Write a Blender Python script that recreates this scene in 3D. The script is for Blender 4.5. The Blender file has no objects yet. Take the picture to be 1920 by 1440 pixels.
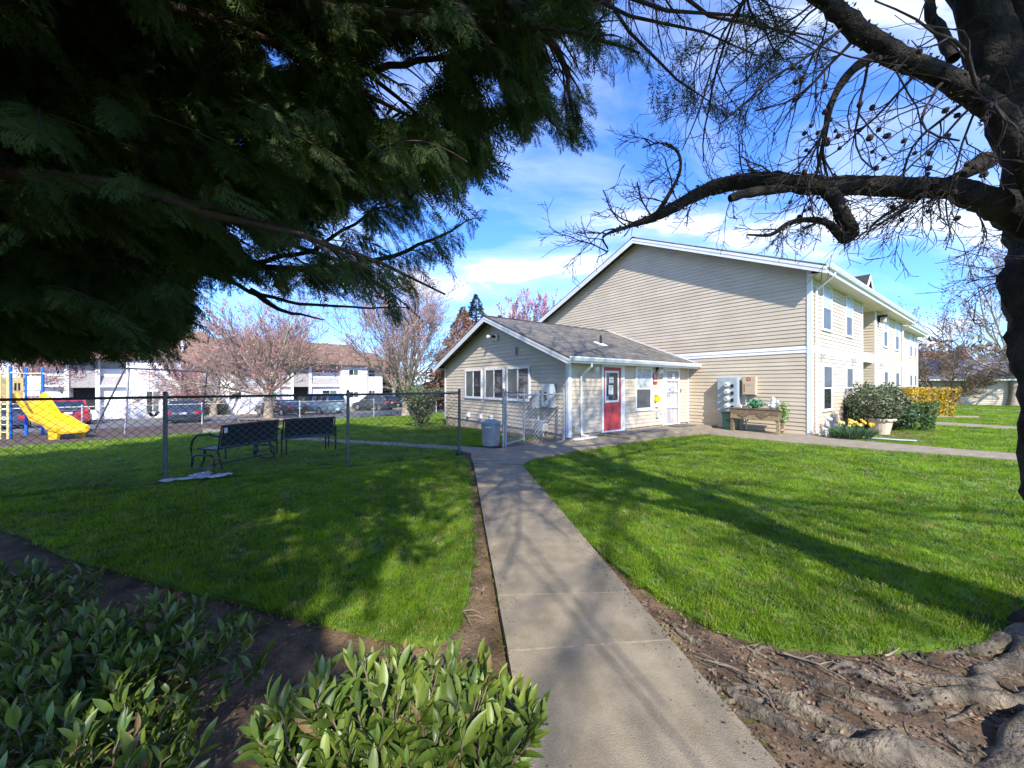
import bpy, bmesh, math, random
import numpy as np
from mathutils import Vector, Matrix, noise as mnoise

# ------------------------------------------------------------------ camera, light, exposure
scene = bpy.context.scene
col = scene.collection
R = math.radians
EYE = 1.6
FPX = 700.0                                   # focal length in pixels of the 1920-wide picture
cam = bpy.data.cameras.new('camera')
cam.sensor_width = 36.0
cam.lens = 36.0 * FPX / 1920.0
cam.clip_start, cam.clip_end = 0.05, 3000.0
camo = bpy.data.objects.new('camera', cam)
camo.location = (0, 0, EYE)
camo.rotation_euler = (R(90), 0, 0)
col.objects.link(camo)
scene.camera = camo

SUN_EL = R(40.5)
SUN_TO = Vector((0.22, -0.975, 0)).normalized()
SUN_VEC = Vector((SUN_TO.x * math.cos(SUN_EL), SUN_TO.y * math.cos(SUN_EL), math.sin(SUN_EL)))
sd = bpy.data.lights.new('sun', 'SUN')
sd.energy = 3.8
sd.angle = R(0.75)
sd.color = (1.0, 0.94, 0.84)
so = bpy.data.objects.new('sun', sd)
so.rotation_euler = SUN_VEC.to_track_quat('Z', 'Y').to_euler()
so.location = (5, -15, 20)
col.objects.link(so)

world = bpy.data.worlds.new('World')
scene.world = world
world.use_nodes = True
wt = world.node_tree
wt.nodes.clear()


def nn(t, typ, **kw):
    n = t.nodes.new(typ)
    for k, v in kw.items():
        if k in n.inputs:
            n.inputs[k].default_value = v
        else:
            setattr(n, k, v)
    return n


def build_world():
    t = wt
    L = t.links.new
    out = nn(t, 'ShaderNodeOutputWorld')
    bg = nn(t, 'ShaderNodeBackground', Strength=0.15)
    L(bg.outputs[0], out.inputs[0])
    sky = nn(t, 'ShaderNodeTexSky')
    sky.sky_type = 'NISHITA'
    sky.sun_disc = False
    sky.sun_elevation = SUN_EL
    sky.sun_rotation = math.atan2(SUN_TO.x, SUN_TO.y)
    sky.air_density = 1.0
    sky.dust_density = 0.3
    sky.ozone_density = 3.5
    tint = nn(t, 'ShaderNodeMixRGB', blend_type='MULTIPLY')
    tint.inputs[0].default_value = 1.0
    tint.inputs[2].default_value = (0.47, 0.76, 1.32, 1)
    L(sky.outputs[0], tint.inputs[1])
    tc = nn(t, 'ShaderNodeTexCoord')
    sep = nn(t, 'ShaderNodeSeparateXYZ')
    L(tc.outputs['Generated'], sep.inputs[0])
    den = nn(t, 'ShaderNodeMath', operation='ADD')
    L(sep.outputs[2], den.inputs[0]); den.inputs[1].default_value = 0.30
    mx = nn(t, 'ShaderNodeMath', operation='MAXIMUM'); mx.inputs[1].default_value = 0.05
    L(den.outputs[0], mx.inputs[0])
    dx = nn(t, 'ShaderNodeMath', operation='DIVIDE'); dy = nn(t, 'ShaderNodeMath', operation='DIVIDE')
    L(sep.outputs[0], dx.inputs[0]); L(mx.outputs[0], dx.inputs[1])
    L(sep.outputs[1], dy.inputs[0]); L(mx.outputs[0], dy.inputs[1])
    cmb = nn(t, 'ShaderNodeCombineXYZ')
    L(dx.outputs[0], cmb.inputs[0]); L(dy.outputs[0], cmb.inputs[1])
    mp = nn(t, 'ShaderNodeMapping')
    mp.inputs['Rotation'].default_value = (0, 0, R(20))
    mp.inputs['Scale'].default_value = (1.0, 1.7, 1)
    mp.inputs['Location'].default_value = (3.3, 1.9, 0)
    L(cmb.outputs[0], mp.inputs[0])
    n1 = nn(t, 'ShaderNodeTexNoise', Scale=1.35, Detail=9.0, Roughness=0.56, Distortion=0.45)
    L(mp.outputs[0], n1.inputs[0])
    n2 = nn(t, 'ShaderNodeTexNoise', Scale=0.5, Detail=3.0, Roughness=0.5)
    L(mp.outputs[0], n2.inputs[0])
    ad = nn(t, 'ShaderNodeMath', operation='MULTIPLY_ADD')
    L(n2.outputs[0], ad.inputs[0]); ad.inputs[1].default_value = 0.75
    L(n1.outputs[0], ad.inputs[2])
    rmp = nn(t, 'ShaderNodeValToRGB')
    rmp.color_ramp.elements[0].position = 0.80
    rmp.color_ramp.elements[0].color = (0, 0, 0, 1)
    rmp.color_ramp.elements[1].position = 1.16
    rmp.color_ramp.elements[1].color = (0.85, 0.85, 0.85, 1)
    e = rmp.color_ramp.elements.new(0.95); e.color = (0.36, 0.36, 0.36, 1)
    L(ad.outputs[0], rmp.inputs[0])
    mix = nn(t, 'ShaderNodeMixRGB')
    L(rmp.outputs[0], mix.inputs[0]); L(tint.outputs[0], mix.inputs[1])
    mix.inputs[2].default_value = (3.8, 4.15, 4.7, 1)
    L(mix.outputs[0], bg.inputs[0])


build_world()
vs = scene.view_settings
vs.view_transform = 'Standard'
vs.look = 'None'
vs.exposure = 1.2
vs.gamma = 1.0
vs.use_curve_mapping = False
scene.display_settings.display_device = 'sRGB'
scene.render.engine = 'CYCLES'
scene.cycles.use_denoising = True
scene.cycles.max_bounces = 6
scene.cycles.diffuse_bounces = 3
scene.cycles.transparent_max_bounces = 8

# ------------------------------------------------------------------ the lie of the land
TH = R(36.5)
U = np.array([-math.sin(TH), math.cos(TH)])   # along the gable walls, away to the left
V = np.array([math.cos(TH), math.sin(TH)])    # along the front walls, away to the right
C0 = np.array([1.63, 10.77])                  # near corner of the small annex


def P(a, b):
    return C0 + a * U + b * V


def _sp(t, k):
    return k * np.log1p(np.exp(np.clip(t / k, -40, 40))) + np.maximum(t - 40 * k, 0)


def gz(x, y):
    x = np.asarray(x, float); y = np.asarray(y, float)
    a = (x - C0[0]) * U[0] + (y - C0[1]) * U[1]
    b = (x - C0[0]) * V[0] + (y - C0[1]) * V[1]
    a2 = np.minimum(a, 60)
    return -.037 * _sp(a2 - .5, 1.0) - .010 * _sp(np.minimum(b, 80) - 9, 2.0)


def gp(px, py):
    """point of the sloping ground measured in the photograph"""
    dx, dz = (px - 960) / FPX, (720 - py) / FPX
    lo, hi = 0.3, 0.3
    while EYE + dz * hi > gz(dx * hi, hi) and hi < 300:
        lo, hi = hi, hi * 1.05
    for _ in range(30):
        m = (lo + hi) / 2
        if EYE + dz * m > gz(dx * m, m): lo = m
        else: hi = m
    return (dx * hi, hi)


def at(px, py, d):
    return Vector(((px - 960) / FPX * d, d, EYE + (720 - py) / FPX * d))


# ------------------------------------------------------------------ materials
MATS = {}


def mat(name, c, rough=.7, var=.18, scale=6., bump=0., bscale=60., spec=.4, metal=0., rnd=0., trans=0., detail=6., c2=None, coat=0., lo=.35, hi=.65, speck=0., bdist=.02):
    m = bpy.data.materials.new(name); m.use_nodes = True
    t = m.node_tree; L = t.links.new
    b = t.nodes['Principled BSDF']
    b.inputs['Roughness'].default_value = rough
    b.inputs['Specular IOR Level'].default_value = spec
    b.inputs['Metallic'].default_value = metal
    b.inputs['Coat Weight'].default_value = coat
    geo = nn(t, 'ShaderNodeNewGeometry')
    no = nn(t, 'ShaderNodeTexNoise', Scale=scale, Detail=detail, Roughness=.6)
    L(geo.outputs['Position'], no.inputs['Vector'])
    rp = nn(t, 'ShaderNodeValToRGB')
    c2 = c2 or tuple(min(1, x * (1 + var)) for x in c)
    c1 = tuple(x * (1 - var) for x in c)
    rp.color_ramp.elements[0].position = lo; rp.color_ramp.elements[1].position = hi
    rp.color_ramp.elements[0].color = (*c1, 1); rp.color_ramp.elements[1].color = (*c2, 1)
    L(no.outputs[0], rp.inputs[0])
    src = rp.outputs[0]
    if speck:
        sn = nn(t, 'ShaderNodeTexNoise', Scale=190., Detail=3.0, Roughness=.7); L(geo.outputs['Position'], sn.inputs['Vector'])
        sm = nn(t, 'ShaderNodeMapRange'); sm.inputs[1].default_value = .3; sm.inputs[2].default_value = .7; sm.inputs[3].default_value = 1 - speck; sm.inputs[4].default_value = 1 + speck
        sx = nn(t, 'ShaderNodeMixRGB', blend_type='MULTIPLY'); sx.inputs[0].default_value = 1
        L(sn.outputs[0], sm.inputs[0]); L(src, sx.inputs[1]); L(sm.outputs[0], sx.inputs[2]); src = sx.outputs[0]
    if rnd:
        oi = nn(t, 'ShaderNodeObjectInfo')
        hs = nn(t, 'ShaderNodeHueSaturation')
        ma = nn(t, 'ShaderNodeMapRange'); ma.inputs[3].default_value = 1 - rnd; ma.inputs[4].default_value = 1 + rnd
        L(oi.outputs['Random'], ma.inputs[0]); L(ma.outputs[0], hs.inputs['Value']); L(src, hs.inputs['Color'])
        src = hs.outputs[0]
    L(src, b.inputs['Base Color'])
    if bump:
        bn = nn(t, 'ShaderNodeTexNoise', Scale=bscale, Detail=5.0, Roughness=.6)
        L(geo.outputs['Position'], bn.inputs['Vector'])
        bp = nn(t, 'ShaderNodeBump', Strength=bump, Distance=bdist)
        L(bn.outputs[0], bp.inputs['Height']); L(bp.outputs[0], b.inputs['Normal'])
    if trans:
        tr = nn(t, 'ShaderNodeBsdfTranslucent')
        mixc = nn(t, 'ShaderNodeMixRGB', blend_type='MULTIPLY'); mixc.inputs[0].default_value = 1
        mixc.inputs[2].default_value = (1.25, 1.3, .7, 1)
        L(src, mixc.inputs[1]); L(mixc.outputs[0], tr.inputs[0])
        ms = nn(t, 'ShaderNodeMixShader'); ms.inputs[0].default_value = trans
        L(b.outputs[0], ms.inputs[1]); L(tr.outputs[0], ms.inputs[2])
        L(ms.outputs[0], t.nodes['Material Output'].inputs[0])
    MATS[name] = m
    return m


def glass(name, c, rough=.04):
    m = mat(name, c, rough=rough, var=.25, scale=1.2, spec=.9)
    return m


SIDING = mat('vinyl_siding', (.55, .465, .35), rough=.55, var=.07, scale=1.3, rnd=.035, spec=.35, bump=.05, bscale=90)
WHITE = mat('white_trim', (.74, .75, .75), rough=.45, var=.05, scale=3)
GUTTER = mat('gutter_metal', (.70, .72, .71), rough=.35, var=.08, scale=5)
SOFFIT = mat('soffit', (.62, .58, .50), rough=.6, var=.06)
CONCRETE = mat('concrete', (.235, .193, .128), rough=.9, var=.22, scale=5.0, bump=.5, bscale=170, c2=(.31, .26, .182), rnd=.05, detail=14, lo=.3, hi=.7, speck=.22)
FOUND = mat('foundation', (.40, .33, .25), rough=.9, var=.2, scale=4, bump=.3)
SOIL = mat('soil', (.125, .075, .040), rough=.95, var=.45, scale=5, bump=.9, bscale=45, c2=(.21, .14, .085), detail=12)
MULCH = mat('bark_mulch', (.075, .052, .040), rough=.95, var=.45, scale=9, bump=.9, bscale=25, c2=(.12, .085, .062))
BARKCHIP = mat('bark_chips', (.26, .17, .10), rough=.95, var=.35, scale=6, bump=.8, bscale=25)
TURF = mat('turf_soil', (.11, .20, .014), rough=.95, var=.35, scale=2.2, bump=.8, bscale=70, c2=(.16, .27, .02), detail=10)
BLADE_DRY = mat('dry_blade', (.30, .27, .09), rough=.6, var=.25, scale=3, trans=.3)
BLADE_DARK = mat('clover', (.055, .135, .025), rough=.5, var=.25, scale=3, trans=.3)
BLADE = mat('grass_blade', (.17, .285, .012), rough=.5, var=.32, scale=.9, c2=(.25, .385, .022), trans=.45, spec=.25, detail=8)
ASPHALT = mat('asphalt', (.115, .115, .12), rough=.9, var=.15, scale=2, bump=.3, bscale=80)
GLASS = glass('window_glass', (.028, .034, .036))
GLASS_L = glass('window_glass_curtained', (.10, .125, .115), .12)
GLASS_B = mat('window_screen', (.085, .09, .095), rough=.35, var=.2, scale=2, spec=.5)
BLIND = mat('window_blind', (.36, .42, .44), rough=.25, var=.3, scale=7, spec=.7, c2=(.5, .56, .6))
DARK = mat('dark_void', (.02, .02, .022), rough=.8)
RED = mat('red_door_paint', (.44, .055, .062), rough=.5, var=.08)
SIGNRED = mat('sign_red', (.33, .04, .05), rough=.5)
PAPER = mat('paper', (.78, .78, .76), rough=.7, var=.05)
PRINT = mat('print_grey', (.22, .23, .25), rough=.7)
STICKER = mat('sticker_blue', (.12, .32, .60), rough=.5)
YELLOW = mat('yellow_plastic', (.75, .58, .02), rough=.4)
BLACK = mat('black_metal', (.018, .018, .02), rough=.45)
SLING = mat('black_sling', (.016, .022, .028), rough=.6, var=.2, scale=30)
SEATSLING = mat('grey_sling', (.10, .13, .17), rough=.5, var=.2, scale=30)
GALV = mat('galvanised', (.36, .375, .38), rough=.42, var=.15, scale=12, metal=.3)
DGALV = mat('weathered_galvanised', (.12, .125, .13), rough=.45, var=.2, scale=12, metal=.55)
WIRE = mat('fence_wire', (.16, .17, .175), rough=.45, var=.2, metal=.5)
CAN = mat('can_zinc', (.33, .345, .35), rough=.45, var=.12, scale=8, metal=.15)
BOXGREY = mat('utility_grey', (.33, .40, .44), rough=.5, var=.06)
BOXLIGHT = mat('utility_light', (.46, .48, .47), rough=.5, var=.1)
BOXTAN = mat('utility_tan', (.50, .40, .28), rough=.55, var=.06)
RUST = mat('rusty_pipe', (.28, .13, .08), rough=.8, var=.3, scale=15)
PIPEW = mat('conduit', (.55, .54, .50), rough=.5, var=.1)
WOOD = mat('weathered_wood', (.19, .135, .085), rough=.8, var=.3, scale=14, bump=.3)
WOOD_L = mat('pale_wood', (.30, .22, .13), rough=.8, var=.25, scale=14)
BIN = mat('bin_green', (.085, .20, .145), rough=.55)
BINLID = mat('bin_lid', (.03, .05, .05), rough=.5)
CLAYPOT = mat('cream_pot', (.55, .46, .33), rough=.6, var=.08)
STATUE = mat('white_stone', (.74, .72, .68), rough=.7, var=.08)
HOSE = mat('hose_green', (.30, .42, .36), rough=.5)
APTWALL = mat('white_boards', (.74, .76, .80), rough=.7, var=.04, scale=1.5)
APTSH = mat('grey_shingle', (.30, .29, .29), rough=.9, var=.15, scale=8)
APTTRIM = mat('apartment_trim', (.78, .79, .80), rough=.6)
PLAYBLUE = mat('play_blue', (.02, .13, .60), rough=.35)
PLAYYEL = mat('play_yellow', (.80, .46, .012), rough=.35, var=.06)
PLAYCREAM = mat('play_cream', (.78, .66, .28), rough=.4)
PLAYRED = mat('play_red', (.45, .03, .03), rough=.4)
STEEL = mat('swing_steel', (.13, .13, .16), rough=.45, var=.2, metal=.3)
RUBBER = mat('rubber', (.012, .012, .013), rough=.7)
RIM = mat('wheel_rim', (.40, .41, .43), rough=.3, metal=.7)
CARGLASS = mat('car_glass', (.02, .028, .035), rough=.03, spec=1.0, var=.1)
TAIL = mat('tail_light', (.50, .015, .015), rough=.2)
PLATE = mat('number_plate', (.60, .66, .70), rough=.4)
CHROME = mat('chrome_trim', (.62, .63, .65), rough=.2, metal=.9)
STRING = mat('mop_string', (.62, .63, .66), rough=.9, var=.2, scale=40)
STRINGB = mat('blue_cloth', (.08, .16, .30), rough=.9)
BARK = mat('mossy_bark', (.016, .013, .011), rough=.95, var=.5, scale=9, bump=1.0, bscale=22, bdist=.06, c2=(.042, .036, .028), detail=10)
ROOTM = mat('root_bark', (.17, .135, .095), rough=.95, var=.55, scale=10, bump=1.0, bscale=30, bdist=.06, c2=(.30, .25, .18), detail=10)
TWIG = mat('dark_twig', (.045, .034, .030), rough=.9, var=.35, scale=12)
SEED = mat('seed_balls', (.040, .026, .024), rough=.9)
CEDAR = mat('cedar_needles', (.042, .074, .024), rough=.7, var=.35, scale=2.0, c2=(.07, .112, .032), trans=.18, spec=.2)
CEDARWOOD = mat('cedar_wood', (.055, .038, .028), rough=.95, var=.3)
PALEBARK = mat('pale_bark', (.30, .25, .19), rough=.9, var=.3, scale=6, bump=.5)
PALETWIG = mat('pale_twig', (.29, .225, .185), rough=.9, var=.3, scale=2)
PINKTWIG = mat('pink_twig', (.31, .20, .19), rough=.9, var=.3, scale=1)
REDBUD = mat('red_buds', (.46, .20, .20), rough=.8, var=.35, scale=1)
OLIVETWIG = mat('olive_twig', (.20, .155, .095), rough=.9, var=.3, scale=1)
RUSTTWIG = mat('rust_twig', (.25, .12, .085), rough=.9, var=.3, scale=1)
SPRUCE = mat('spruce_needles', (.035, .055, .035), rough=.8, var=.3, scale=1)
RUSTLEAF = mat('rusty_needles', (.17, .085, .050), rough=.8, var=.35, scale=1)
LAUREL = mat('laurel_leaf', (.070, .130, .018), rough=.40, var=.3, scale=9, c2=(.13, .20, .03), trans=.22, spec=.5, rnd=.3)
LAURELY = mat('laurel_young', (.17, .225, .035), rough=.42, var=.2, scale=9, trans=.28, spec=.5, rnd=.2)
LAURELB = mat('laurel_dead_leaf', (.20, .13, .05), rough=.6, var=.3, scale=9)
LAURELSTEM = mat('laurel_stem', (.20, .15, .10), rough=.8, var=.3, scale=20)
RHODO = mat('rhododendron_leaf', (.050, .085, .035), rough=.4, var=.4, scale=3, trans=.12)
RHODOL = mat('pale_shrub_leaf', (.15, .17, .09), rough=.5, var=.4, scale=4, trans=.1)
BOXLEAF = mat('hedge_leaf', (.050, .110, .030), rough=.5, var=.4, scale=4, trans=.12)
FORSY = mat('yellow_blossom', (.56, .40, .030), rough=.7, var=.25, scale=3, trans=.15)
FORSTWIG = mat('brown_twig', (.22, .13, .055), rough=.9, var=.3, scale=4)
DAFFL = mat('daffodil_leaf', (.070, .145, .065), rough=.5, var=.2, scale=5, trans=.15)
DAFFF = mat('daffodil_flower', (.80, .48, .02), rough=.6, var=.12)
DAFFP = mat('daffodil_pale', (.80, .68, .20), rough=.6, var=.12)
DRYTWIG = mat('dry_twig', (.24, .19, .14), rough=.9, var=.3, scale=20)
LITTER = mat('leaf_litter', (.17, .11, .075), rough=.95, var=.5, scale=30, c2=(.30, .22, .16))
GREYROOF = mat('garage_roof', (.15, .16, .175), rough=.9, var=.12, scale=4)
DEADGRASS = mat('ornamental_grass', (.17, .20, .05), rough=.8, var=.3, scale=3)


def shingle(name, c, bw=.30, bh=.14):
    m = mat(name, c, rough=.92, var=.22, scale=5, bump=.0)
    t = m.node_tree; L = t.links.new
    b = t.nodes['Principled BSDF']
    uv = nn(t, 'ShaderNodeUVMap')
    br = nn(t, 'ShaderNodeTexBrick', Scale=1.0)
    br.inputs['Brick Width'].default_value = bw; br.inputs['Row Height'].default_value = bh
    br.inputs['Mortar Size'].default_value = .006; br.inputs['Bias'].default_value = 0
    br.inputs['Color1'].default_value = (.62, .62, .62, 1); br.inputs['Color2'].default_value = (1.25, 1.22, 1.18, 1)
    br.inputs['Mortar'].default_value = (.30, .30, .30, 1)
    L(uv.outputs[0], br.inputs[0])
    mu = nn(t, 'ShaderNodeMixRGB', blend_type='MULTIPLY'); mu.inputs[0].default_value = 1
    old = b.inputs['Base Color'].links[0].from_socket
    L(old, mu.inputs[1]); L(br.outputs[0], mu.inputs[2]); L(mu.outputs[0], b.inputs['Base Color'])
    bp = nn(t, 'ShaderNodeBump', Strength=.5, Distance=.012)
    L(br.outputs['Fac'], bp.inputs['Height']); bp.invert = True
    L(bp.outputs[0], b.inputs['Normal'])
    return m


ROOF = shingle('roof_shingles', (.130, .122, .108))
APTROOF = shingle('brown_shake_roof', (.20, .125, .088), .25, .18)

# ------------------------------------------------------------------ mesh helpers
ORG = {}


def prep(o, parent=None, kind=None, label=None, cat=None, group=None):
    col.objects.link(o)
    if parent is not None: o.parent = parent
    if kind: o['kind'] = kind
    if label: o['label'] = label
    if cat: o['category'] = cat
    if group: o['group'] = group
    return o


def thing(name, label, cat, loc=(0, 0, 0), rz=0., group=None, org=None):
    o = bpy.data.objects.new(name, None)
    o.empty_display_size = .2
    o.location = loc; o.rotation_euler = (0, 0, rz)
    prep(o, None, None, label, cat, group)
    if org: ORG[o.name] = org
    return o


def bthing(name, label, cat, a, b, z=0., group=None):
    """a thing squared up with the buildings; its shapes are given as (b, a, z)"""
    p = P(a, b)
    return thing(name, label, cat, (p[0], p[1], z), TH, group, org=(b, a, z))


def org_of(o):
    while o is not None:
        if o.name in ORG: return ORG[o.name]
        o = o.parent
    return None


class M:
    def __init__(s): s.v = []; s.f = []; s.mi = []; s.uv = {}

    def add(s, vs, fs, mi=0):
        n = len(s.v); s.v += [tuple(v) for v in vs]
        s.f += [tuple(i + n for i in f) for f in fs]; s.mi += [mi] * len(fs)
        return s

    def box(s, x0, x1, y0, y1, z0, z1, mi=0):
        return s.add([(x0, y0, z0), (x1, y0, z0), (x1, y1, z0), (x0, y1, z0), (x0, y0, z1), (x1, y0, z1), (x1, y1, z1), (x0, y1, z1)],
                     [(0, 3, 2, 1), (4, 5, 6, 7), (0, 1, 5, 4), (1, 2, 6, 5), (2, 3, 7, 6), (3, 0, 4, 7)], mi)

    def hexa(s, p, mi=0):
        return s.add(p, [(0, 3, 2, 1), (4, 5, 6, 7), (0, 1, 5, 4), (1, 2, 6, 5), (2, 3, 7, 6), (3, 0, 4, 7)], mi)

    def prism(s, poly, ext, mi=0):
        """poly: 3D points, ext: offset vector"""
        n = len(poly); e = Vector(ext)
        vs = [Vector(p) for p in poly]; vs = vs + [p + e for p in vs]
        fs = [tuple(range(n))[::-1], tuple(range(n, 2 * n))] + [(i, (i + 1) % n, n + (i + 1) % n, n + i) for i in range(n)]
        return s.add(vs, fs, mi)

    def tube(s, pts, r, k=6, mi=0, cap=True):
        pts = [Vector(p) for p in pts]
        rr = list(r) if hasattr(r, '__len__') else [r] * len(pts)
        d = pts[-1] - pts[0]
        if d.length < 1e-6: d = pts[1] - pts[0]
        ref = Vector((0, 0, 1)) if abs(d.normalized().z) < .8 else Vector((1, 0, 0))
        vs = []; fs = []
        for i, p in enumerate(pts):
            t = (pts[min(i + 1, len(pts) - 1)] - pts[max(i - 1, 0)])
            t = t.normalized() if t.length > 1e-9 else d.normalized()
            x = t.cross(ref)
            if x.length < 1e-3: x = t.cross(Vector((0, 1, 0)))
            x.normalize(); y = t.cross(x)
            for j in range(k):
                an = 2 * math.pi * j / k
                vs.append(p + (x * math.cos(an) + y * math.sin(an)) * rr[i])
        for i in range(len(pts) - 1):
            for j in range(k):
                fs.append((i * k + j, i * k + (j + 1) % k, (i + 1) * k + (j + 1) % k, (i + 1) * k + j))
        if cap:
            fs.append(tuple(range(k))[::-1]); fs.append(tuple(range((len(pts) - 1) * k, len(pts) * k)))
        return s.add(vs, fs, mi)

    def lathe(s, prof, c=(0, 0, 0), k=16, mi=0):
        vs = []; fs = []
        for r, z in prof:
            for j in range(k):
                an = 2 * math.pi * j / k
                vs.append((c[0] + r * math.cos(an), c[1] + r * math.sin(an), c[2] + z))
        for i in range(len(prof) - 1):
            for j in range(k):
                fs.append((i * k + j, i * k + (j + 1) % k, (i + 1) * k + (j + 1) % k, (i + 1) * k + j))
        fs.append(tuple(range(k))[::-1]); fs.append(tuple(range((len(prof) - 1) * k, len(prof) * k)))
        return s.add(vs, fs, mi)

    def ball(s, c, r, k=8, mi=0, sc=(1, 1, 1)):
        n = max(4, k // 2)
        vs = [(c[0], c[1], c[2] - r * sc[2])]; fs = []
        for i in range(1, n):
            ph = math.pi * i / n
            for j in range(k):
                an = 2 * math.pi * j / k
                vs.append((c[0] + r * sc[0] * math.sin(ph) * math.cos(an), c[1] + r * sc[1] * math.sin(ph) * math.sin(an), c[2] - r * sc[2] * math.cos(ph)))
        vs.append((c[0], c[1], c[2] + r * sc[2]))
        for j in range(k): fs.append((0, 1 + (j + 1) % k, 1 + j))
        for i in range(n - 2):
            for j in range(k):
                a = 1 + i * k
                fs.append((a + j, a + (j + 1) % k, a + k + (j + 1) % k, a + k + j))
        a = 1 + (n - 2) * k
        for j in range(k): fs.append((a + j, a + (j + 1) % k, len(vs) - 1))
        return s.add(vs, fs, mi)

    def quad(s, a, b, c, d, mi=0): return s.add([a, b, c, d], [(0, 1, 2, 3)], mi)

    def mesh(s, name, mats, smooth=False, off=None):
        me = bpy.data.meshes.new(name)
        v = s.v if off is None else [(x - off[0], y - off[1], z - off[2]) for x, y, z in s.v]
        me.from_pydata(v, [], s.f)
        for m in (mats if isinstance(mats, (list, tuple)) else [mats]): me.materials.append(m)
        if any(s.mi): me.polygons.foreach_set('material_index', s.mi)
        if smooth: me.polygons.foreach_set('use_smooth', [True] * len(me.polygons))
        me.update()
        return me

    def build(s, name, mats, parent=None, kind=None, label=None, cat=None, group=None, smooth=False, loc=None, rz=None):
        off = org_of(parent) if parent is not None else None
        me = s.mesh(name, mats, smooth, off)
        o = bpy.data.objects.new(name, me)
        if loc is not None: o.location = loc
        if rz is not None: o.rotation_euler = (0, 0, rz)
        return prep(o, parent, kind, label, cat, group)


def np_obj(name, Vv, F, mats, parent=None, kind=None, smooth=False, fm=None, **kw):
    """large mesh from arrays; F is (n,3) or (n,4)"""
    Vv = np.asarray(Vv, np.float32); F = np.asarray(F, np.int32)
    me = bpy.data.meshes.new(name)
    me.vertices.add(len(Vv)); me.vertices.foreach_set('co', Vv.ravel())
    n, k = F.shape
    me.loops.add(n * k); me.loops.foreach_set('vertex_index', F.ravel())
    me.polygons.add(n)
    me.polygons.foreach_set('loop_start', np.arange(0, n * k, k, dtype=np.int32))
    if fm is not None: me.polygons.foreach_set('material_index', np.asarray(fm, np.int32))
    if smooth: me.polygons.foreach_set('use_smooth', np.ones(n, bool))
    for m in (mats if isinstance(mats, (list, tuple)) else [mats]): me.materials.append(m)
    me.update(calc_edges=True)
    o = bpy.data.objects.new(name, me)
    return prep(o, parent, kind, **kw)


def tubes(lines, k=4):
    """many polylines [(pts Nx3, radii N)] -> quads"""
    VV = []; FF = []; n0 = 0
    for pts, rr in lines:
        pts = np.asarray(pts, float); rr = np.asarray(rr, float); n = len(pts)
        t = np.gradient(pts, axis=0)
        t /= np.linalg.norm(t, axis=1, keepdims=True) + 1e-9
        d = pts[-1] - pts[0]
        ref = np.array([0, 0, 1.]) if abs(d[2]) < .8 * np.linalg.norm(d) else np.array([1., 0, 0])
        x = np.cross(t, ref); x /= np.linalg.norm(x, axis=1, keepdims=True) + 1e-9
        y = np.cross(t, x)
        an = 2 * np.pi * np.arange(k) / k
        ring = pts[:, None, :] + rr[:, None, None] * (x[:, None, :] * np.cos(an)[None, :, None] + y[:, None, :] * np.sin(an)[None, :, None])
        VV.append(ring.reshape(-1, 3))
        i = np.arange(n - 1)[:, None] * k; j = np.arange(k)[None, :]; j2 = (j + 1) % k
        FF.append((np.stack([i + j, i + j2, i + k + j2, i + k + j], -1).reshape(-1, 4)) + n0)
        n0 += n * k
    if not VV: return np.zeros((0, 3)), np.zeros((0, 4), int)
    return np.concatenate(VV), np.concatenate(FF)


def drape(name, poly, mats, off=0., step=1.0, skirt=.08, rough=0., kind='structure', noise_s=3., parent=None, uvs=False):
    """a sheet laid over the sloping ground inside a polygon"""
    bm = bmesh.new()
    f = bm.faces.new([bm.verts.new((x, y, 0)) for x, y in poly])
    if f.normal.z < 0: f.normal_flip()
    xs = [p[0] for p in poly]; ys = [p[1] for p in poly]
    for ax, lo, hi in ((0, min(xs), max(xs)), (1, min(ys), max(ys))):
        c = math.floor(lo / step) * step + step
        while c < hi:
            no = Vector((1, 0, 0)) if ax == 0 else Vector((0, 1, 0))
            bmesh.ops.bisect_plane(bm, geom=bm.verts[:] + bm.edges[:] + bm.faces[:], plane_co=no * c, plane_no=no)
            c += step
    bmesh.ops.triangulate(bm, faces=[f for f in bm.faces if len(f.verts) > 4])
    bound = [e for e in bm.edges if e.is_boundary]
    bv = set(v for e in bound for v in e.verts)
    for v in bm.verts:
        z = float(gz(v.co.x, v.co.y)) + off
        if rough:
            q = Vector((v.co.x * noise_s, v.co.y * noise_s, .3))
            z += rough * (mnoise.noise(q) + .5 * mnoise.noise(q * 2.7))
        v.co.z = z
    if skirt:
        ret = bmesh.ops.extrude_edge_only(bm, edges=bound)
        for v in [g for g in ret['geom'] if isinstance(g, bmesh.types.BMVert)]: v.co.z -= skirt
    bmesh.ops.recalc_face_normals(bm, faces=bm.faces[:])
    me = bpy.data.meshes.new(name); bm.to_mesh(me); bm.free()
    me.materials.append(mats)
    o = bpy.data.objects.new(name, me)
    return prep(o, parent, kind)


def inside(poly, x, y):
    c = np.zeros(len(x), bool); n = len(poly)
    for i in range(n):
        x0, y0 = poly[i]; x1, y1 = poly[(i + 1) % n]
        cond = ((y0 > y) != (y1 > y)) & (x < (x1 - x0) * (y - y0) / (y1 - y0 + 1e-12) + x0)
        c ^= cond
    return c


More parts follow.
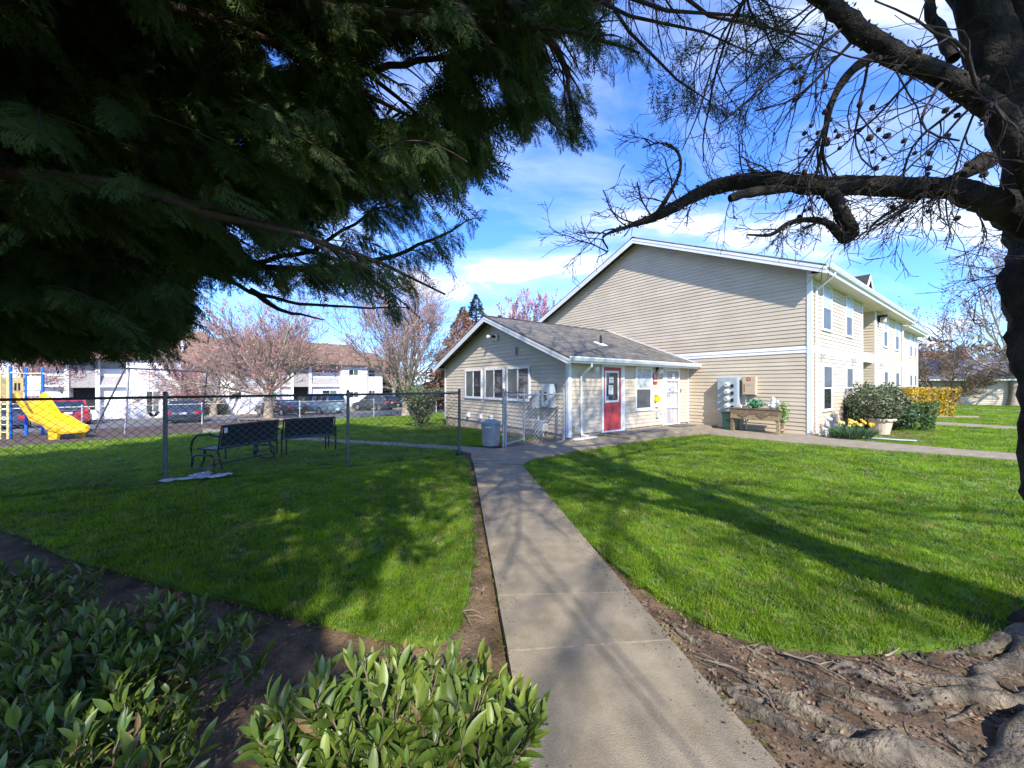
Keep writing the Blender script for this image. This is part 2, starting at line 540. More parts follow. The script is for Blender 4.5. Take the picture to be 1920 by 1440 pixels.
# ------------------------------------------------------------------ ground, lawns, paths
def ground():
    bm = bmesh.new()
    xs = sorted(set([-900, -500, -300, -200, -150, -110] + list(np.arange(-90, 91, 5.)) + [110, 150, 200, 300, 500, 900]))
    ys = sorted(set([-300, -150, -80, -50] + list(np.arange(-30, 111, 5.)) + [140, 200, 300, 500, 900, 1500]))
    g = [[bm.verts.new((x, y, float(gz(x, y)) - .10)) for x in xs] for y in ys]
    for j in range(len(ys) - 1):
        for i in range(len(xs) - 1):
            bm.faces.new((g[j][i], g[j][i + 1], g[j + 1][i + 1], g[j + 1][i]))
    me = bpy.data.meshes.new('ground'); bm.to_mesh(me); bm.free()
    me.materials.append(TURF)
    prep(bpy.data.objects.new('ground', me), None, 'structure')


ground()

PATH_L = lambda y: .285 - .141 * y
PATH_R = lambda y: 1.345 - .158 * y
RIGHT_LAWN = [(.20, 7.35), (.42, 5.9), (.62, 4.6), (.80, 3.72), (.98, 3.15), (1.16, 2.75), (1.34, 2.47), (1.62, 2.32), (2.05, 2.26), (2.6, 2.29),
              (3.1, 2.36), (3.6, 2.2), (4.4, 1.9), (6.5, 1.2), (10, 0.), (16, -1.), (17, 4), (12.6, 6.2), (10.55, 7.62), (7.70, 9.88), (6.0, 11.80), (4.6, 11.15), (1.75, 9.05), (.42, 7.85)]
LEFT_LAWN = [gp(px, py) for px, py in ((877, 868), (879, 900), (884, 960), (886, 1040), (879, 1110), (862, 1165), (835, 1192), (800, 1200), (750, 1195), (690, 1182), (640, 1170), (560, 1150), (480, 1130), (410, 1113), (330, 1095), (250, 1072), (180, 1052), (110, 1034), (60, 1004), (0, 985), (-250, 955))]
LEFT_LAWN += [(-14, 4.6), (-14, 2.3), (-5.84, 5.86), (-3.30, 7.08), (-1.18, 8.30)]
drape('soil_bed', [(-9, -2.5), (9, -2.5), (9, 2.8), (1.6, 2.8), (.55, 7.6), (-1.1, 8.7), (-3.4, 7.4), (-6, 6.2), (-14.6, 2.0), (-14.6, -2.5)],
      SOIL, off=-.045, step=.2, skirt=.2, rough=.013, noise_s=7.)
drape('lawn', RIGHT_LAWN, TURF, off=-.005, step=.5, skirt=.06, rough=.010, noise_s=2.)
drape('lawn', LEFT_LAWN, TURF, off=-.005, step=.5, skirt=.06, rough=.010, noise_s=2.)
MUL = [gp(0, 840), gp(125, 832), gp(250, 822), gp(375, 812), gp(480, 803), gp(522, 795), gp(580, 791), gp(500, 789.5), gp(440, 790), gp(330, 795), gp(250, 800), gp(150, 807), gp(0, 812), (-36, 16), (-26, 6.5)]
WALK_IN_FAR = [gp(857, 837), gp(620, 823.7), gp(502, 815), gp(380, 803)]
WALK_IN_NEAR = [gp(380, 811), gp(502, 822), gp(620, 829.5), gp(857, 845)]
PLAY_LAWN = [(-1.35, 8.72), (-3.3, 7.55), (-5.8, 6.32), (-14, 2.5), (-26, 6.4)] + MUL[:4] + [gp(400, 811)] + WALK_IN_NEAR[1:]
drape('lawn', PLAY_LAWN, TURF, off=-.01, step=1., skirt=.06, rough=.012, noise_s=1.5)
BACK_LAWN = [gp(880, 836)] + WALK_IN_FAR[:3] + [gp(480, 806), gp(540, 796), gp(585, 792), gp(700, 783.5), gp(760, 780), gp(795, 776), P(20.2, 6), P(20.2, 14), P(8.5, 9), P(8.2, -.05), P(.6, -.5)]
drape('lawn', BACK_LAWN, TURF, off=-.012, step=1., skirt=.06, rough=.012, noise_s=1.5)
STRIP2 = [(9.6, 10.45), (10.83, 9.06), (11.5, 8.45), (14.4, 6.1), (19, 2.5), (24, 7), (18.4, 13.4), (16.9, 15.0), (13.5, 16.5), (11.9, 13.4)]
drape('lawn', STRIP2, TURF, off=-.008, step=1., skirt=.06)
STRIP3 = [(18.75, 16.75), (19.7, 14.5), (24.5, 9), (40, 16), (50, 30), (46.5, 34), (40.8, 37.5), (24, 21), (20, 18.6)]
drape('lawn', STRIP3, TURF, off=-.02, step=2., skirt=.06)
drape('bark_mulch', MUL, MULCH, off=-.005, step=.8, skirt=.1, rough=.02, noise_s=2.)
drape('bark_strip', [P(16.5, -24), P(20.9, -24), P(20.9, -7), P(17.8, -8.5)], BARKCHIP, off=-.03, step=2., skirt=.1)
drape('parking_lot', [P(21.2, -60), P(34.2, -60), P(34.2, 30), P(21.2, 30)], ASPHALT, off=.0, step=3., skirt=.1)
drape('bark_strip', [P(34.35, -60), P(38.4, -60), P(38.4, 7.5), P(34.35, 7.5)], BARKCHIP, off=.02, step=3., skirt=.1)
drape('kerb', [P(34.2, -60), P(34.35, -60), P(34.35, 12), P(34.2, 12)], CONCRETE, off=.1, step=3., skirt=.2)
drape('bark_strip', [P(34.35, 7.5), P(39, 7.5), P(39, 30), P(34.35, 30)], RUSTLEAF, off=.03, step=3., skirt=.1)
drape('planting_bed', [(9.45, 10.62), (10.2, 9.95), (11.2, 9.95), (11.9, 10.9), (13.6, 11.9), (14.6, 13.2), (13.5, 15.5), P(-3.9, 12.8), P(-3.9, 6.6)], SOIL, off=.01, step=.5, skirt=.1, rough=.02, noise_s=4.)
drape('planting_bed', [P(-.02, -.3), P(.1, -2.1), P(.9, -2.1), P(1.5, -1.0), P(8.4, -1.1), P(8.4, -.02), P(0, -.02)], SOIL, off=.005, step=.5, skirt=.08, rough=.02, noise_s=4.)


def slab(parent, poly, off=.03):
    """one cast slab with a slightly eased edge"""
    bm = bmesh.new()
    f = bm.faces.new([bm.verts.new((x, y, 0)) for x, y in poly])
    if f.normal.z < 0: f.normal_flip()
    xs = [p[0] for p in poly]; ys = [p[1] for p in poly]
    if max(xs) - min(xs) + max(ys) - min(ys) > 5:
        for ax, lo, hi in ((0, min(xs), max(xs)), (1, min(ys), max(ys))):
            c = math.floor(lo) + 1.0
            while c < hi:
                no = Vector((1, 0, 0)) if ax == 0 else Vector((0, 1, 0))
                bmesh.ops.bisect_plane(bm, geom=bm.verts[:] + bm.edges[:] + bm.faces[:], plane_co=no * c, plane_no=no)
                c += 1.0
    bound = [e for e in bm.edges if e.is_boundary]
    for v in bm.verts: v.co.z = float(gz(v.co.x, v.co.y)) + off
    ret = bmesh.ops.extrude_edge_only(bm, edges=bound)
    for v in [g for g in ret['geom'] if isinstance(g, bmesh.types.BMVert)]: v.co.z -= .13
    bmesh.ops.recalc_face_normals(bm, faces=bm.faces[:])
    me = bpy.data.meshes.new('slab'); bm.to_mesh(me); bm.free()
    me.materials.append(CONCRETE)
    return prep(bpy.data.objects.new('slab', me), parent)


def walk(name, slabs, off=.03):
    o = bpy.data.objects.new(name, None); prep(o, None, 'structure')
    for s in slabs: slab(o, s, off)
    return o


g_ = .008
js = [(-1.6, -1.55), (-.3, -.25), (.95, .99), (2.20, 2.30), (2.78, 2.83), (4.38, 4.40), (5.88, 5.90), (7.38, 7.30)]
sl = []
for (l0, r0), (l1, r1) in zip(js[:-1], js[1:]):
    sl.append([(PATH_L(l0), l0 + g_), (PATH_R(r0), r0 + g_), (PATH_R(r1), r1 - g_), (PATH_L(l1), l1 - g_)])
cp_ = walk('concrete_path', sl, .028)
jm = mat('joint_mortar', (.29, .255, .20), rough=.95, var=.25, scale=30)
for l_, r_ in js[2:-1]:
    m_ = bpy.data.meshes.new('joint'); x0_, x1_ = PATH_L(l_) + .01, PATH_R(r_) - .01
    m_.from_pydata([(x0_, l_ - g_, .0235), (x1_, r_ - g_, .0235), (x1_, r_ + g_, .0235), (x0_, l_ + g_, .0235)], [], [(0, 1, 2, 3)]); m_.materials.append(jm if l_ in (2.20, 2.78) else SOIL)
    j_ = bpy.data.objects.new('joint', m_); col.objects.link(j_); j_.parent = cp_
walk('entrance_walk', [
    [(-.757, 7.39), (.19, 7.31), (.42, 7.86), (1.05, 8.42), (-.2, 9.3), (-.95, 8.72), (-.88, 8.0)],
    [(1.06, 8.425), (1.74, 9.0), (2.9, 9.85), (2.10, 10.93), tuple(P(-.02, -.1)), tuple(P(-.05, -2.2)), (-.19, 9.31)],
    [(2.905, 9.855), (4.4, 11.0), (3.45, 12.05), tuple(P(-.02, 1.2)), (2.11, 10.93)],
    [(4.41, 11.005), (5.95, 11.84), (6.6, 12.6), tuple(P(-.02, 6.53)), tuple(P(-.02, 3.2)), (3.46, 12.05)],
    [(5.96, 11.835), (7.66, 9.93), (9.22, 10.85), (9.20, 11.5), tuple(P(-3.85, 6.54)), tuple(P(-.03, 6.54)), (6.61, 12.6)],
    [(7.67, 9.925), (10.5, 7.67), (11.48, 8.41), (10.83, 9.02), (9.39, 10.64), (9.23, 10.845)],
    [(10.51, 7.665), (14.3, 4.6), (19, 1.0), (19.6, 1.8), (14.9, 5.5), (11.49, 8.405)]], .034)
wi = WALK_IN_FAR; wn = WALK_IN_NEAR[::-1]
walk('playground_walk', [[wi[i], wi[i + 1], wn[i + 1], wn[i]] for i in range(3)] + [[(-.97, 8.70), (-.21, 9.31), wi[0], wn[0]]], .012)
walk('far_walk', [[(18.7, 16.7), (16.91, 15.1), (18.32, 13.54), (19.62, 14.5)], [(19.63, 14.49), (18.33, 13.53), (24, 6.5), (25.5, 7.6)], [(32.5, 27.9), (34, 29.1), (36.5, 26), (34.5, 24.3)],
                  [(34.5, 24.2), (36.5, 25.9), (48, 14), (46, 12.5)], [(32.4, 27.8), (34, 29.2), (25.5, 34.5), (24, 33.2)]], .02)
walk('door_pad', [[tuple(P(-.03, 1.25)), tuple(P(-1.15, 1.3)), tuple(P(-1.15, 2.9)), tuple(P(-.03, 2.9))], [tuple(P(-.03, 2.91)), tuple(P(-1.15, 2.91)), tuple(P(-1.15, 6.5)), tuple(P(-.03, 6.5))]], .085)

# ------------------------------------------------------------------ buildings
class Wall:
    """a wall plane in building coordinates: O origin, e along, n outward; points are (b, a, z)"""
    def __init__(s, O, e, n): s.O, s.e, s.n = O, e, n

    def pt(s, t, z, d): return (s.O[0] + s.e[0] * t + s.n[0] * d, s.O[1] + s.e[1] * t + s.n[1] * d, z)

    def box(s, m, t0, t1, z0, z1, d0, d1, mi=0):
        m.hexa([s.pt(t0, z0, d1), s.pt(t1, z0, d1), s.pt(t1, z0, d0), s.pt(t0, z0, d0), s.pt(t0, z1, d1), s.pt(t1, z1, d1), s.pt(t1, z1, d0), s.pt(t0, z1, d0)], mi)
        return m


EXPO = .128


def boards(parent, W, s0, s1, z0, z1, gable=None, seams=True, rng=random.Random(3), joined=False, mt=None, name='siding_board', skip=()):
    big = M(); k = 0; z = z0
    while z < z1 - .02:
        zt = min(z + EXPO, z1)
        if any(a <= z + .05 < b for a, b in skip): z = zt; k += 1; continue
        lo, hi, lo2, hi2 = s0, s1, s0, s1
        if gable:
            c, zr, m_ = gable
            lo, hi = max(s0, c - (zr - z) / m_), min(s1, c + (zr - z) / m_)
            lo2, hi2 = max(s0, c - (zr - zt) / m_), min(s1, c + (zr - zt) / m_)
            if hi - lo < .15: break
            if hi2 < lo2: lo2 = hi2 = (lo2 + hi2) / 2
        cuts = [0., 1.]
        if seams and hi - lo > 4.5 and hi2 - lo2 > 3: cuts = [0., rng.uniform(.25, .72), 1.]
        for c0, c1 in zip(cuts[:-1], cuts[1:]):
            ga = .007 if c1 < 1 else 0
            A0, A1 = lo + (hi - lo) * c0, lo + (hi - lo) * c1 - ga
            B0, B1 = (A0 if c0 > 0 else lo2), (A1 if c1 < 1 else hi2)
            m = big if joined else M()
            jt = rng.uniform(-.003, .003)
            m.hexa([W.pt(A0, z, .020 + jt), W.pt(A1, z, .020 + jt), W.pt(A1, z, 0), W.pt(A0, z, 0),
                    W.pt(B0, zt, .003), W.pt(B1, zt, .003), W.pt(B1, zt, 0), W.pt(B0, zt, 0)])
            if not joined: m.build(name, mt or SIDING, parent)
        z = zt; k += 1
    if joined: big.build(name, mt or SIDING, parent, kind='stuff')


def window(parent, W, t0, t1, z0, z1, kind='hung', top=GLASS_L, bot=GLASS_B, fr=.06, dp=.05, name='window', mt=None):
    m = M()
    W.box(m, t0, t1, z1 - fr, z1, 0, dp); W.box(m, t0, t1, z0, z0 + fr * 1.1, 0, dp + .008)
    W.box(m, t0, t0 + fr, z0 + fr * 1.1, z1 - fr, 0, dp - .003); W.box(m, t1 - fr, t1, z0 + fr * 1.1, z1 - fr, 0, dp - .003)
    o = m.build(name, mt or WHITE, parent)
    a0, a1, b0, b1 = t0 + fr, t1 - fr, z0 + fr * 1.1, z1 - fr
    if kind == 'hung':
        mid = (b0 + b1) / 2
        W.box(M(), a0, a1, mid + .02, b1, .001, .033).build('pane', top, o)
        W.box(M(), a0 + .02, a1 - .02, b0 + .02, mid - .02, .001, .029).build('pane', bot, o)
        W.box(M(), a0, a1, mid - .02, mid + .02, .001, dp - .012).build('sash', mt or WHITE, o)
        s = M(); W.box(s, a0, a0 + .02, b0, mid - .02, .001, .034); W.box(s, a1 - .02, a1, b0, mid - .02, .001, .034); W.box(s, a0 + .02, a1 - .02, b0, b0 + .02, .001, .034)
        s.build('sash', mt or WHITE, o)
    else:
        mid = (a0 + a1) / 2
        W.box(M(), a0, mid - .022, b0, b1, .001, .030).build('pane', top, o)
        W.box(M(), mid + .022, a1, b0, b1, .001, .034).build('pane', bot, o)
        W.box(M(), mid - .022, mid + .022, b0, b1, .001, dp - .008).build('sash', mt or WHITE, o)
    return o


def roof_slope(parent, b0, b1, a0, z0, a1, z1, mt, th=.05, name='roof'):
    """slab from eave line (a0,z0) to ridge line (a1,z1)"""
    off = org_of(parent)
    vs = [(b0, a0, z0), (b1, a0, z0), (b1, a1, z1), (b0, a1, z1), (b0, a0, z0 - th), (b1, a0, z0 - th), (b1, a1, z1 - th), (b0, a1, z1 - th)]
    if off: vs = [(x - off[0], y - off[1], z - off[2]) for x, y, z in vs]
    fs = [(0, 1, 2, 3), (7, 6, 5, 4), (0, 4, 5, 1), (1, 5, 6, 2), (2, 6, 7, 3), (3, 7, 4, 0)]
    me = bpy.data.meshes.new(name); me.from_pydata(vs, [], fs); me.materials.append(mt)
    uv = me.uv_layers.new(name='UVMap')
    L = math.hypot(a1 - a0, z1 - z0)
    for li, c in zip(range(4), ((b0, 0), (b1, 0), (b1, L), (b0, L))): uv.data[li].uv = c
    bm = bmesh.new(); bm.from_mesh(me); bmesh.ops.recalc_face_normals(bm, faces=bm.faces[:]); bm.to_mesh(me); bm.free()
    return prep(bpy.data.objects.new(name, me), parent)


def gable_roof(parent, b0, b1, ar, zr, m_, al, ah, mt, rake=.20, eave_drop=.0, rake_mt=None, ends=(1, 1), th=.05):
    """both slopes with rake boards; al / ah: a of the two eave edges"""
    zl, zh = zr - m_ * (ar - al), zr - m_ * (ah - ar)
    roof_slope(parent, b0, b1, al, zl, ar, zr, mt, th)
    roof_slope(parent, b0, b1, ah, zh, ar, zr, mt, th)
    ridge = M()
    ridge.prism([(b0 - .01, ar - .14, zr - .14 * m_ + .012), (b0 - .01, ar, zr + .018), (b0 - .01, ar + .14, zr - .14 * m_ + .012), (b0 - .01, ar, zr - .01)], (b1 - b0 + .02, 0, 0)).build('ridge_cap', mt, parent)
    for bb, sgn, on in ((b0, 1, ends[0]), (b1, -1, ends[1])):
        if not on: continue
        for ae, ze in ((al, zl), (ah, zh)):
            t = M(); h = th + .002
            t.prism([(bb + sgn * .012, ae, ze - h), (bb + sgn * .012, ar, zr - h), (bb + sgn * .012, ar, zr - h - rake), (bb + sgn * .012, ae, ze - h - rake)], (sgn * .035, 0, 0))
            t.build('rake_board', rake_mt or WHITE, parent)
            t = M()
            t.prism([(bb + sgn * .002, ae, ze - h), (bb + sgn * .002, ar, zr - h), (bb + sgn * .002, ar, zr - h - rake * .45), (bb + sgn * .002, ae, ze - h - rake * .45)], (sgn * .010, 0, 0))
            t.build('rake_board', rake_mt or WHITE, parent)
    return zl, zh


def gutter(parent, b0, b1, a, z, sgn=-1, mt=None):
    m = M()
    y0, y1 = a, a + sgn * .115
    sec = [(b0, y0, z), (b0, y0, z - .11), (b0, y0 + sgn * .07, z - .115), (b0, y0 + sgn * .10, z - .06), (b0, y1, z - .035), (b0, y1, z), (b0, y1 - sgn * .012, z), (b0, y1 - sgn * .014, z - .03), (b0, y0 + sgn * .012, z - .03)]
    m.prism(sec, (b1 - b0, 0, 0))
    return m.build('gutter', mt or GUTTER, parent)


def downspout(parent, W, t, ztop, zeave, reach, zbot, kick=True):
    m = M()
    m.tube([W.pt(t, zeave, reach), W.pt(t, zeave - .10, reach), W.pt(t, ztop, .06), W.pt(t, ztop - .1, .055), W.pt(t, zbot + .12, .055)] + ([W.pt(t, zbot + .03, .10), W.pt(t, zbot + .01, .32)] if kick else []), .036, 6)
    return m.build('downspout', WHITE, parent)


def soffit(parent, b0, b1, a0, a1, z, mt=None):
    return M().box(b0, b1, min(a0, a1), max(a0, a1), z - .015, z).build('soffit', mt or SOFFIT, parent)


def main_block():
    B0, B1, A0, A1 = 6.58, 21.97, -3.9, 8.4
    o = bthing('apartment_building', 'two storey beige clapboard apartment house with white band and plain gable wall', 'building', A0, B0)
    O0, O1, OD = 13.04, 15.31, 1.4                # entry recess
    c = M()
    c.box(B0, O0, A0, A1, -.5, 5.15); c.box(O1, B1, A0, A1, -.5, 5.15); c.box(O0, O1, A0 + OD, A1, -.5, 5.15); c.box(O0, O1, A0, A0 + OD, 4.86, 5.15)
    c.prism([(B0, A0, 5.15), (B0, A1, 5.15), (B0, 2.25, 7.83)], (B1 - B0, 0, 0))
    c.build('wall', SIDING, o)
    WG = Wall((B0, A0), (0, 1), (-1, 0))           # gable wall, t = a - A0
    gab = (2.25 - A0, 7.86, .436)
    boards(o, WG, .0, A1 - A0, .02, 7.85, gab, skip=((2.545, 2.79),))
    for z0 in (2.58, 2.685):
        m = M(); m.hexa([WG.pt(.0, z0, .028), WG.pt(A1 - A0, z0, .028), WG.pt(A1 - A0, z0, 0), WG.pt(0, z0, 0), WG.pt(0, z0 + .104, .010), WG.pt(A1 - A0, z0 + .104, .010), WG.pt(A1 - A0, z0 + .104, 0), WG.pt(0, z0 + .104, 0)])
        m.build('band_board', WHITE, o)
    WF = Wall((B0, A0), (1, 0), (0, -1))           # front wall, t = b - B0
    for s0, s1 in ((0, O0 - B0), (O1 - B0, B1 - B0)):
        boards(o, WF, s0, s1, .02, 5.15, None, skip=((2.545, 2.79),), seams=False)
        m = M(); WF.box(m, s0, s1, 2.56, 2.80, 0, .026); m.build('band_board', WHITE, o)
    WR = Wall((O1, A0), (0, 1), (-1, 0))
    boards(o, WR, .0, OD, .02, 4.86, None, seams=False)
    WB = Wall((O0, A0 + OD), (1, 0), (0, -1))
    boards(o, WB, 0, O1 - O0, .02, 4.86, None, seams=False)
    # corner trims (L shaped)
    def corner(b, a, sb, sa, z1=5.1):
        m = M(); m.box(min(b - sb * .03, b + sb * .09), max(b - sb * .03, b + sb * .09), min(a - sa * .03, a - sa * .001), max(a - sa * .03, a - sa * .001), .0, z1)
        m.box(min(b - sb * .03, b - sb * .001), max(b - sb * .03, b - sb * .001), min(a, a + sa * .09), max(a, a + sa * .09), .0, z1)
        m.build('corner_trim', WHITE, o)
    corner(B0, A0, 1, 1); corner(B1, A0, -1, 1); corner(B0, A1, 1, -1)
    for b, s in ((O0, -1), (O1, 1)):
        w = .10 if s < 0 else .14
        m = M().box(min(b, b + s * w), max(b, b + s * w), A0 - .032, A0 - .001, 0, 4.86); m.build('entry_trim', WHITE, o)
    M().box(O0 - .1, O1 + .14, A0 - .034, A0 - .002, 4.862, 4.96).build('entry_trim', WHITE, o)
    M().box(O0, O1, A0 + .05, A0 + .12, 2.55, 2.95).build('entry_beam', WHITE, o)
    M().box(O0, O1, A0 + .1, A0 + OD, 2.56, 2.70).build('landing', SOFFIT, o)
    for t0, t1 in ((1.06, 2.08), (3.86, 4.81), (10.44, 11.43), (13.31, 14.4)):
        window(o, WF, t0, t1, 3.35, 4.91, top=BLIND, bot=GLASS_B)
        window(o, WF, t0 + .06, t1 + .06, .69, 2.23, top=GLASS_B, bot=GLASS)
    zl, zh = gable_roof(o, B0 - .42, B1 + .42, 2.25, 8.0, .436, A0 - .48, A1 + .48, ROOF, rake=.21)
    gutter(o, B0 - .40, B1 + .40, A0 - .48, zl + .02)
    M().box(B0 - .40, B1 + .40, A0 - .478, A0 - .45, zl - .22, zl - .06).build('fascia', WHITE, o)
    soffit(o, B0 - .36, B1 + .40, A0 - .45, A0 - .02, zl - .20)
    soffit(o, B0 - .36, B1 + .40, A1 + .02, A1 + .45, zl - .20)
    downspout(o, WF, .34, 4.55, 5.02, .50, .03)
    downspout(o, WF, B1 - B0 - .2, 4.55, 5.02, .50, .03)
    # small dormer over the entry
    d = M(); zr_ = 5.74; cb = 11.75; a_ = A0 - .36
    for s in (-1, 1):
        d.prism([(cb, a_ - .1, zr_), (cb + s * .75, a_ - .1, zr_ - .72), (cb + s * .75, -3.4, zr_ - .72), (cb, -2.6, zr_)], (0, 0, .06))
    dm = d.build('dormer_roof', ROOF, o)
    M().prism([(cb - .66, a_, zr_ - .70), (cb + .66, a_, zr_ - .70), (cb, a_, zr_ - .05)], (0, .06, 0)).build('dormer_wall', SIDING, dm)
    for s in (-1, 1):
        M().prism([(cb, a_ - .13, zr_), (cb + s * .75, a_ - .13, zr_ - .72), (cb + s * .75, a_ - .13, zr_ - .83), (cb, a_ - .13, zr_ - .12)], (0, .03, 0)).build('rake_board', WHITE, dm)
    for k, b in enumerate((7.8, 10.3, 12.0, 17.0)):
        pass
    return o


def second_block():
    B0, B1, A0, A1 = 23.6, 30.9, -3.5, 8.
    o = bthing('apartment_building', 'farther beige two storey block set back beyond the first one', 'building', A0, B0)
    M().box(B0, B1, A0, A1, -.6, 5.15).prism([(B0, A0, 5.15), (B0, A1, 5.15), (B0, 2.25, 7.65)], (B1 - B0, 0, 0)).build('wall', SIDING, o)
    M().box(21.99, B0 - .01, -2.4, 6, -.6, 5.0).build('link_wall', SIDING, o)
    WF = Wall((B0, A0), (1, 0), (0, -1))
    boards(o, WF, 0, B1 - B0, .02, 5.15, None, seams=False, skip=((2.545, 2.79),))
    m = M(); WF.box(m, 0, B1 - B0, 2.56, 2.80, 0, .026); m.build('band_board', WHITE, o)
    for b in (0, B1 - B0 - .1):
        WF.box(M(), b, b + .1, 0, 5.1, .0, .035).build('corner_trim', WHITE, o)
    for t0, t1 in ((1.2, 2.15), (4.15, 5.1), (5.9, 6.75)):
        window(o, WF, t0, t1, 3.35, 4.9, top=BLIND, bot=GLASS_B); window(o, WF, t0, t1, .69, 2.23, top=GLASS_B, bot=GLASS)
    zl, zh = gable_roof(o, B0 - .4, B1 + .4, 2.25, 7.85, .436, A0 - .48, A1 + .48, ROOF)
    gutter(o, B0 - .4, B1 + .4, A0 - .48, zl + .02); soffit(o, B0 - .36, B1 + .4, A0 - .46, A0 - .02, zl - .2)
    M().box(B0 - .40, B1 + .40, A0 - .478, A0 - .465, zl - .22, zl - .06).build('fascia', WHITE, o)
    downspout(o, WF, B1 - B0 - .25, 4.5, 5.0, .5, .03)


def annex():
    L, A1 = 6.56, 7.87; ar, zr, m_ = 3.93, 4.12, .406
    o = bthing('office_annex', 'single storey beige office wing with red door and grey shingle roof', 'building', 0, 0)
    M().box(.02, L - .02, .02, A1 - .02, -.6, .125).build('foundation', FOUND, o)
    M().box(0, L, 0, A1, .13, 2.42).prism([(0, 0, 2.42), (0, A1, 2.42), (0, ar, 4.0)], (L, 0, 0)).build('wall', SIDING, o)
    WG = Wall((0, 0), (0, 1), (-1, 0)); WS = Wall((0, 0), (1, 0), (0, -1))
    boards(o, WG, 0, A1, .13, 4.0, (ar, 4.03, m_), seams=False)
    boards(o, WS, 0, L, .13, 2.42, None, seams=False)
    for b, a, s in ((0, 0, 1), (0, A1, -1)):
        m = M().box(-.032, -.001, min(a - s * .032, a + s * .08), max(a - s * .032, a + s * .08), .05, 2.42)
        if s > 0: m.box(0, .09, -.032, -.001, .05, 2.42)
        m.build('corner_trim', WHITE, o)
    WS.box(M(), L - .07, L - .001, .1, 2.42, .02, .045).build('corner_trim', WHITE, o)
    zl, zh = gable_roof(o, -.42, L - .02, ar, zr, m_, -.45, A1 + .45, ROOF, rake=.17, ends=(1, 0))
    gutter(o, -.40, L - .02, -.45, zl + .015)
    gutter(o, -.40, L - .02, A1 + .45, zl + .015, sgn=1)
    M().box(-.38, L - .02, -.447, -.42, zl - .16, zl - .055).build('fascia', WHITE, o)
    soffit(o, -.36, L - .02, -.42, -.02, zl - .03 + .0); soffit(o, -.36, L - .02, A1 + .02, A1 + .42, zl - .03)
    # white step flashing where the roof meets the tall wall
    f = M()
    for ae, ze in ((-.45, zl), (A1 + .45, zh)):
        f.prism([(L - .03, ae, ze + .005), (L - .03, ar, zr + .005), (L - .03, ar, zr + .05), (L - .03, ae, ze + .05)], (.012, 0, 0))
    f.build('flashing', WHITE, o)
    # windows in the gable wall
    for (t0, t1) in ((1.72, 3.02), (3.18, 4.46), (4.66, 5.98)):
        window(o, WG, t0, t1, 1.02, 2.19, 'slide', top=GLASS, bot=GLASS_L, fr=.075, dp=.055)
    window(o, WS, 3.13, 4.1, .68, 2.19, top=BLIND, bot=GLASS_B, fr=.07)
    downspout(o, WS, .47, 1.85, 2.2, .46, .06)
    # red door
    fr = M(); WS.box(fr, 1.40, 1.48, .09, 2.22, 0, .06); WS.box(fr, 2.42, 2.52, .09, 2.22, 0, .06); WS.box(fr, 1.48, 2.42, 2.13, 2.22, 0, .06); WS.box(fr, 1.48, 2.42, .09, .13, .018, .075)
    WS.box(fr, 2.35, 2.42, .13, 2.13, .018, .05)
    d = fr.build('door_frame', WHITE, o)
    dm = M(); WS.box(dm, 1.482, 2.348, .132, 2.128, .018, .030)
    for (t0, t1, z0, z1) in ((1.57, 1.88, .30, .62), (1.95, 2.26, .30, .62), (1.57, 1.88, .70, .92), (1.95, 2.26, .70, .92)):
        WS.box(dm, t0, t1, z0, z1, .030, .037); WS.box(dm, t0 + .03, t1 - .03, z0 + .03, z1 - .03, .037, .042)
    door = dm.build('door', RED, o)
    lf = M(); WS.box(lf, 1.56, 2.24, 1.02, 1.08, .030, .042); WS.box(lf, 1.56, 2.24, 1.96, 2.02, .030, .042); WS.box(lf, 1.56, 1.62, 1.08, 1.96, .030, .042); WS.box(lf, 2.18, 2.24, 1.08, 1.96, .030, .042)
    lf.build('door_light_frame', WHITE, door)
    WS.box(M(), 1.62, 2.18, 1.08, 1.96, .030, .034).build('pane', GLASS, door)
    pp = M(); WS.box(pp, 1.74, 1.96, 1.27, 1.56, .034, .036); WS.box(pp, 1.77, 1.98, 1.63, 1.73, .034, .036); WS.box(pp, 1.77, 1.98, 1.75, 1.83, .034, .036)
    pp.build('notice', PAPER, door)
    pr = M()
    for k in range(7): WS.box(pr, 1.77, 1.92 - .02 * (k % 3), 1.30 + .034 * k, 1.312 + .034 * k, .036, .037)
    for k in range(2): WS.box(pr, 1.80, 1.95, 1.66 + .03 * k, 1.672 + .03 * k, .036, .037); WS.box(pr, 1.80, 1.93, 1.775 + .03 * k, 1.785 + .03 * k, .036, .037)
    pr.build('print', PRINT, door)
    WS.box(M(), 1.62, 1.74, 1.09, 1.21, .034, .036).build('sticker', STICKER, door)
    kn = M(); kn.tube([WS.pt(1.53, 1.0, .030), WS.pt(1.53, 1.0, .075)], .028, 8); kn.tube([WS.pt(1.53, 1.13, .030), WS.pt(1.53, 1.13, .045)], .026, 8)
    kn.build('door_handle', CHROME, door)
    # white barred security door
    fr = M(); WS.box(fr, 4.76, 4.84, .09, 2.22, 0, .06); WS.box(fr, 5.80, 5.88, .09, 2.22, 0, .06); WS.box(fr, 4.84, 5.80, 2.14, 2.22, 0, .06)
    fr.build('door_frame', WHITE, o)
    dd = WS.box(M(), 4.842, 5.798, .10, 2.138, .018, .024).build('door', mat('door_behind_bars', (.42, .37, .35), rough=.6, var=.1), o)
    gr = M(); WS.box(gr, 4.85, 4.90, .10, 2.13, .07, .095); WS.box(gr, 5.74, 5.79, .10, 2.13, .07, .095)
    for z in (.10, .72, 1.30, 1.72, 2.08): WS.box(gr, 4.90, 5.74, z, z + .04, .07, .095)
    g = gr.build('security_grille', WHITE, dd)
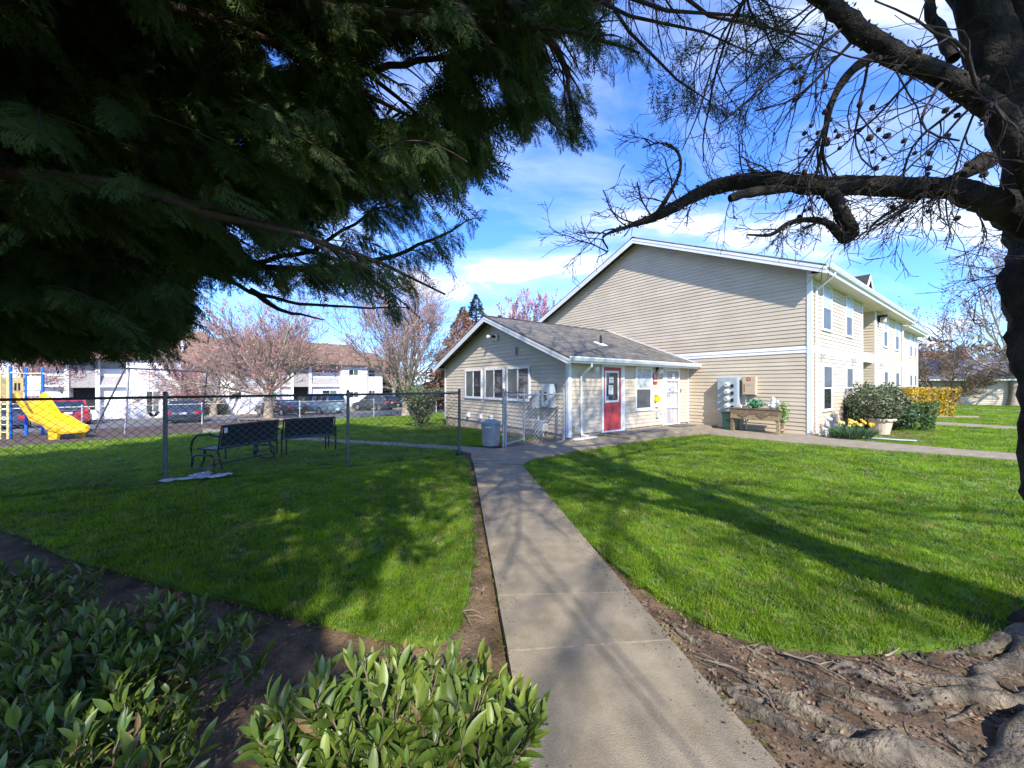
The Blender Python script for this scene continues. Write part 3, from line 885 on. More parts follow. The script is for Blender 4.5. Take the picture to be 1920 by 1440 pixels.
    for k in range(8):
        t = 4.99 + .095 * k
        m = M(); m.tube([WS.pt(t, .12, .082), WS.pt(t, 2.1, .082)], .0085, 5); m.build('bar', WHITE, g)
    WS.box(M(), 5.18, 5.42, 1.31, 1.47, .096, .10).build('sticker', STICKER, g)
    pq = M(); WS.box(pq, 5.21, 5.39, 1.40, 1.43, .1005, .102); WS.box(pq, 5.21, 5.33, 1.35, 1.37, .1005, .102); pq.build('print', PAPER, g)
    WS.box(M(), 5.30, 5.44, 1.72, 1.98, .096, .10).build('notice', PAPER, g)
    M().tube([WS.pt(4.97, 1.20, .09), WS.pt(4.97, 1.20, .14), WS.pt(5.07, 1.18, .14)], .014, 6).build('door_handle', CHROME, g)
    # roof vent pipe
    v = M(); v.lathe([(.045, 0), (.045, .36)], (2.95, 1.3, zr - m_ * (ar - 1.3) - .05), 10)
    vp = v.build('vent_pipe', BLACK, o, smooth=False)
    q = M(); zq = zr - m_ * (ar - 1.3)
    q.hexa([(2.78, 1.1, zq - .2 * m_ + .004), (3.12, 1.1, zq - .2 * m_ + .004), (3.12, 1.5, zq + .2 * m_ + .004), (2.78, 1.5, zq + .2 * m_ + .004), (2.80, 1.1, zq - .2 * m_ + .02), (3.10, 1.1, zq - .2 * m_ + .02), (3.10, 1.48, zq + .2 * m_ + .02), (2.80, 1.48, zq + .2 * m_ + .02)])
    q.build('vent_flashing', GUTTER, vp)
    return o


main_block(); second_block(); annex()
MATS_EXTRA = 0


def white_apartments():
    A = 38.5; zb, ze = -1.45, 3.95
    o = bthing('white_apartments', 'long white two storey apartments with brown shake roof behind the parked cars', 'building', A, -30, zb)
    W = Wall((0, A), (1, 0), (0, -1))           # t = b
    def blk(b0, b1, d, nm='wall', mt=APTWALL, z1=ze):
        M().box(b0, b1, A - d, A + 9, zb - .5, z1).build(nm, mt, o)
        if mt is APTWALL:                        # upright battens
            m = M(); k = b0 + .4
            while k < b1 - .1: m.box(k, k + .05, A - d - .02, A - d, zb, z1 - .25); k += .6
            m.build('batten', APTTRIM, o, kind='stuff')
            M().box(b0 - .03, b1 + .03, A - d - .05, A - d - .002, z1 - .22, z1).build('fascia', APTTRIM, o)
            M().box(b0, b1, A - d - .035, A - d - .022, 1.18, 1.34).build('band_board', APTTRIM, o)
    def balc(b0, b1, ent):
        """recessed bay: upper balcony with shingled parapet, lower wall"""
        M().box(b0, b1, A + .6, A + 9, zb - .5, ze).build('wall', APTWALL, o)
        c = ent
        M().box(b0, c[0] - .1, A - .1, A + .6, zb - .4, 1.3).build('bay_wall', APTWALL, o)
        M().box(c[1] + .1, b1, A - .1, A + .6, zb - .4, 1.3).build('bay_wall', APTWALL, o)
        for x0, x1 in ((b0, c[0] - .1), (c[1] + .1, b1)):
            M().prism([(x0, A - .45, 1.5), (x0, A - .12, 2.25), (x0, A - .05, 2.25), (x0, A - .05, 1.5)], (x1 - x0, 0, 0)).build('shingled_parapet', APTSH, o)
            M().box(x0, x1, A - .47, A - .05, 1.33, 1.5).build('parapet_trim', APTTRIM, o)
            M().box(x0, x1, A - .14, A - .03, 2.26, 2.9).build('balcony_rail', APTWALL, o)
        M().box(c[0], c[1], A - .42, A + .3, 1.3, 3.2).build('porch_hood', APTSH, o)
        for x in (c[0], c[1]): M().box(x - .12, x + .12, A - .55, A - .2, zb, 3.6).build('post', APTTRIM, o)
        M().box(c[0] + .1, c[1] - .1, A + .55, A + .59, zb, 1.3).build('entry', DARK, o)
        for k in range(5): M().box(c[0] + .1, c[1] - .1, A - .55 + .2 * k, A - .35 + .2 * k, zb, zb + .17 * (k + 1)).build('step', APTTRIM, o)
    blk(-30, -20.4, .9)
    balc(-20.4, -15.2, (-18.7, -17.0))
    blk(-15.2, -11.7, 1.2)
    blk(-11.7, -8.9, .3, mt=APTSH)
    blk(-8.9, -4.0, .5)
    balc(-4.0, 1.8, (-2.9, -1.2))
    blk(1.8, 4.7, .9); blk(4.7, 6.65, .2)
    def win(t0, t1, z0, z1, d, top=GLASS, bot=GLASS_L):
        Wd = Wall((0, A - d), (1, 0), (0, -1)); window(o, Wd, t0, t1, z0, z1, 'slide', top, bot, fr=.07, name='window', mt=APTTRIM)
    for t0, t1, z0, z1, d in ((-26, -24.5, 2.5, 3.4, .9), (-26, -24.5, -.1, .9, .9), (-12.9, -12.1, 2.75, 3.5, 1.2), (-14, -13.1, -.9, 1.0, 1.2), (-10.9, -9.9, 2.5, 3.3, .3), (-10.9, -9.8, .0, .9, .3), (-8.3, -7.2, .05, .9, .5),
                              (-8.3, -7.2, 2.5, 3.4, .5), (-3.9, -3.1, 2.3, 3.3, -.6), (-.6, 1.3, 2.3, 3.3, -.6), (.0, 1.6, -.2, .95, .1), (2.6, 3.7, 2.55, 3.3, .9), (2.6, 3.7, .0, .75, .9), (5.0, 5.8, 2.4, 3.3, .2), (5.0, 5.8, -.2, .9, .2)):
        win(t0, t1, z0, z1, d)
    M().box(-5.2, -4.35, A - .56, A - .502, zb, .75).build('door', mat('green_door', (.05, .28, .20), rough=.5), o)
    for b0, b1, zr in ((-30, -10, 7.0), (-10, 4.2, 6.5), (4.2, 7.1, 5.6)):
        zl = ze - .12
        roof_slope(o, b0, b1, A - 1.5, zl, A + 3.6, zr, APTROOF, .12); roof_slope(o, b0, b1, A + 9.4, zl, A + 3.6, zr, APTROOF, .12)
        M().prism([(b1 - .3, A + .0, ze - .1), (b1 - .3, A + 9, ze - .1), (b1 - .3, A + 3.6, zr - .15)], (.1, 0, 0)).build('gable_end', APTWALL, o)
    M().box(-11.8, -11.62, A - .2, A + 1.2, ze - .3, 5.6).build('parapet_wall', APTWALL, o)


white_apartments()


def garage():
    p = Vector((41.0, 37.9, 0)); q = Vector((48.0, 33.0, 0)); d = (q - p).normalized(); ang = math.atan2(d.y, d.x)
    zb = -.45
    o = thing('garage_building', 'low beige garage with blank sided wall and grey roof across the back lawn', 'garage', (p.x, p.y, zb), ang)
    x0, x1 = -7, 14
    M().box(x0, x1, 0, 7, -.3, 2.35).build('wall', SIDING, o)
    W = Wall((x0, 0), (1, 0), (0, -1))
    big = None
    z = .05; k = 0
    while z < 2.3:
        m = M(); m.hexa([W.pt(0, z, .03), W.pt(x1 - x0, z, .03), W.pt(x1 - x0, z, 0), W.pt(0, z, 0), W.pt(0, z + .19, .003), W.pt(x1 - x0, z + .19, .003), W.pt(x1 - x0, z + .19, 0), W.pt(0, z + .19, 0)])
        m.build('siding_board', SIDING, o); z += .19
    M().box(x0 - .3, x1 + .3, -.5, -.02, 2.36, 2.40).build('soffit', SOFFIT, o)
    m = M(); m.prism([(x0 - .3, -.55, 2.42), (x0 - .3, 3.5, 4.6), (x0 - .3, 7.5, 2.42)], (x1 - x0 + .6, 0, 0)); m.build('roof', GREYROOF, o)
    M().box(x0 - .3, x1 + .3, -.66, -.55, 2.38, 2.52).build('gutter', GUTTER, o)


garage()


# ------------------------------------------------------------------ fences
def g3(p, dz=0.): return Vector((p[0], p[1], float(gz(p[0], p[1])) + dz))


def chain_panel(m, p, q, h, w=.13, hh=.115, r=.0030, z0=.05, knuckle=True):
    """diamond wire between two ground points"""
    p, q = Vector(p), Vector(q); d = q - p; L = Vector((d.x, d.y, 0)).length
    n = Vector((-d.y, d.x, 0)).normalized()
    sl = hh / w * 1.0
    H = h - z0
    run = H * w / hh
    def pt(s, z, o): return p + d * (s / L) + Vector((0, 0, z0 + z)) + n * o
    s = -run
    while s < L:
        for sg in (0, 1):
            a, b = s, s + run
            za, zb = (0, H) if sg == 0 else (H, 0)
            t0 = max(0, (0 - a) / (b - a)); t1 = min(1, (L - a) / (b - a))
            if t1 - t0 < .01: continue
            s0, s1 = a + (b - a) * t0, a + (b - a) * t1
            w0, w1 = za + (zb - za) * t0, za + (zb - za) * t1
            m.tube([pt(s0, w0, .003 * (sg * 2 - 1)), pt(s1, w1, .003 * (sg * 2 - 1))], r, 4, cap=False)
        s += w
    if knuckle:
        k = 0.
        while k < L - w * .5:
            m.tube([pt(k, H - .005, 0), pt(k + w * .25, H + .035, 0), pt(k + w * .5, H - .005, 0)], r, 4, cap=False); k += w
    return m


def chain_fence(name, label, posts, h, mt_post, mt_rail, r=.03, rr=.021, wire=WIRE, w=.13, wr=.003, group=None, rail_z=None, knuckle=True, org=None, top=None):
    o0 = posts[len(posts) // 2]
    o = thing(name, label, 'fence', (o0[0], o0[1], float(gz(*o0))), 0, group)
    ORG[o.name] = (o0[0], o0[1], float(gz(*o0)))
    for p in posts:
        a = g3(p, -.15); m = M().tube([a, g3(p, h + .02)], r, 8)
        m.ball(g3(p, h + .03), r * 1.12, 8, sc=(1, 1, .8))
        m.build('post', mt_post, o)
    rz = rail_z or h - .04
    for p, q in zip(posts[:-1], posts[1:]):
        M().tube([g3(p, rz), g3(q, rz)], rr, 6).build('rail', mt_rail, o)
        b = M().tube([g3(p, rz + .03), g3(p, rz - .03)], r * 1.25, 8); b.build('bracket', mt_post, o)
    wm = M()
    for p, q in zip(posts[:-1], posts[1:]): chain_panel(wm, g3(p), g3(q), rz + .012, w=w, hh=w * .88, r=wr, knuckle=knuckle)
    wm.build('wire_mesh', wire, o, kind='stuff')
    return o


FP = [(-14.3, 2.1), (-11.2, 3.55), (-8.45, 4.85), (-5.74, 6.18), (-3.26, 7.42), (-1.23, 8.72)]
chain_fence('chain_link_fence', 'long dark chain link fence between the near lawn and the playground', FP, 1.45, DGALV, DGALV, r=.031, rr=.024)
chain_fence('chain_link_fence', 'short silver chain link panel by the utility boxes at the office corner', [(-.16, 9.38), (1.46, 10.55)], 1.40, GALV, GALV, r=.03, wire=GALV, rail_z=1.33)


def gate():
    p, q = (-.22, 9.34), (.33, 10.3)
    o = thing('chain_link_gate', 'open chain link gate leaf with rusty top rail swung beside the wall', 'gate', (p[0], p[1], 0))
    ORG[o.name] = (p[0], p[1], 0.)
    for k, c in enumerate((p, q)):
        M().tube([g3(c, .04 if k else -.1), g3(c, 1.47)], .027, 8).ball(g3(c, 1.475), .03, 8).build('post', GALV, o)
    M().tube([g3(p, 1.40), g3(q, 1.40)], .021, 6).build('rail', RUST, o)
    M().tube([g3(p, .10), g3(q, .10)], .021, 6).build('rail', GALV, o)
    wm = M(); chain_panel(wm, g3(p), g3(q), 1.40, z0=.10); wm.build('wire_mesh', GALV, o, kind='stuff')
    for z in (.35, 1.15): M().tube([g3(p, z), g3((p[0] - .05, p[1] - .02), z)], .035, 6).build('hinge', GALV, o)
    l = M(); l.tube([g3(q, 1.02), g3((q[0] + .12, q[1] + .12), 1.03), g3((q[0] + .22, q[1] + .2), 1.09)], .012, 6); l.build('latch', RUST, o)


gate()
BF = [tuple(P(20.6, b)) for b in (-32, -27.5, -23, -18.5, -14, -9.3, -4.3, .5, 5.5)]
chain_fence('chain_link_fence', 'low pale chain link fence along the parking lot behind the swings', BF, 1.22, BOXLIGHT, GALV, r=.035, rr=.022, wire=GALV, w=.20, wr=.0032, knuckle=False)


# ------------------------------------------------------------------ seats, playground
def bench(name, label, x, y, rz, glider):
    z = float(gz(x, y)); w = 1.10 if not glider else 1.22
    o = thing(name, label, 'bench', (x, y, z), rz, 'black outdoor benches behind the fence')
    h = w / 2; t = .02
    bz0, bz1, sy, by = .40, .84, .50, -.02
    back = lambda z: by - .10 * (z - bz0) / (bz1 - bz0)
    for s in (-1, 1):                                   # two sling panels
        x0, x1 = (-h + .03, -.015) if s < 0 else (.015, h - .03)
        M().hexa([(x0, back(bz0 + .05) - .008, bz0 + .05), (x1, back(bz0 + .05) - .008, bz0 + .05), (x1, back(bz0 + .05) + .008, bz0 + .05), (x0, back(bz0 + .05) + .008, bz0 + .05),
                  (x0, back(bz1) - .008, bz1), (x1, back(bz1) - .008, bz1), (x1, back(bz1) + .008, bz1), (x0, back(bz1) + .008, bz1)]).build('backrest', SLING, o)
        M().box(x0, x1, .02, sy - .02, bz0 - .008, bz0 + .008).build('seat', SEATSLING, o)
    fr = M()
    for xx in (-h, 0, h): fr.tube([(xx, back(bz1 + .02), bz1 + .02), (xx, by, bz0), (xx, sy, bz0 + .01)], t * .8, 6)
    fr.tube([(-h, back(bz1 + .02), bz1 + .02), (h, back(bz1 + .02), bz1 + .02)], t, 6); fr.tube([(-h, by, bz0 + .03), (h, by, bz0 + .03)], t * .8, 6); fr.tube([(-h, sy, bz0), (h, sy, bz0)], t, 6)
    fr.build('frame', BLACK, o)
    for s in (-1, 1):
        xx = s * (h + .03)
        if not glider:
            M().tube([(xx, by - .06, .62), (xx, .25, .635), (xx, sy + .02, .62), (xx, sy + .05, .55)], t * 1.1, 6).build('armrest', BLACK, o)
            M().tube([(xx, sy + .05, .56), (xx, sy + .05, 0)], t, 6).build('leg', BLACK, o)
            M().tube([(xx, by - .06, .62), (xx, by - .04, 0)], t, 6).build('leg', BLACK, o)
            M().tube([(s * (h - .12), sy * .5, bz0), (s * (h - .12), sy * .5, 0)], t * .9, 6).build('leg', BLACK, o)
        else:
            M().tube([(xx, by - .08, .66), (xx, .15, .70), (xx, sy - .02, .67), (xx, sy + .10, .56), (xx, sy + .14, .42), (xx, sy + .10, .20), (xx, sy + .12, .05), (xx, sy + .02, .02), (xx, .1, .02), (xx, .02, .08), (xx, .05, .26), (xx, .12, .30), (xx, sy, .29), (xx, sy + .1, .24)], t * 1.1, 6).build('armrest', BLACK, o)
            M().tube([(s * (h - .06), .06, bz0), (s * (h - .06), .02, .2), (s * (h - .04), -.10, .02)], t, 6).build('leg', BLACK, o)
            M().tube([(s * (h - .06), .40, bz0), (s * (h - .06), .42, .2), (s * (h - .04), .5, .02)], t, 6).build('leg', BLACK, o)
            M().tube([(s * (h - .3), .2, bz0), (s * (h - .25), .12, .18)], t * .8, 6).build('strut', BLACK, o)
    if glider:
        M().tube([(-h, .2, .10), (h, .2, .10)], t * .8, 6).build('crossbar', BLACK, o)
        M().box(-h + .04, -h + .10, back(bz1) - .012, back(bz1) - .0085, .72, .82).build('tag', PAPER, o)
    return o


bench('glider_bench', 'black sling glider bench with curved arms and white tag nearest the mop', -5.42, 7.66, R(74), True)
bench('bench', 'black sling bench with straight legs standing right of the glider', -4.87, 8.96, R(41), False)


def mop():
    a, b = at(385, 888, 6.62), at(412, 838, 7.35)
    o = thing('string_mop', 'string mop leaning on the glider bench with its white head down', 'mop', (a.x, a.y, float(gz(a.x, a.y))))
    ORG[o.name] = tuple(o.location)
    M().tube([a, b], .012, 6).build('handle', RUST, o)
    m = M(); rng = random.Random(4)
    for k in range(26):
        an = rng.uniform(0, 6.28); r = rng.uniform(.05, .20)
        e = Vector((a.x + r * math.cos(an) - .03, a.y + r * math.sin(an) * .6, float(gz(a.x, a.y)) + .05))
        m.tube([a + Vector((0, 0, .02)), (a + e) / 2 + Vector((0, 0, .02)), e], .008, 4, mi=k % 5 == 0)
    m.build('mop_head', [STRING, STRINGB], o)
    c = gp(345, 903); o2 = thing('floor_cloth', 'crumpled white cloths dropped at the foot of the fence post', 'cloth', (c[0], c[1], float(gz(*c))))
    ORG[o2.name] = tuple(o2.location)
    for px, py, l in ((345, 903, .30), (400, 898, .26), (372, 897, .16)):
        q = gp(px, py); m = M(); n = 9; vs = []; fs = []
        for i in range(n):
            for j in range(4):
                x = (i / (n - 1) - .5) * l * 2; y = (j / 3 - .5) * .18
                vs.append((q[0] + x * .85 - y * .4, q[1] + x * .45 + y, float(gz(*q)) + .055 + .05 * mnoise.noise(Vector((x * 14, y * 14, px)))))
        for i in range(n - 1):
            for j in range(3): fs.append((i * 4 + j, i * 4 + 4 + j, i * 4 + 5 + j, i * 4 + 1 + j))
        m.add(vs, fs); m.build('fold', STRING, o2, smooth=True)


mop()


def play_structure():
    A, B, C, D = (-20.1, 15.0), (-21.3, 16.4), (-20.3, 16.1), (-21.0, 15.35)
    A, C, B, D = Vector((-20.15, 15.0, 0)), Vector((-20.3, 16.15, 0)), Vector((-21.4, 16.45, 0)), Vector((-21.35, 15.3, 0))
    zg = float(gz(-20.7, 15.7)); o = thing('play_structure', 'playground tower with blue posts, cream panels and a big yellow slide', 'play structure', (-20.7, 15.7, zg))
    ORG[o.name] = (-20.7, 15.7, zg)
    dz = zg + 1.52
    for p in (A, B, C, D):
        M().tube([p + Vector((0, 0, zg - .1)), p + Vector((0, 0, zg + 2.9))], .052, 12).ball(p + Vector((0, 0, zg + 2.9)), .054, 10, sc=(1, 1, .6)).build('post', PLAYBLUE, o)
    up = lambda p, z: p + Vector((0, 0, z))
    M().hexa([up(D, dz - .08), up(A, dz - .08), up(C, dz - .08), up(B, dz - .08), up(D, dz), up(A, dz), up(C, dz), up(B, dz)]).build('deck', PLAYRED, o)
    for p, q in ((A, D), (D, B), (B, C)):
        M().tube([up(p, zg + 2.68), up(q, zg + 2.68)], .03, 6).build('rail', PLAYCREAM, o)
    M().tube([up(A, zg + 2.68), up(A + (A - D) * .35, zg + 2.66)], .03, 6).build('rail', PLAYCREAM, o)
    M().tube([up(C, zg + 2.68), up(C + (C - B) * .12, zg + 2.66)], .03, 6).build('rail', PLAYCREAM, o)
    # slotted panel between D and B and the game panel between B and C
    def panel(p, q, z0, z1, nm, mt, th=.02):
        d = (q - p).normalized(); n = Vector((-d.y, d.x, 0)) * th; p = p + d * .12; q = q - d * .12
        M().hexa([up(p - n, z0), up(q - n, z0), up(q + n, z0), up(p + n, z0), up(p - n, z1), up(q - n, z1), up(q + n, z1), up(p + n, z1)]).build(nm, mt, o)
        return p, q, n
    p, q, n = panel(D, B, dz + .08, dz + .98, 'slotted_panel', PLAYCREAM)
    for f in (.70, .84):
        c = p + (q - p) * f; d = (q - p).normalized() * .035; nn_ = n * 1.3
        M().hexa([up(c - d - nn_, dz + .42), up(c + d - nn_, dz + .42), up(c + d + nn_, dz + .42), up(c - d + nn_, dz + .42), up(c - d - nn_, dz + .74), up(c + d - nn_, dz + .74), up(c + d + nn_, dz + .74), up(c - d + nn_, dz + .74)]).build('slot', DARK, o)
    for j in range(3):
        z0 = dz + .10 + j * .33
        p, q, n = panel(B, C, z0, z0 + .29, 'game_tile', PAPER)
        d = (q - p).normalized()
        for i, ch in enumerate(('XXO', 'XXO', 'OIO')[j]):
            c = p + (q - p) * (.2 + .3 * i) - n * 1.25; zc = z0 + .145
            m = M(); e = d * .07
            if ch == 'X': m.tube([up(c - e, zc - .09), up(c + e, zc + .09)], .012, 4); m.tube([up(c + e, zc - .09), up(c - e, zc + .09)], .012, 4)
            elif ch == 'I': m.tube([up(c, zc - .09), up(c, zc + .09)], .012, 4)
            else: m.tube([up(c + d * .07 * math.cos(t), zc + .09 * math.sin(t)) for t in np.linspace(0, 6.28, 11)], .012, 4)
            m.build('game_mark', PRINT, o)
    # ladder on the near side between D and A
    l0 = Vector((-20.36, 14.85, 0)); l1 = Vector((-19.98, 14.80, 0)); nd = Vector((0, 0, 0))
    for p in (l0, l1): M().tube([up(p + nd, zg), up(p + nd * .8, zg + 2.5), up(p, zg + 2.66)], .035, 8).build('ladder_rail', PLAYCREAM, o)
    for k in range(5):
        z = zg + .3 + .3 * k; M().tube([up(l0 + nd, z), up(l1 + nd, z)], .022, 6).build('rung', PLAYCREAM, o)
    # slide: an open trough
    s0 = (A + C) / 2; s1 = Vector((-16.75, 14.25, 0)); d = (s1 - s0); Ls = d.length; d.normalize(); n = Vector((-d.y, d.x, 0))
    zb = float(gz(s1.x, s1.y)); prof = [(0, dz + .02), (.25, dz), (.55, dz - .10), (Ls * .42, dz - .75), (Ls * .66, zb + .52), (Ls * .78, zb + .36), (Ls * .9, zb + .31), (Ls, zb + .27)]
    sec = [(-.43, .26), (-.39, .29), (-.35, .24), (-.28, .04), (-.17, .0), (.17, .0), (.28, .04), (.35, .24), (.39, .29), (.43, .26), (.41, .02), (.33, -.06), (-.33, -.06), (-.41, .02)]
    vs = []; fs = []
    for i, (t, z) in enumerate(prof):
        wsc = 1.0 if i < 5 else 1.05
        lift = 1.25 if i in (1, 2) else (.75 if i > 5 else 1.)
        for u, v in sec: vs.append(s0 + d * t + n * u * wsc + Vector((0, 0, z + v * (lift if v > .1 else 1))))
    k = len(sec)
    for i in range(len(prof) - 1):
        for j in range(k): fs.append((i * k + j, i * k + (j + 1) % k, i * k + k + (j + 1) % k, i * k + k + j))
    fs.append(tuple(range(k))[::-1]); fs.append(tuple(range((len(prof) - 1) * k, len(prof) * k)))
    M().add(vs, fs).build('slide', PLAYYEL, o)
    e = s0 + d * (Ls - .45)
    for s in (-1, 1):
        ft = M(); q0 = e + n * .34 * s
        ft.hexa([up(q0 - d * .28 - n * .04, zb - .05), up(q0 + d * .28 - n * .04, zb - .05), up(q0 + d * .28 + n * .04, zb - .05), up(q0 - d * .28 + n * .04, zb - .05), up(q0 - d * .36 - n * .04, zb + .28), up(q0 + d * .4 - n * .04, zb + .25), up(q0 + d * .4 + n * .04, zb + .25), up(q0 - d * .36 + n * .04, zb + .28)])
        ft.build('slide_foot', PLAYYEL, o)


play_structure()


def swing_set():
    a, b = Vector((-17.25, 16.7, 2.30)), Vector((-17.75, 21.7, 2.31))
    zg = float(gz(-17.5, 19)); o = thing('swing_set', 'grey steel swing set with one black belt swing', 'swing set', (-17.5, 19, zg)); ORG[o.name] = (-17.5, 19, zg)
    dirb = (b - a).normalized()
    M().tube([a, b], .038, 8).build('top_bar', STEEL, o)
    for c, l1, l2, s in ((a, (-19.0, 16.9), (-16.55, 15.95), -1), (b, (-18.2, 21.9), (-15.66, 21.62), 1)):
        f1, f2 = g3(l1, -.1), g3(l2, -.1)
        M().tube([c + dirb * .02 * s, c + (f1 - c) * .04 + dirb * .05 * s, f1], .034, 8).build('leg', STEEL, o)
        M().tube([c - dirb * .1 * s + Vector((.03, 0, -.02)), f2], .034, 8).build('leg', STEEL, o)
    t0, t1 = a + (b - a) * .235, a + (b - a) * .335
    z = .02
    seat = M(); n = 9; pts = []
    for i in range(n):
        f = i / (n - 1); p = t0 + (t1 - t0) * f; pts.append(Vector((p.x, p.y, z + .22 - .22 * math.sin(math.pi * f))))
    wv = Vector((.09, 0, 0)); vs = []; fs = []
    for p in pts: vs += [p - wv, p + wv, p + wv + Vector((0, 0, .014)), p - wv + Vector((0, 0, .014))]
    for i in range(n - 1):
        for j in range(4): fs.append((i * 4 + j, i * 4 + (j + 1) % 4, i * 4 + 4 + (j + 1) % 4, i * 4 + 4 + j))
    st = seat.add(vs, fs).build('swing_seat', RUBBER, o)
    for p, q in ((t0, pts[0]), (t1, pts[-1])): M().tube([p, q], .010, 5).build('chain', STEEL, st)


swing_set()
c_ = [gp(440, 788.5), gp(545, 790.5)]
e_ = Vector((c_[0][0], c_[0][1], float(gz(*c_[0])) + .08)); f_ = Vector((c_[1][0], c_[1][1], float(gz(*c_[1])) + .08))
tb = thing('timber_edging', 'weathered timber edging at the end of the bark mulch under the swings', 'timber', tuple(e_)); ORG[tb.name] = tuple(e_)
M().tube([e_, f_], .11, 4).build('beam', WOOD, tb)


# ------------------------------------------------------------------ vehicles
def car(name, label, x, y, rz, L, Wd, H, colr, kind='sedan', cat='car'):
    """x forward; stations give the shape of the body"""
    z = float(gz(x, y)); o = thing(name, label, cat, (x, y, z), rz, 'vehicles in the parking lot')
    P_ = mat('car_paint_' + label.split()[0] + '_' + label.split()[1], colr, rough=.28, var=.04, spec=.6, coat=.5)
    h = Wd / 2; zb = .24
    if kind == 'sedan': st = [(-.5, .62, .93, .86), (-.485, .80, .97, .94), (-.42, .92, 1, .97), (-.30, .94, 1, 1), (.0, .92, 1, 1), (.20, .90, 1, 1), (.34, .84, 1, .97), (.44, .74, .96, .92), (.49, .60, .88, .84), (.5, .50, .82, .8)]; cabs = [(-.40, -.20, .10, .27, .93, H)]
    elif kind == 'suv': st = [(-.5, .70, .93, .9), (-.49, .95, .98, .95), (-.44, 1.02, 1, .98), (-.2, 1.0, 1, 1), (.1, .98, 1, 1), (.26, .96, 1, .98), (.40, .86, .98, .95), (.47, .74, .92, .9), (.5, .55, .84, .82)]; cabs = [(-.485, -.40, .10, .28, 1.0, H)]
    else: st = [(-.5, .95, .98, .96), (-.49, 1.06, 1, .97), (-.2, 1.08, 1, 1), (.1, 1.06, 1, 1), (.24, 1.05, 1, 1), (.40, .98, 1, .97), (.47, .88, .97, .95), (.5, .6, .94, .92)]; cabs = [(-.49, -.47, -.145, -.13, 1.06, H + .02), (-.10, -.06, .12, .25, 1.06, H)]
    vs = []; fs = []; k = 8
    for fx, zt, wt_, wb in st:
        X = fx * L; w = h * wt_
        lo = zb + (.10 if abs(fx) > .47 else 0)
        vs += [(X, -w * wb * .92, lo), (X, -w, lo + .16), (X, -w * 1.0, zt * .72), (X, -w * .93, zt), (X, w * .93, zt), (X, w * 1.0, zt * .72), (X, w, lo + .16), (X, w * wb * .92, lo)]
    for i in range(len(st) - 1):
        for j in range(k): fs.append((i * k + j, i * k + (j + 1) % k, i * k + k + (j + 1) % k, i * k + k + j))
    fs.append(tuple(range(k))[::-1]); fs.append(tuple(range((len(st) - 1) * k, len(st) * k)))
    bm = M().add(vs, fs)
    glass_ = []
    for xb0, xr0, xr1, xb1, zb_, zr in cabs:
        wb, wr = h * .93, h * .74
        b4 = [(xb0 * L, -wb, zb_ - .02), (xb1 * L, -wb, zb_ - .02), (xb1 * L, wb, zb_ - .02), (xb0 * L, wb, zb_ - .02)]
        r4 = [(xr0 * L, -wr, zr - .03), (xr1 * L, -wr, zr - .05), (xr1 * L, wr, zr - .05), (xr0 * L, wr, zr - .03)]
        t4 = [((xr0 + .015) * L, -wr * .9, zr), ((xr1 - .015) * L, -wr * .9, zr - .02), ((xr1 - .015) * L, wr * .9, zr - .02), ((xr0 + .015) * L, wr * .9, zr)]
        bm.add(b4 + r4 + t4, [(0, 1, 5, 4), (1, 2, 6, 5), (2, 3, 7, 6), (3, 0, 4, 7), (4, 5, 9, 8), (5, 6, 10, 9), (6, 7, 11, 10), (7, 4, 8, 11), (8, 9, 10, 11)])
        q = [Vector(p) for p in b4 + r4]
        def pane(a, b, c, d, u0, u1, v0=.10, v1=.90, off=.012):
            A_, B_, C_, D_ = q[a], q[b], q[c], q[d]
            f = lambda u, v: (A_ * (1 - u) + B_ * u) * (1 - v) + (D_ * (1 - u) + C_ * u) * v
            pts = [f(u0, v0), f(u1, v0), f(u1, v1), f(u0, v1)]
            nrm = (pts[1] - pts[0]).cross(pts[3] - pts[0]).normalized()
            glass_.append([p + nrm * off for p in pts] + [p - nrm * .01 for p in pts])
        long_ = xb1 - xb0 > .4
        for a, b, c, d in ((0, 1, 5, 4), (2, 3, 7, 6)):
            if long_: pane(a, b, c, d, .10, .36); pane(a, b, c, d, .39, .62); pane(a, b, c, d, .65, .88)
            else: pane(a, b, c, d, .08, .48); pane(a, b, c, d, .53, .92)
        pane(1, 2, 6, 5, .07, .93); pane(3, 0, 4, 7, .08, .92)
    body = bm.build('body', P_, o)
    bv = body.modifiers.new('soft', 'BEVEL'); bv.width = .035; bv.segments = 2; bv.limit_method = 'ANGLE'; bv.angle_limit = R(25)
    for g in glass_:
        M().add(g, [(0, 1, 2, 3), (7, 6, 5, 4), (0, 4, 5, 1), (1, 5, 6, 2), (2, 6, 7, 3), (3, 7, 4, 0)]).build('car_window', CARGLASS, o)
    wrad = .33 if kind == 'sedan' else .37
    for fx in (-.30, .31):
        for s in (-1, 1):
            y0, y1 = s * (h - .20), s * (h + .012)
            t = M().tube([(fx * L, y0, wrad), (fx * L, y1, wrad)], wrad, 18).build('wheel', RUBBER, o)
            M().tube([(fx * L, y1 - s * .02, wrad), (fx * L, y1 + s * .008, wrad)], wrad * .62, 12).build('rim', RIM, t)
    zt = .78 if kind == 'sedan' else .95
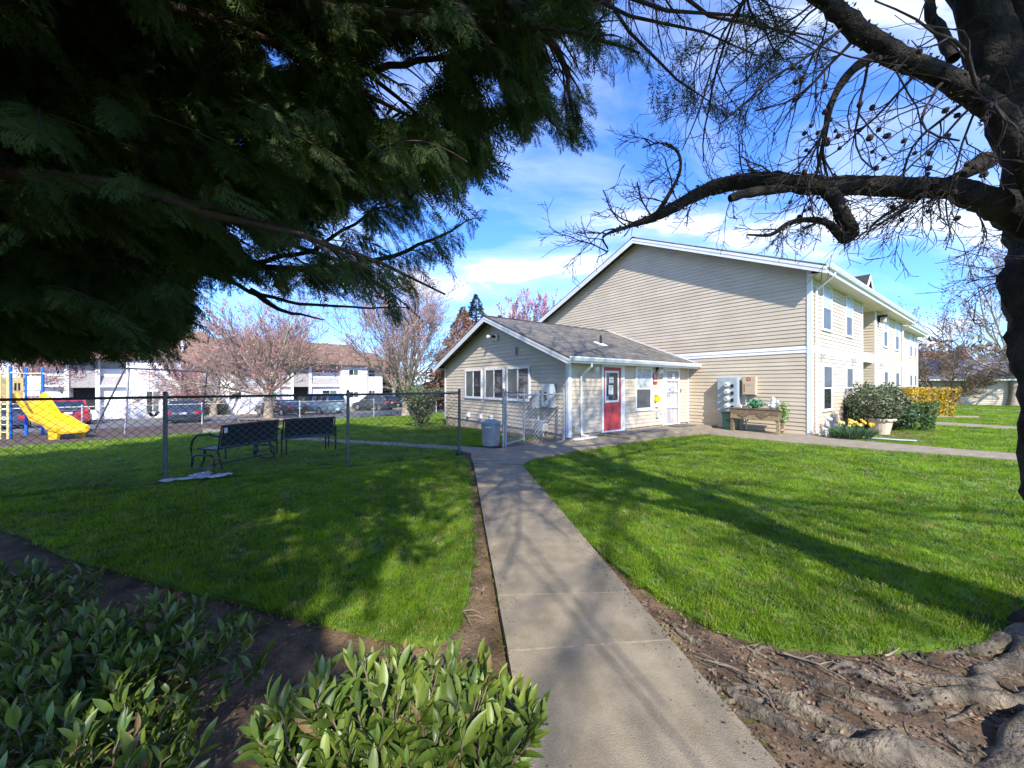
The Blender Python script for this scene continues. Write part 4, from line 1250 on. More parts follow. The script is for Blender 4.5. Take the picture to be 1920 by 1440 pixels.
    for s in (-1, 1):
        M().hexa([(-L * .5 - .015, s * h * .62, zt - .12), (-L * .5 - .015, s * h * .90, zt - .12), (-L * .46, s * h * .985, zt - .12), (-L * .46, s * h * .62, zt - .12),
                  (-L * .492 - .015, s * h * .62, zt + .07), (-L * .492 - .015, s * h * .88, zt + .07), (-L * .46, s * h * .96, zt + .07), (-L * .46, s * h * .62, zt + .07)]).build('tail_light', TAIL, o)
        M().hexa([(L * .47, s * h * .5, .58), (L * .47, s * h * .86, .58), (L * .49, s * h * .80, .58), (L * .505, s * h * .5, .58), (L * .45, s * h * .5, .70), (L * .45, s * h * .88, .70), (L * .475, s * h * .82, .70), (L * .49, s * h * .5, .70)]).build('headlight', CHROME, o)
        M().box(.16 * L, .20 * L, min(s * h, s * (h + .16)), max(s * h, s * (h + .16)), .95, 1.08).build('wing_mirror', P_, o)
    M().box(-L * .5 - .05, -L * .47, -h * .94, h * .94, .32, .50).build('bumper', P_ if kind != 'truck' else CHROME, o)
    M().box(L * .47, L * .5 + .03, -h * .84, h * .84, .30, .48).build('bumper', P_, o)
    M().box(-L * .5 - .065, -L * .5 - .03, -.17, .17, zt - .16 if kind != 'truck' else .42, zt - .02 if kind != 'truck' else .56).build('number_plate', PLATE, o)
    M().box(L * .5 + .03, L * .5 + .045, -.15, .15, .36, .47).build('number_plate', PLATE, o)
    if kind == 'suv':
        M().box(-L * .5 - .02, -L * .49, -h * .5, h * .5, zt + .05, zt + .09).build('chrome_strip', CHROME, o)
        for s in (-1, 1): M().tube([(-.36 * L, s * h * .66, H + .01), (-.34 * L, s * h * .66, H + .05), (.06 * L, s * h * .66, H + .04), (.08 * L, s * h * .66, H)], .02, 6).build('roof_rail', BLACK, o)
    return o


def pk(px, py): return gp(px, py)


FWD = math.atan2(U[1], U[0])                    # nose towards the white apartments
x, y = P(27.6, -18.6); car('parked_car', 'dark blue sedan with red tail lights behind the play tower', x, y, FWD + .25, 4.6, 1.8, 1.42, (.02, .035, .09))
x, y = P(29.9, -16.6); car('parked_car', 'red wagon with roof rails parked beyond the slide', x, y, FWD + .2, 4.6, 1.85, 1.68, (.30, .02, .035), 'suv')
x, y = P(25.5, -10.45); car('parked_car', 'dark navy sedan seen from behind with white plate beyond the swing', x, y, FWD + .04, 4.9, 1.88, 1.45, (.016, .03, .055))
x, y = P(30.9, -4.5); car('parked_car', 'black coupe with blue rear glass partly behind the maple trunk', x, y, FWD + .5, 4.9, 1.9, 1.36, (.018, .022, .03))
x, y = P(30.2, -1.6); car('pickup_truck', 'light blue pickup truck with a canopy over its bed', x, y, FWD + .36, 5.6, 1.95, 1.84, (.24, .38, .44), 'truck', 'pickup truck')
x, y = P(33.2, 4.2); car('parked_car', 'charcoal hatchback at the right end of the parking row', x, y, FWD + .6, 4.5, 1.85, 1.66, (.045, .05, .055), 'suv')
x, y = P(44.5, 9.6); car('parked_car', 'distant black car facing out behind the maple tree', x, y, FWD + 3.3, 4.7, 1.9, 1.6, (.012, .013, .015), 'suv')


# ------------------------------------------------------------------ things on and by the walls
def on_gable(name, label, cat, group=None, b=6.58, a=0., z=0.):
    return bthing(name, label, cat, a, b, z, group)


def small_things():
    # four-meter cabinet on the tall gable wall (b = 6.58, outward -b)
    W = Wall((6.56, 0), (0, 1), (-1, 0))
    o = bthing('meter_cabinet', 'blue grey electric cabinet with four round meters on the gable wall', 'meter box', -1.6, 6.56, .62)
    W.box(M(), -1.92, -1.24, .62, 1.83, 0, .26).build('cabinet', BOXGREY, o)
    W.box(M(), -1.90, -1.26, .64, 1.81, .26, .272).build('cover', BOXGREY, o)
    for k in range(4):
        z = 1.58 - k * .25
        m = M(); m.tube([W.pt(-1.60, z, .272), W.pt(-1.60, z, .30)], .098, 14); b = m.build('meter', BOXGREY, o)
        m = M(); m.tube([W.pt(-1.60, z, .30), W.pt(-1.60, z, .39), W.pt(-1.60, z, .42)], [.086, .084, .066], 14); m.build('meter_dome', mat('meter_glass', (.60, .58, .52), rough=.2), b)
        W.box(M(), -1.635, -1.565, z - .02, z + .012, .4205, .424).build('dial', PRINT, b)
        W.box(M(), -1.80, -1.72, z - .10, z + .01, .272, .30).build('breaker', BLACK, o)
    W.box(M(), -1.42, -1.28, 1.66, 1.675, .272, .275).build('label_line', PRINT, o)
    M().tube([W.pt(-1.36, .62, .1), W.pt(-1.36, -.02, .1)], .05, 8).build('conduit', BOXGREY, o)
    # tan telephone box with a red square mark
    o = bthing('telephone_box', 'tan utility box with a red square mark beside the meters', 'utility box', -2.23, 6.56, 1.23)
    W.box(M(), -2.44, -2.03, 1.23, 1.85, 0, .16).build('case', BOXTAN, o)
    W.box(M(), -2.42, -2.05, 1.25, 1.68, .16, .172).build('cover', BOXTAN, o)
    W.box(M(), -2.29, -2.17, 1.71, 1.83, .16, .166).build('mark', SIGNRED, o); W.box(M(), -2.26, -2.20, 1.745, 1.795, .166, .168).build('mark_centre', BOXTAN, o)
    W.box(M(), -2.31, -2.16, 1.555, 1.575, .172, .175).build('lettering', PRINT, o); W.box(M(), -2.12, -2.105, 1.33, 1.60, .172, .185).build('latch', RUST, o)
    M().tube([W.pt(-2.11, 1.23, .06), W.pt(-2.11, .70, .06), W.pt(-2.11, .02, .06)], .024, 8).build('conduit', PIPEW, o)
    # recycling bin
    p = P(-1.80, 6.12); z = .034 + float(gz(*p))
    o = thing('waste_bin', 'green plastic bin standing under the electric meters', 'bin', (p[0], p[1], z), TH)
    m = M(); m.add([(-.17, -.17, 0), (.17, -.17, 0), (.17, .17, 0), (-.17, .17, 0), (-.23, -.22, .56), (.23, -.22, .56), (.23, .22, .56), (-.23, .22, .56)], [(0, 3, 2, 1), (4, 5, 6, 7), (0, 1, 5, 4), (1, 2, 6, 5), (2, 3, 7, 6), (3, 0, 4, 7)])
    m.build('bin_body', BIN, o); M().box(-.25, .25, -.24, .24, .56, .60).build('rim', BINLID, o); M().box(-.17, .17, .17, .21, .01, .07).build('axle', BLACK, o)
    M().box(-.235, -.22, -.08, .08, .30, .34).build('handle', BINLID, o)
    # planter console
    p = P(-2.62, 6.02); z = .034
    o = thing('planter_table', 'weathered pallet wood planter table with two diamond shapes on its front', 'planter table', (p[0], p[1], z), TH)
    for x in (-.19, .19):
        for y in (-.66, .66): M().box(x - .045, x + .045, y - .045, y + .045, 0, .74).build('leg', WOOD_L if y < 0 else WOOD, o)
    for x in (-.245, .245):
        for z0 in (.42, .575): M().box(x - .012, x + .012, -.70, .70, z0, z0 + .145).build('plank', WOOD_L if z0 < .5 else WOOD, o)
    for y in (-.718, .718):
        for z0 in (.42, .575): M().box(-.225, .225, y - .012, y + .012, z0, z0 + .145).build('plank', WOOD, o)
    for k in range(4): M().box(-.27 + .137 * k, -.27 + .137 * k + .128, -.74, .74, .742, .765).build('top_plank', WOOD, o)
    for y in (-.25, .30):
        m = M(); m.prism([(-.258, y - .16, .56), (-.258, y, .65), (-.258, y + .16, .56), (-.258, y, .47)], (-.018, 0, 0)); m.build('diamond', WOOD, o)
    M().box(-.16, .16, -.725, -.71, .1, .16).build('stretcher', WOOD_L, o)
    T = .034 + .765
    # things standing on the table
    def leafy(name, label, cat, loc, n, r, h, mt, seed, pot=None, zr=(.0, 1.), group=None):
        rng = np.random.default_rng(seed); o = thing(name, label, cat, loc)
        if pot: M().lathe([(pot * .75, 0), (pot, pot * 1.2), (pot * 1.05, pot * 1.25)], k=12).build('pot', pot_mt, o)
        V_, F_ = leaf_cloud(rng, n, lambda k: np.stack([rng.normal(0, r * .5, k), rng.normal(0, r * .5, k), rng.uniform(zr[0] * h, zr[1] * h, k)], 1), .07, .03)
        np_obj('foliage', V_, F_, mt, o, kind='stuff'); return o
    pot_mt = BINLID
    p = P(-2.58, 6.02); leafy('potted_plant', 'small bright green potted plant on the planter table', 'potted plant', (p[0], p[1], T), 260, .22, .28, mat('bright_leaf', (.03, .22, .10), rough=.5), 5, .09, (.15, 1.))
    p = P(-3.36, 5.95); leafy('hanging_plant', 'light green trailing plant hanging at the end of the planter table', 'potted plant', (p[0], p[1], .40), 240, .17, .62, mat('light_leaf', (.15, .28, .06), rough=.5), 6, .07, (.05, 1.))
    p = P(-2.13, 6.0); o = thing('ceramic_cup', 'small white ceramic pot on the planter table beside the plant', 'pot', (p[0], p[1], T)); M().lathe([(.045, 0), (.065, .10), (.06, .10)], k=12).build('cup', STATUE, o)
    p = P(-2.32, 6.02); o = thing('ceramic_cup', 'low white dish on the planter table', 'dish', (p[0], p[1], T)); M().lathe([(.07, 0), (.09, .07), (.08, .07)], k=12).build('dish', STATUE, o)
    p = P(-3.10, 6.0); o = thing('stone_statue', 'white seated figurine statue at the corner of the planter table', 'statue', (p[0], p[1], T))
    m = M(); m.ball((0, 0, .09), .12, 12, sc=(1.1, 1.2, .8)); m.ball((0, 0, .19), .085, 12, sc=(1, 1.1, 1.1)); m.ball((-.09, .06, .10), .055, 8); m.ball((-.09, -.07, .10), .055, 8); m.build('body', STATUE, o, smooth=True)
    M().ball((-.01, 0, .32), .062, 12, sc=(1, .95, 1.15)).build('head', STATUE, o, smooth=True)
    for s in (-1, 1): M().ball((.05, s * .11, .21), .07, 10, sc=(.5, 1, 1.2)).build('wing', STATUE, o, smooth=True)
    # on the office gable wall (b = 0, outward -b)
    G0 = Wall((-.017, 0), (0, 1), (-1, 0))
    o = bthing('utility_box', 'grey box with round meter and sloping sides left of the tall switch box', 'utility box', 1.22, -.017, .84)
    G0.box(M(), 1.0, 1.42, .86, 1.42, 0, .17).build('case', BOXLIGHT, o); M().tube([G0.pt(1.28, 1.33, .17), G0.pt(1.28, 1.33, .25)], .075, 12).build('meter', CHROME, o)
    M().tube([G0.pt(1.22, .86, .07), G0.pt(1.22, .0, .07)], .032, 8).build('conduit', PIPEW, o)
    o = bthing('switch_box', 'tall pale blue grey switch box with black lever on the office wall', 'switch box', .72, -.017, .88)
    G0.box(M(), .50, .90, .90, 1.60, 0, .24).build('case', BOXGREY, o); G0.box(M(), .52, .88, .92, 1.58, .24, .252).build('cover', BOXGREY, o); G0.box(M(), .64, .70, 1.12, 1.36, .252, .29).build('lever', BLACK, o)
    o = bthing('utility_box', 'small low grey junction box on two pipes near the ground', 'utility box', 1.06, -.017, .12)
    G0.box(M(), .88, 1.28, .16, .48, 0, .2).build('case', BOXLIGHT, o)
    for t in (.98, 1.2): M().tube([G0.pt(t, .16, .09), G0.pt(t, -.05, .09)], .03, 8).build('conduit', PIPEW, o)
    o = bthing('flood_light', 'white security flood light under the office gable peak', 'lamp', 3.72, -.017, 3.2)
    G0.box(M(), 3.55, 3.70, 3.19, 3.42, 0, .07).build('base', WHITE, o); M().tube([G0.pt(3.66, 3.33, .07), G0.pt(3.74, 3.35, .17)], .045, 8).build('arm', BLACK, o); M().tube([G0.pt(3.74, 3.35, .15), G0.pt(3.90, 3.33, .25)], [.05, .075], 10).build('lamp_head', WHITE, o)
    o = bthing('alarm_box', 'small square white box on the office gable right of the flood light', 'wall box', 2.5, -.017, 2.62); G0.box(M(), 2.43, 2.58, 2.62, 2.86, 0, .07).build('case', BOXLIGHT, o)
    for k, (t, lab) in enumerate(((5.7, 'white dryer vent low on the office wall, leftmost of three'), (4.74, 'white dryer vent low on the office wall, middle of three'), (3.98, 'white dryer vent low on the office wall beside the zinc can'))):
        o = bthing('wall_vent', lab, 'vent', t, -.017, .24, 'small white vents low on the office wall')
        G0.box(M(), t - .08, t + .08, .24, .42, 0, .03).build('plate', WHITE, o); G0.box(M(), t - .06, t + .06, .27, .37, .03, .085).build('hood', WHITE, o)
    # on the office front wall (a = 0, outward -a)
    S = Wall((0, -.017), (1, 0), (0, -1))
    for b, lab, dark in ((1.02, 'round white wall lamp above the downspout under the eave', 0), (4.42, 'black and white globe lamp between window and barred door', 1)):
        o = bthing('wall_lamp', lab, 'lamp', -.017, b, 2.05, 'globe lamps under the office eave')
        M().tube([S.pt(b, 2.13, 0), S.pt(b, 2.13, .06)], .07, 12).build('base', BLACK if dark else WHITE, o); M().ball(S.pt(b, 2.06, .13), .095, 12).build('globe', WHITE, o, smooth=True)
    o = bthing('red_sign', 'red notice sign with pale lines beside the office window', 'sign', -.017, 4.30, 1.62)
    S.box(M(), 4.18, 4.42, 1.62, 1.98, 0, .02).build('plate', SIGNRED, o)
    for k, (w, z) in enumerate(((.09, 1.92), (.07, 1.87), (.08, 1.82), (.10, 1.70))): S.box(M(), 4.30 - w, 4.30 + w, z, z + (.02 if k < 3 else .04), .02, .022).build('lettering', PAPER, o)
    S.box(M(), 4.205, 4.395, 1.575, 1.60, 0, .02).build('lower_strip', SIGNRED, o)
    o = bthing('letter_box', 'white letter box under the red sign', 'mailbox', -.017, 4.35, 1.22); S.box(M(), 4.26, 4.48, 1.20, 1.53, 0, .10).build('case', WHITE, o); S.box(M(), 4.25, 4.49, 1.49, 1.545, .0, .11).build('lid', WHITE, o)
    o = bthing('leaflet_holder', 'bright yellow leaflet holder under the white letter box', 'leaflet holder', -.017, 4.38, 1.0); S.box(M(), 4.26, 4.50, .98, 1.16, 0, .09).build('case', YELLOW, o)
    o = bthing('notice_box', 'small white card box under the yellow leaflet holder', 'wall box', -.017, 4.4, .82); S.box(M(), 4.32, 4.48, .78, .965, 0, .06).build('case', WHITE, o)
    o = bthing('outdoor_socket', 'white covered socket low beside the barred door', 'socket', -.017, 4.42, .42); S.box(M(), 4.35, 4.50, .40, .60, 0, .06).build('case', BOXLIGHT, o)
    o = bthing('wall_vent', 'beige hose bib box low on the wall beside the office downspout', 'vent', -.017, .14, .18); S.box(M(), .14, .36, .22, .38, 0, .10).build('case', SIDING, o)
    o = bthing('door_bell', 'small brown bell box right of the barred door', 'door bell', -.017, 5.97, 1.3); S.box(M(), 5.93, 6.01, 1.30, 1.42, 0, .04).build('case', RUST, o)
    for b0, b1, a, lab in ((1.45, 2.5, -.42, 'dark door mat in front of the red door'), (2.75, 3.7, -.62, 'grey mat on the pad under the office window'), (4.9, 5.85, -.42, 'dark mat in front of the white barred door')):
        o = bthing('door_mat', lab, 'door mat', a, b0, .088, 'mats outside the office doors')
        M().box(b0, b1, a - .28, a + .28, .0865, .099).build('mat', ASPHALT, o)
    o = bthing('splash_channel', 'white plastic drain channel on the walk below the office downspout', 'drain channel', -.4, .0, .035); M().box(-.15, .75, -.42, -.30, .0345, .07).build('channel', WHITE, o)
    # lamps on the apartment front
    F = Wall((6.58, -3.917), (1, 0), (0, -1))
    o = bthing('wall_lamp', 'black hooded lamp under the apartment eave right of the entry', 'lamp', -3.917, 15.9, 4.45); F.box(M(), 9.15, 9.45, 4.62, 4.72, 0, .34).build('hood', BLACK, o); F.box(M(), 9.24, 9.36, 4.40, 4.62, .0, .08).build('arm', BLACK, o); M().tube([F.pt(9.3, 4.62, .2), F.pt(9.3, 4.40, .2)], .09, 10).build('globe', BOXTAN, o)
    for k, (b, lab) in enumerate(((7.55, 'small white tap bracket on the band nearest the corner'), (11.4, 'small white bracket on the band below the second window'), (16.4, 'small white bracket on the band past the entry'))):
        o = bthing('wall_bracket', lab, 'bracket', -3.917, b, 2.4, 'small brackets on the white band'); F.box(M(), b - 6.58 - .03, b - 6.58 + .03, 2.44, 2.58, .01, .12).build('arm', BOXLIGHT, o); M().ball(F.pt(b - 6.58, 2.44, .10), .04, 8).build('knob', BOXLIGHT, o)
    # zinc can
    o = thing('trash_can', 'galvanised ribbed trash can with lid beside the open gate', 'trash can', (-.55, 9.66, .015))
    m = M(); k = 40; prof = [(.205, 0), (.21, .02), (.245, .56), (.252, .575)]; vs = []; fs = []
    for r, z in prof:
        for j in range(k): rr = r * (1 + .018 * (j % 2)); an = 2 * math.pi * j / k; vs.append((rr * math.cos(an), rr * math.sin(an), z))
    for i in range(3):
        for j in range(k): fs.append((i * k + j, i * k + (j + 1) % k, i * k + k + (j + 1) % k, i * k + k + j))
    m.add(vs, fs).build('can_body', CAN, o); M().lathe([(.268, .56), (.27, .585), (.25, .615), (.12, .665), (.02, .675)], k=28).build('lid', CAN, o, smooth=False)
    M().lathe([(.251, .475), (.258, .49), (.254, .505)], k=28).build('hoop', GALV, o)
    M().tube([(-.10, -.235, .50), (-.12, -.29, .485), (-.02, -.30, .485), (.0, -.24, .50)], .012, 6).build('handle', WHITE, o)
    M().tube([(-.06, 0, .675), (-.06, 0, .715), (.06, 0, .715), (.06, 0, .675)], .01, 6).build('lid_handle', GALV, o)
    # urn, statue and hose by the corner
    p = gp(1651, 816); o = thing('planter_pot', 'wide cream planter pot with scalloped rim holding a dark shrub', 'planter', (p[0], p[1], .02))
    m = M(); m.lathe([(.20, 0), (.21, .03), (.285, .40), (.30, .42), (.335, .43), (.34, .50), (.30, .50), (.27, .42)], k=20); m.build('pot', CLAYPOT, o)
    for j in range(10): an = j * .6283; M().ball((.325 * math.cos(an), .325 * math.sin(an), .47), .055, 6, sc=(1, 1, .8)).build('scallop', CLAYPOT, o)
    p = (9.42, 11.28); o = thing('garden_statue', 'white garden animal statue at the foot of the apartment corner', 'statue', (p[0], p[1], .03), .4)
    m = M(); m.ball((0, 0, .20), .10, 10, sc=(.8, .8, 1.4)); m.tube([(0, -.05, .28), (0, -.08, .42), (0, -.10, .50)], [.06, .05, .045], 8); m.ball((0, -.14, .52), .065, 10, sc=(.8, 1.3, .9)); m.build('body', STATUE, o, smooth=True)
    for x in (-.05, .05):
        M().tube([(x, -.06, .22), (x, -.09, .0)], .025, 6).build('leg', STATUE, o); M().tube([(x, .07, .16), (x, .10, .0)], .03, 6).build('leg', STATUE, o); M().tube([(x * .8, -.09, .55), (x * 1.6, -.07, .64)], [.02, .008], 6).build('ear', STATUE, o)
    p = (9.30, 11.24); o = thing('garden_ornament', 'small reddish pinwheel ornament beside the white statue', 'ornament', (p[0], p[1], .03)); M().tube([(0, 0, 0), (0, 0, .30)], .012, 6).build('stick', WOOD, o)
    for j in range(5): an = j * 1.2566; M().prism([(0, 0, .30), (.09 * math.cos(an), 0, .30 + .09 * math.sin(an)), (.06 * math.cos(an + .7), 0, .30 + .06 * math.sin(an + .7))], (0, .01, 0)).build('blade', SIGNRED if j % 2 else PINKTWIG, o)
    o = thing('garden_hose', 'pale green garden hose lying along the flower bed edge', 'hose', (9.9, 10.9, .03)); ORG[o.name] = (9.9, 10.9, .03)
    m = M()
    for k in range(2): m.tube([(9.78 + .05 * k, 11.15, .07), (9.95, 10.95 - .05 * k, .06), (10.3, 10.62 - .06 * k, .06), (10.7, 10.28 - .05 * k, .06), (11.0, 10.15, .06)], .022, 6)
    m.build('hose_run', HOSE, o, smooth=True)


def leaf_cloud(rng, n, posf, L, Wd, up=.2, droop=0.):
    """n folded leaves (two quads each) at given positions"""
    p = posf(n)
    d = rng.normal(size=(n, 3)); d[:, 2] = d[:, 2] * .7 + up; d /= np.linalg.norm(d, axis=1, keepdims=True)
    s = np.cross(d, rng.normal(size=(n, 3))); s /= np.linalg.norm(s, axis=1, keepdims=True) + 1e-9
    nr = np.cross(d, s)
    l = (L * rng.uniform(.6, 1.25, n))[:, None]; w = (Wd * rng.uniform(.7, 1.2, n))[:, None]
    a = p; b = p + d * l * .5 + s * w + nr * w * .35; c = p + d * l; e = p + d * l * .5 - s * w + nr * w * .35
    Vv = np.stack([a, b, c, e], 1).reshape(-1, 3)
    i = np.arange(n)[:, None] * 4
    F = np.concatenate([i + np.array([[0, 1, 2]]), i + np.array([[0, 2, 3]])], 1).reshape(-1, 3)
    return Vv, F


small_things()


# ------------------------------------------------------------------ vegetation
def nrm(v): return v / (np.linalg.norm(v, axis=-1, keepdims=True) + 1e-9)


def limb(p, d, L, n, rng, wob, grav):
    """a wandering polyline"""
    pts = [np.array(p, float)]; d = np.array(d, float)
    st = L / (n - 1)
    for i in range(n - 1):
        d = d + rng.normal(0, wob, 3); d[2] += grav / (n - 1); d /= np.linalg.norm(d)
        pts.append(pts[-1] + d * st)
    return np.array(pts)


def grow(rng, p, d, L, r, lvl, out, prm):
    """prm[lvl] = (n children, length ratio, angle, wobble, gravity, points, start fraction)"""
    nch, lr, ang, wob, grav, n, t0 = prm[lvl]
    pts = limb(p, d, L, n, rng, wob, grav)
    last = lvl == len(prm) - 1
    rr = r * np.linspace(1, .25 if last else .42, n)
    out.setdefault(lvl, []).append((pts, rr))
    if last: return
    for c in range(nch):
        t = t0 + (1 - t0) * (c + rng.uniform(.1, .9)) / nch
        f = t * (n - 1); i = min(int(f), n - 2); q = pts[i] + (pts[i + 1] - pts[i]) * (f - i)
        dd = nrm(pts[i + 1] - pts[i])
        s = rng.normal(size=3); s -= dd * s.dot(dd); s = nrm(s)
        an = ang * rng.uniform(.65, 1.25)
        nd = dd * math.cos(an) + s * math.sin(an)
        rc = r * (1 - .58 * t) * .62
        grow(rng, q, nd, L * lr * rng.uniform(.7, 1.2) * (1.15 - .4 * t), rc, lvl + 1, out, prm)


def buds_at(rng, lines, per, size, spread=.0):
    """little tufts along twigs"""
    P_ = []
    for pts, rr in lines:
        n = len(pts)
        for k in range(per):
            t = rng.uniform(.35, 1.) * (n - 1); i = min(int(t), n - 2)
            P_.append(pts[i] + (pts[i + 1] - pts[i]) * (t - i))
    if not P_: return np.zeros((0, 3)), np.zeros((0, 3), int)
    P_ = np.array(P_); n = len(P_)
    P_ = P_ + rng.normal(0, spread, (n, 3))
    a = rng.normal(size=(n, 3)); a = nrm(a); b = nrm(np.cross(a, rng.normal(size=(n, 3))))
    s = (size * rng.uniform(.6, 1.4, n))[:, None]
    Vv = np.stack([P_ - a * s, P_ + b * s * .7, P_ + a * s, P_ - b * s * .7], 1).reshape(-1, 3)
    i = np.arange(n)[:, None] * 4
    return Vv, i + np.array([[0, 1, 2, 3]])


def bare_tree(name, label, x, y, h_trunk, r, n_main, L_main, prm, seed, m_trunk, m_br, m_tw, m_bud=None, bud=(2, .05), spread=.9, up=.8, cat='tree', group=None, lean=(0, 0), k=(8, 5, 3), multi=False, flare=1.5, twf=1., mf=.30):
    rng = np.random.default_rng(seed); z = float(gz(x, y))
    o = thing(name, label, cat, (x, y, z), 0, group)
    out = {}
    top = np.array([lean[0], lean[1], h_trunk])
    tr = []
    if not multi:
        n = 7; pts = np.array([[lean[0] * t + .04 * math.sin(3 * t), lean[1] * t, -.15 + (h_trunk + .15) * t] for t in np.linspace(0, 1, n)])
        rr = r * np.array([flare, 1.18, 1.03, .98, .96, 1.0, .92]); tr.append((pts, rr))
    for i in range(n_main):
        az = 2 * math.pi * (i + rng.uniform(-.3, .3)) / n_main * 2.0 if n_main > 4 else 2 * math.pi * (i + rng.uniform(-.2, .2)) / n_main
        el = up * (1.2 - spread * (i / max(1, n_main - 1)))
        d = np.array([math.cos(az) * math.cos(el), math.sin(az) * math.cos(el), math.sin(el)])
        p0 = top * (1 - .25 * (i / n_main)) if not multi else np.array([rng.normal(0, .12), rng.normal(0, .12), -.05])
        L = L_main * rng.uniform(.8, 1.15) * (.75 + .35 * math.sin(max(el, 0)))
        grow(rng, p0, d, L, r * mf, 0, out, prm)
    Vt, Ft = tubes(tr + out[0], k[0])
    np_obj('trunk', Vt, Ft, m_trunk, o, smooth=True)
    levels = sorted(out)
    for lv in levels[1:-1]:
        if lv == levels[1]:
            Vb, Fb = tubes(out[lv], k[1]); np_obj('branches', Vb, Fb, m_br, o, kind='stuff', smooth=True)
        else:
            Vb, Fb = tubes(out[lv], k[2]); np_obj('branchlets', Vb, Fb, m_br, o, kind='stuff')
    tw = [(p, np.maximum(q, .006 * twf)) for p, q in out[levels[-1]]]
    Vb, Fb = tubes(tw, 3); np_obj('crown', Vb, Fb, m_tw, o, kind='stuff')
    if m_bud:
        Vb, Fb = buds_at(rng, out[levels[-1]], bud[0], bud[1], .02)
        np_obj('buds', Vb, Fb, m_bud, o, kind='stuff')
    return o


def background_trees():
    maple = [(7, .62, .60, .10, .25, 7, .20), (7, .55, .62, .12, .18, 5, .2), (7, .62, .62, .12, .15, 4, .2), (5, .55, .55, .12, .2, 3, .15)]
    g = 'budding maples by the parking lot'
    x, y = gp(503, 787); bare_tree('maple_tree', 'budding maple with thick trunk behind the benches', x, y, 2.0, .28, 14, 4.7, maple, 11, PALEBARK, PALETWIG, PALETWIG, REDBUD, (2, .045), up=1.0, group=g, twf=1.6)
    x, y = gp(760, 779); bare_tree('maple_tree', 'tall upright budding maple left of the office gable', x, y, 1.7, .26, 13, 5.4, [(7, .60, .50, .08, .45, 7, .15)] + maple[1:], 12, PALEBARK, PALETWIG, PALETWIG, REDBUD, (2, .045), up=1.15, spread=.7, group=g, twf=1.5)
    x, y = P(36.2, -9.4); bare_tree('maple_tree', 'forked red budding tree against the white apartments', x, y, .9, .30, 8, 4.3, maple, 13, PALEBARK, PALETWIG, PALETWIG, REDBUD, (3, .05), up=1.0, group=g, twf=1.5)
    x, y = P(27.0, -27); bare_tree('maple_tree', 'bare spreading tree at the left edge behind the play tower', x, y, 1.8, .26, 8, 3.6, maple, 14, PALEBARK, PALETWIG, PINKTWIG, REDBUD, (1, .05), up=.9, group=g)
    x, y = P(30.5, -19.0); bare_tree('maple_tree', 'thin budding tree between the red wagon and the apartments', x, y, 2.4, .18, 7, 3.2, maple[:1] + maple[1:], 15, PALEBARK, PALETWIG, PINKTWIG, REDBUD, (2, .05), up=.9, group=g)
    x, y = P(50, -4); bare_tree('maple_tree', 'tall red hazed tree rising behind the shake roof', x, y, 4, .3, 8, 6, maple, 16, PALEBARK, PALETWIG, PINKTWIG, REDBUD, (2, .09), up=1.1, group=g, twf=1.7)
    x, y = P(50, 12); bare_tree('maple_tree', 'grey bare tree beyond the right end of the apartments', x, y, 3, .3, 8, 5.5, maple, 17, PALEBARK, PALETWIG, PALETWIG, REDBUD, (1, .07), up=1.1, group=g, twf=1.6)
    # row behind the annex roof
    pop = [(7, .34, .40, .06, .5, 7, .25), (5, .6, .40, .08, .3, 5, .2), (5, .5, .4, .1, .3, 4, .2), (4, .5, .4, .1, .3, 3, .1)]
    for k, (px, d, L, lab) in enumerate(((972, 46, 6.6, 'pink budding upright tree behind the office roof, leftmost of three'), (1004, 49, 7.4, 'pink budding upright tree behind the office roof, middle of three'), (1040, 47, 6.9, 'pink budding upright tree behind the office roof beside the tall gable'))):
        q = at(px, 720, d); bare_tree('upright_tree', lab, q.x, q.y, 4.5, .22, 7, L, pop, 30 + k, PALEBARK, PINKTWIG, PINKTWIG, REDBUD, (2, .10), up=1.35, spread=.35, group='pink trees behind the office roof', twf=1.8)
    # right hand side
    x, y = 46.0, 34.2; bare_tree('bare_tree', 'pale barked bare tree in front of the garage wall', x, y, 3.2, .34, 9, 8.0, [(8, .55, .62, .09, .35, 8, .25), (7, .5, .65, .1, .2, 6, .2), (6, .5, .6, .12, .2, 5, .2), (4, .5, .6, .12, .2, 4, .2)], 41, PALEBARK, PALETWIG, PALETWIG, TWIG, (1, .075), up=1.15, spread=.85, twf=1.3)
    x, y = 42.3, 36.6; bare_tree('ornamental_tree', 'low wide bare brown tree behind the yellow hedge', x, y, .5, .34, 12, 4.3, [(8, .55, .55, .10, .2, 6, .25), (7, .55, .6, .12, .15, 5, .2), (7, .5, .6, .12, .1, 4, .2), (5, .5, .6, .12, .1, 4, .1)], 42, OLIVETWIG, OLIVETWIG, OLIVETWIG, RUSTTWIG, (1, .06), up=.85, spread=.7, multi=False, twf=1.5)
    for k, (x, y, L, m_, lab) in enumerate(((58, 52, 4.6, RUSTTWIG, 'rust brown bare tree behind the garage, left'), (66, 55, 4.8, RUSTTWIG, 'rust brown bare tree behind the garage roof, right'), (50, 52, 4.4, OLIVETWIG, 'olive brown bare tree behind the garage next to the apartments'))):
        bare_tree('bare_tree', lab, x, y, 1.5, .3, 10, L, [(8, .55, .55, .10, .2, 6, .25), (6, .55, .6, .12, .15, 5, .2), (6, .5, .6, .12, .1, 4, .2), (5, .5, .6, .12, .1, 3, .1)], 50 + k, OLIVETWIG, OLIVETWIG, m_, RUSTTWIG, (1, .1), up=.95, spread=.7, group='brown trees behind the garage', twf=2.6)


background_trees()


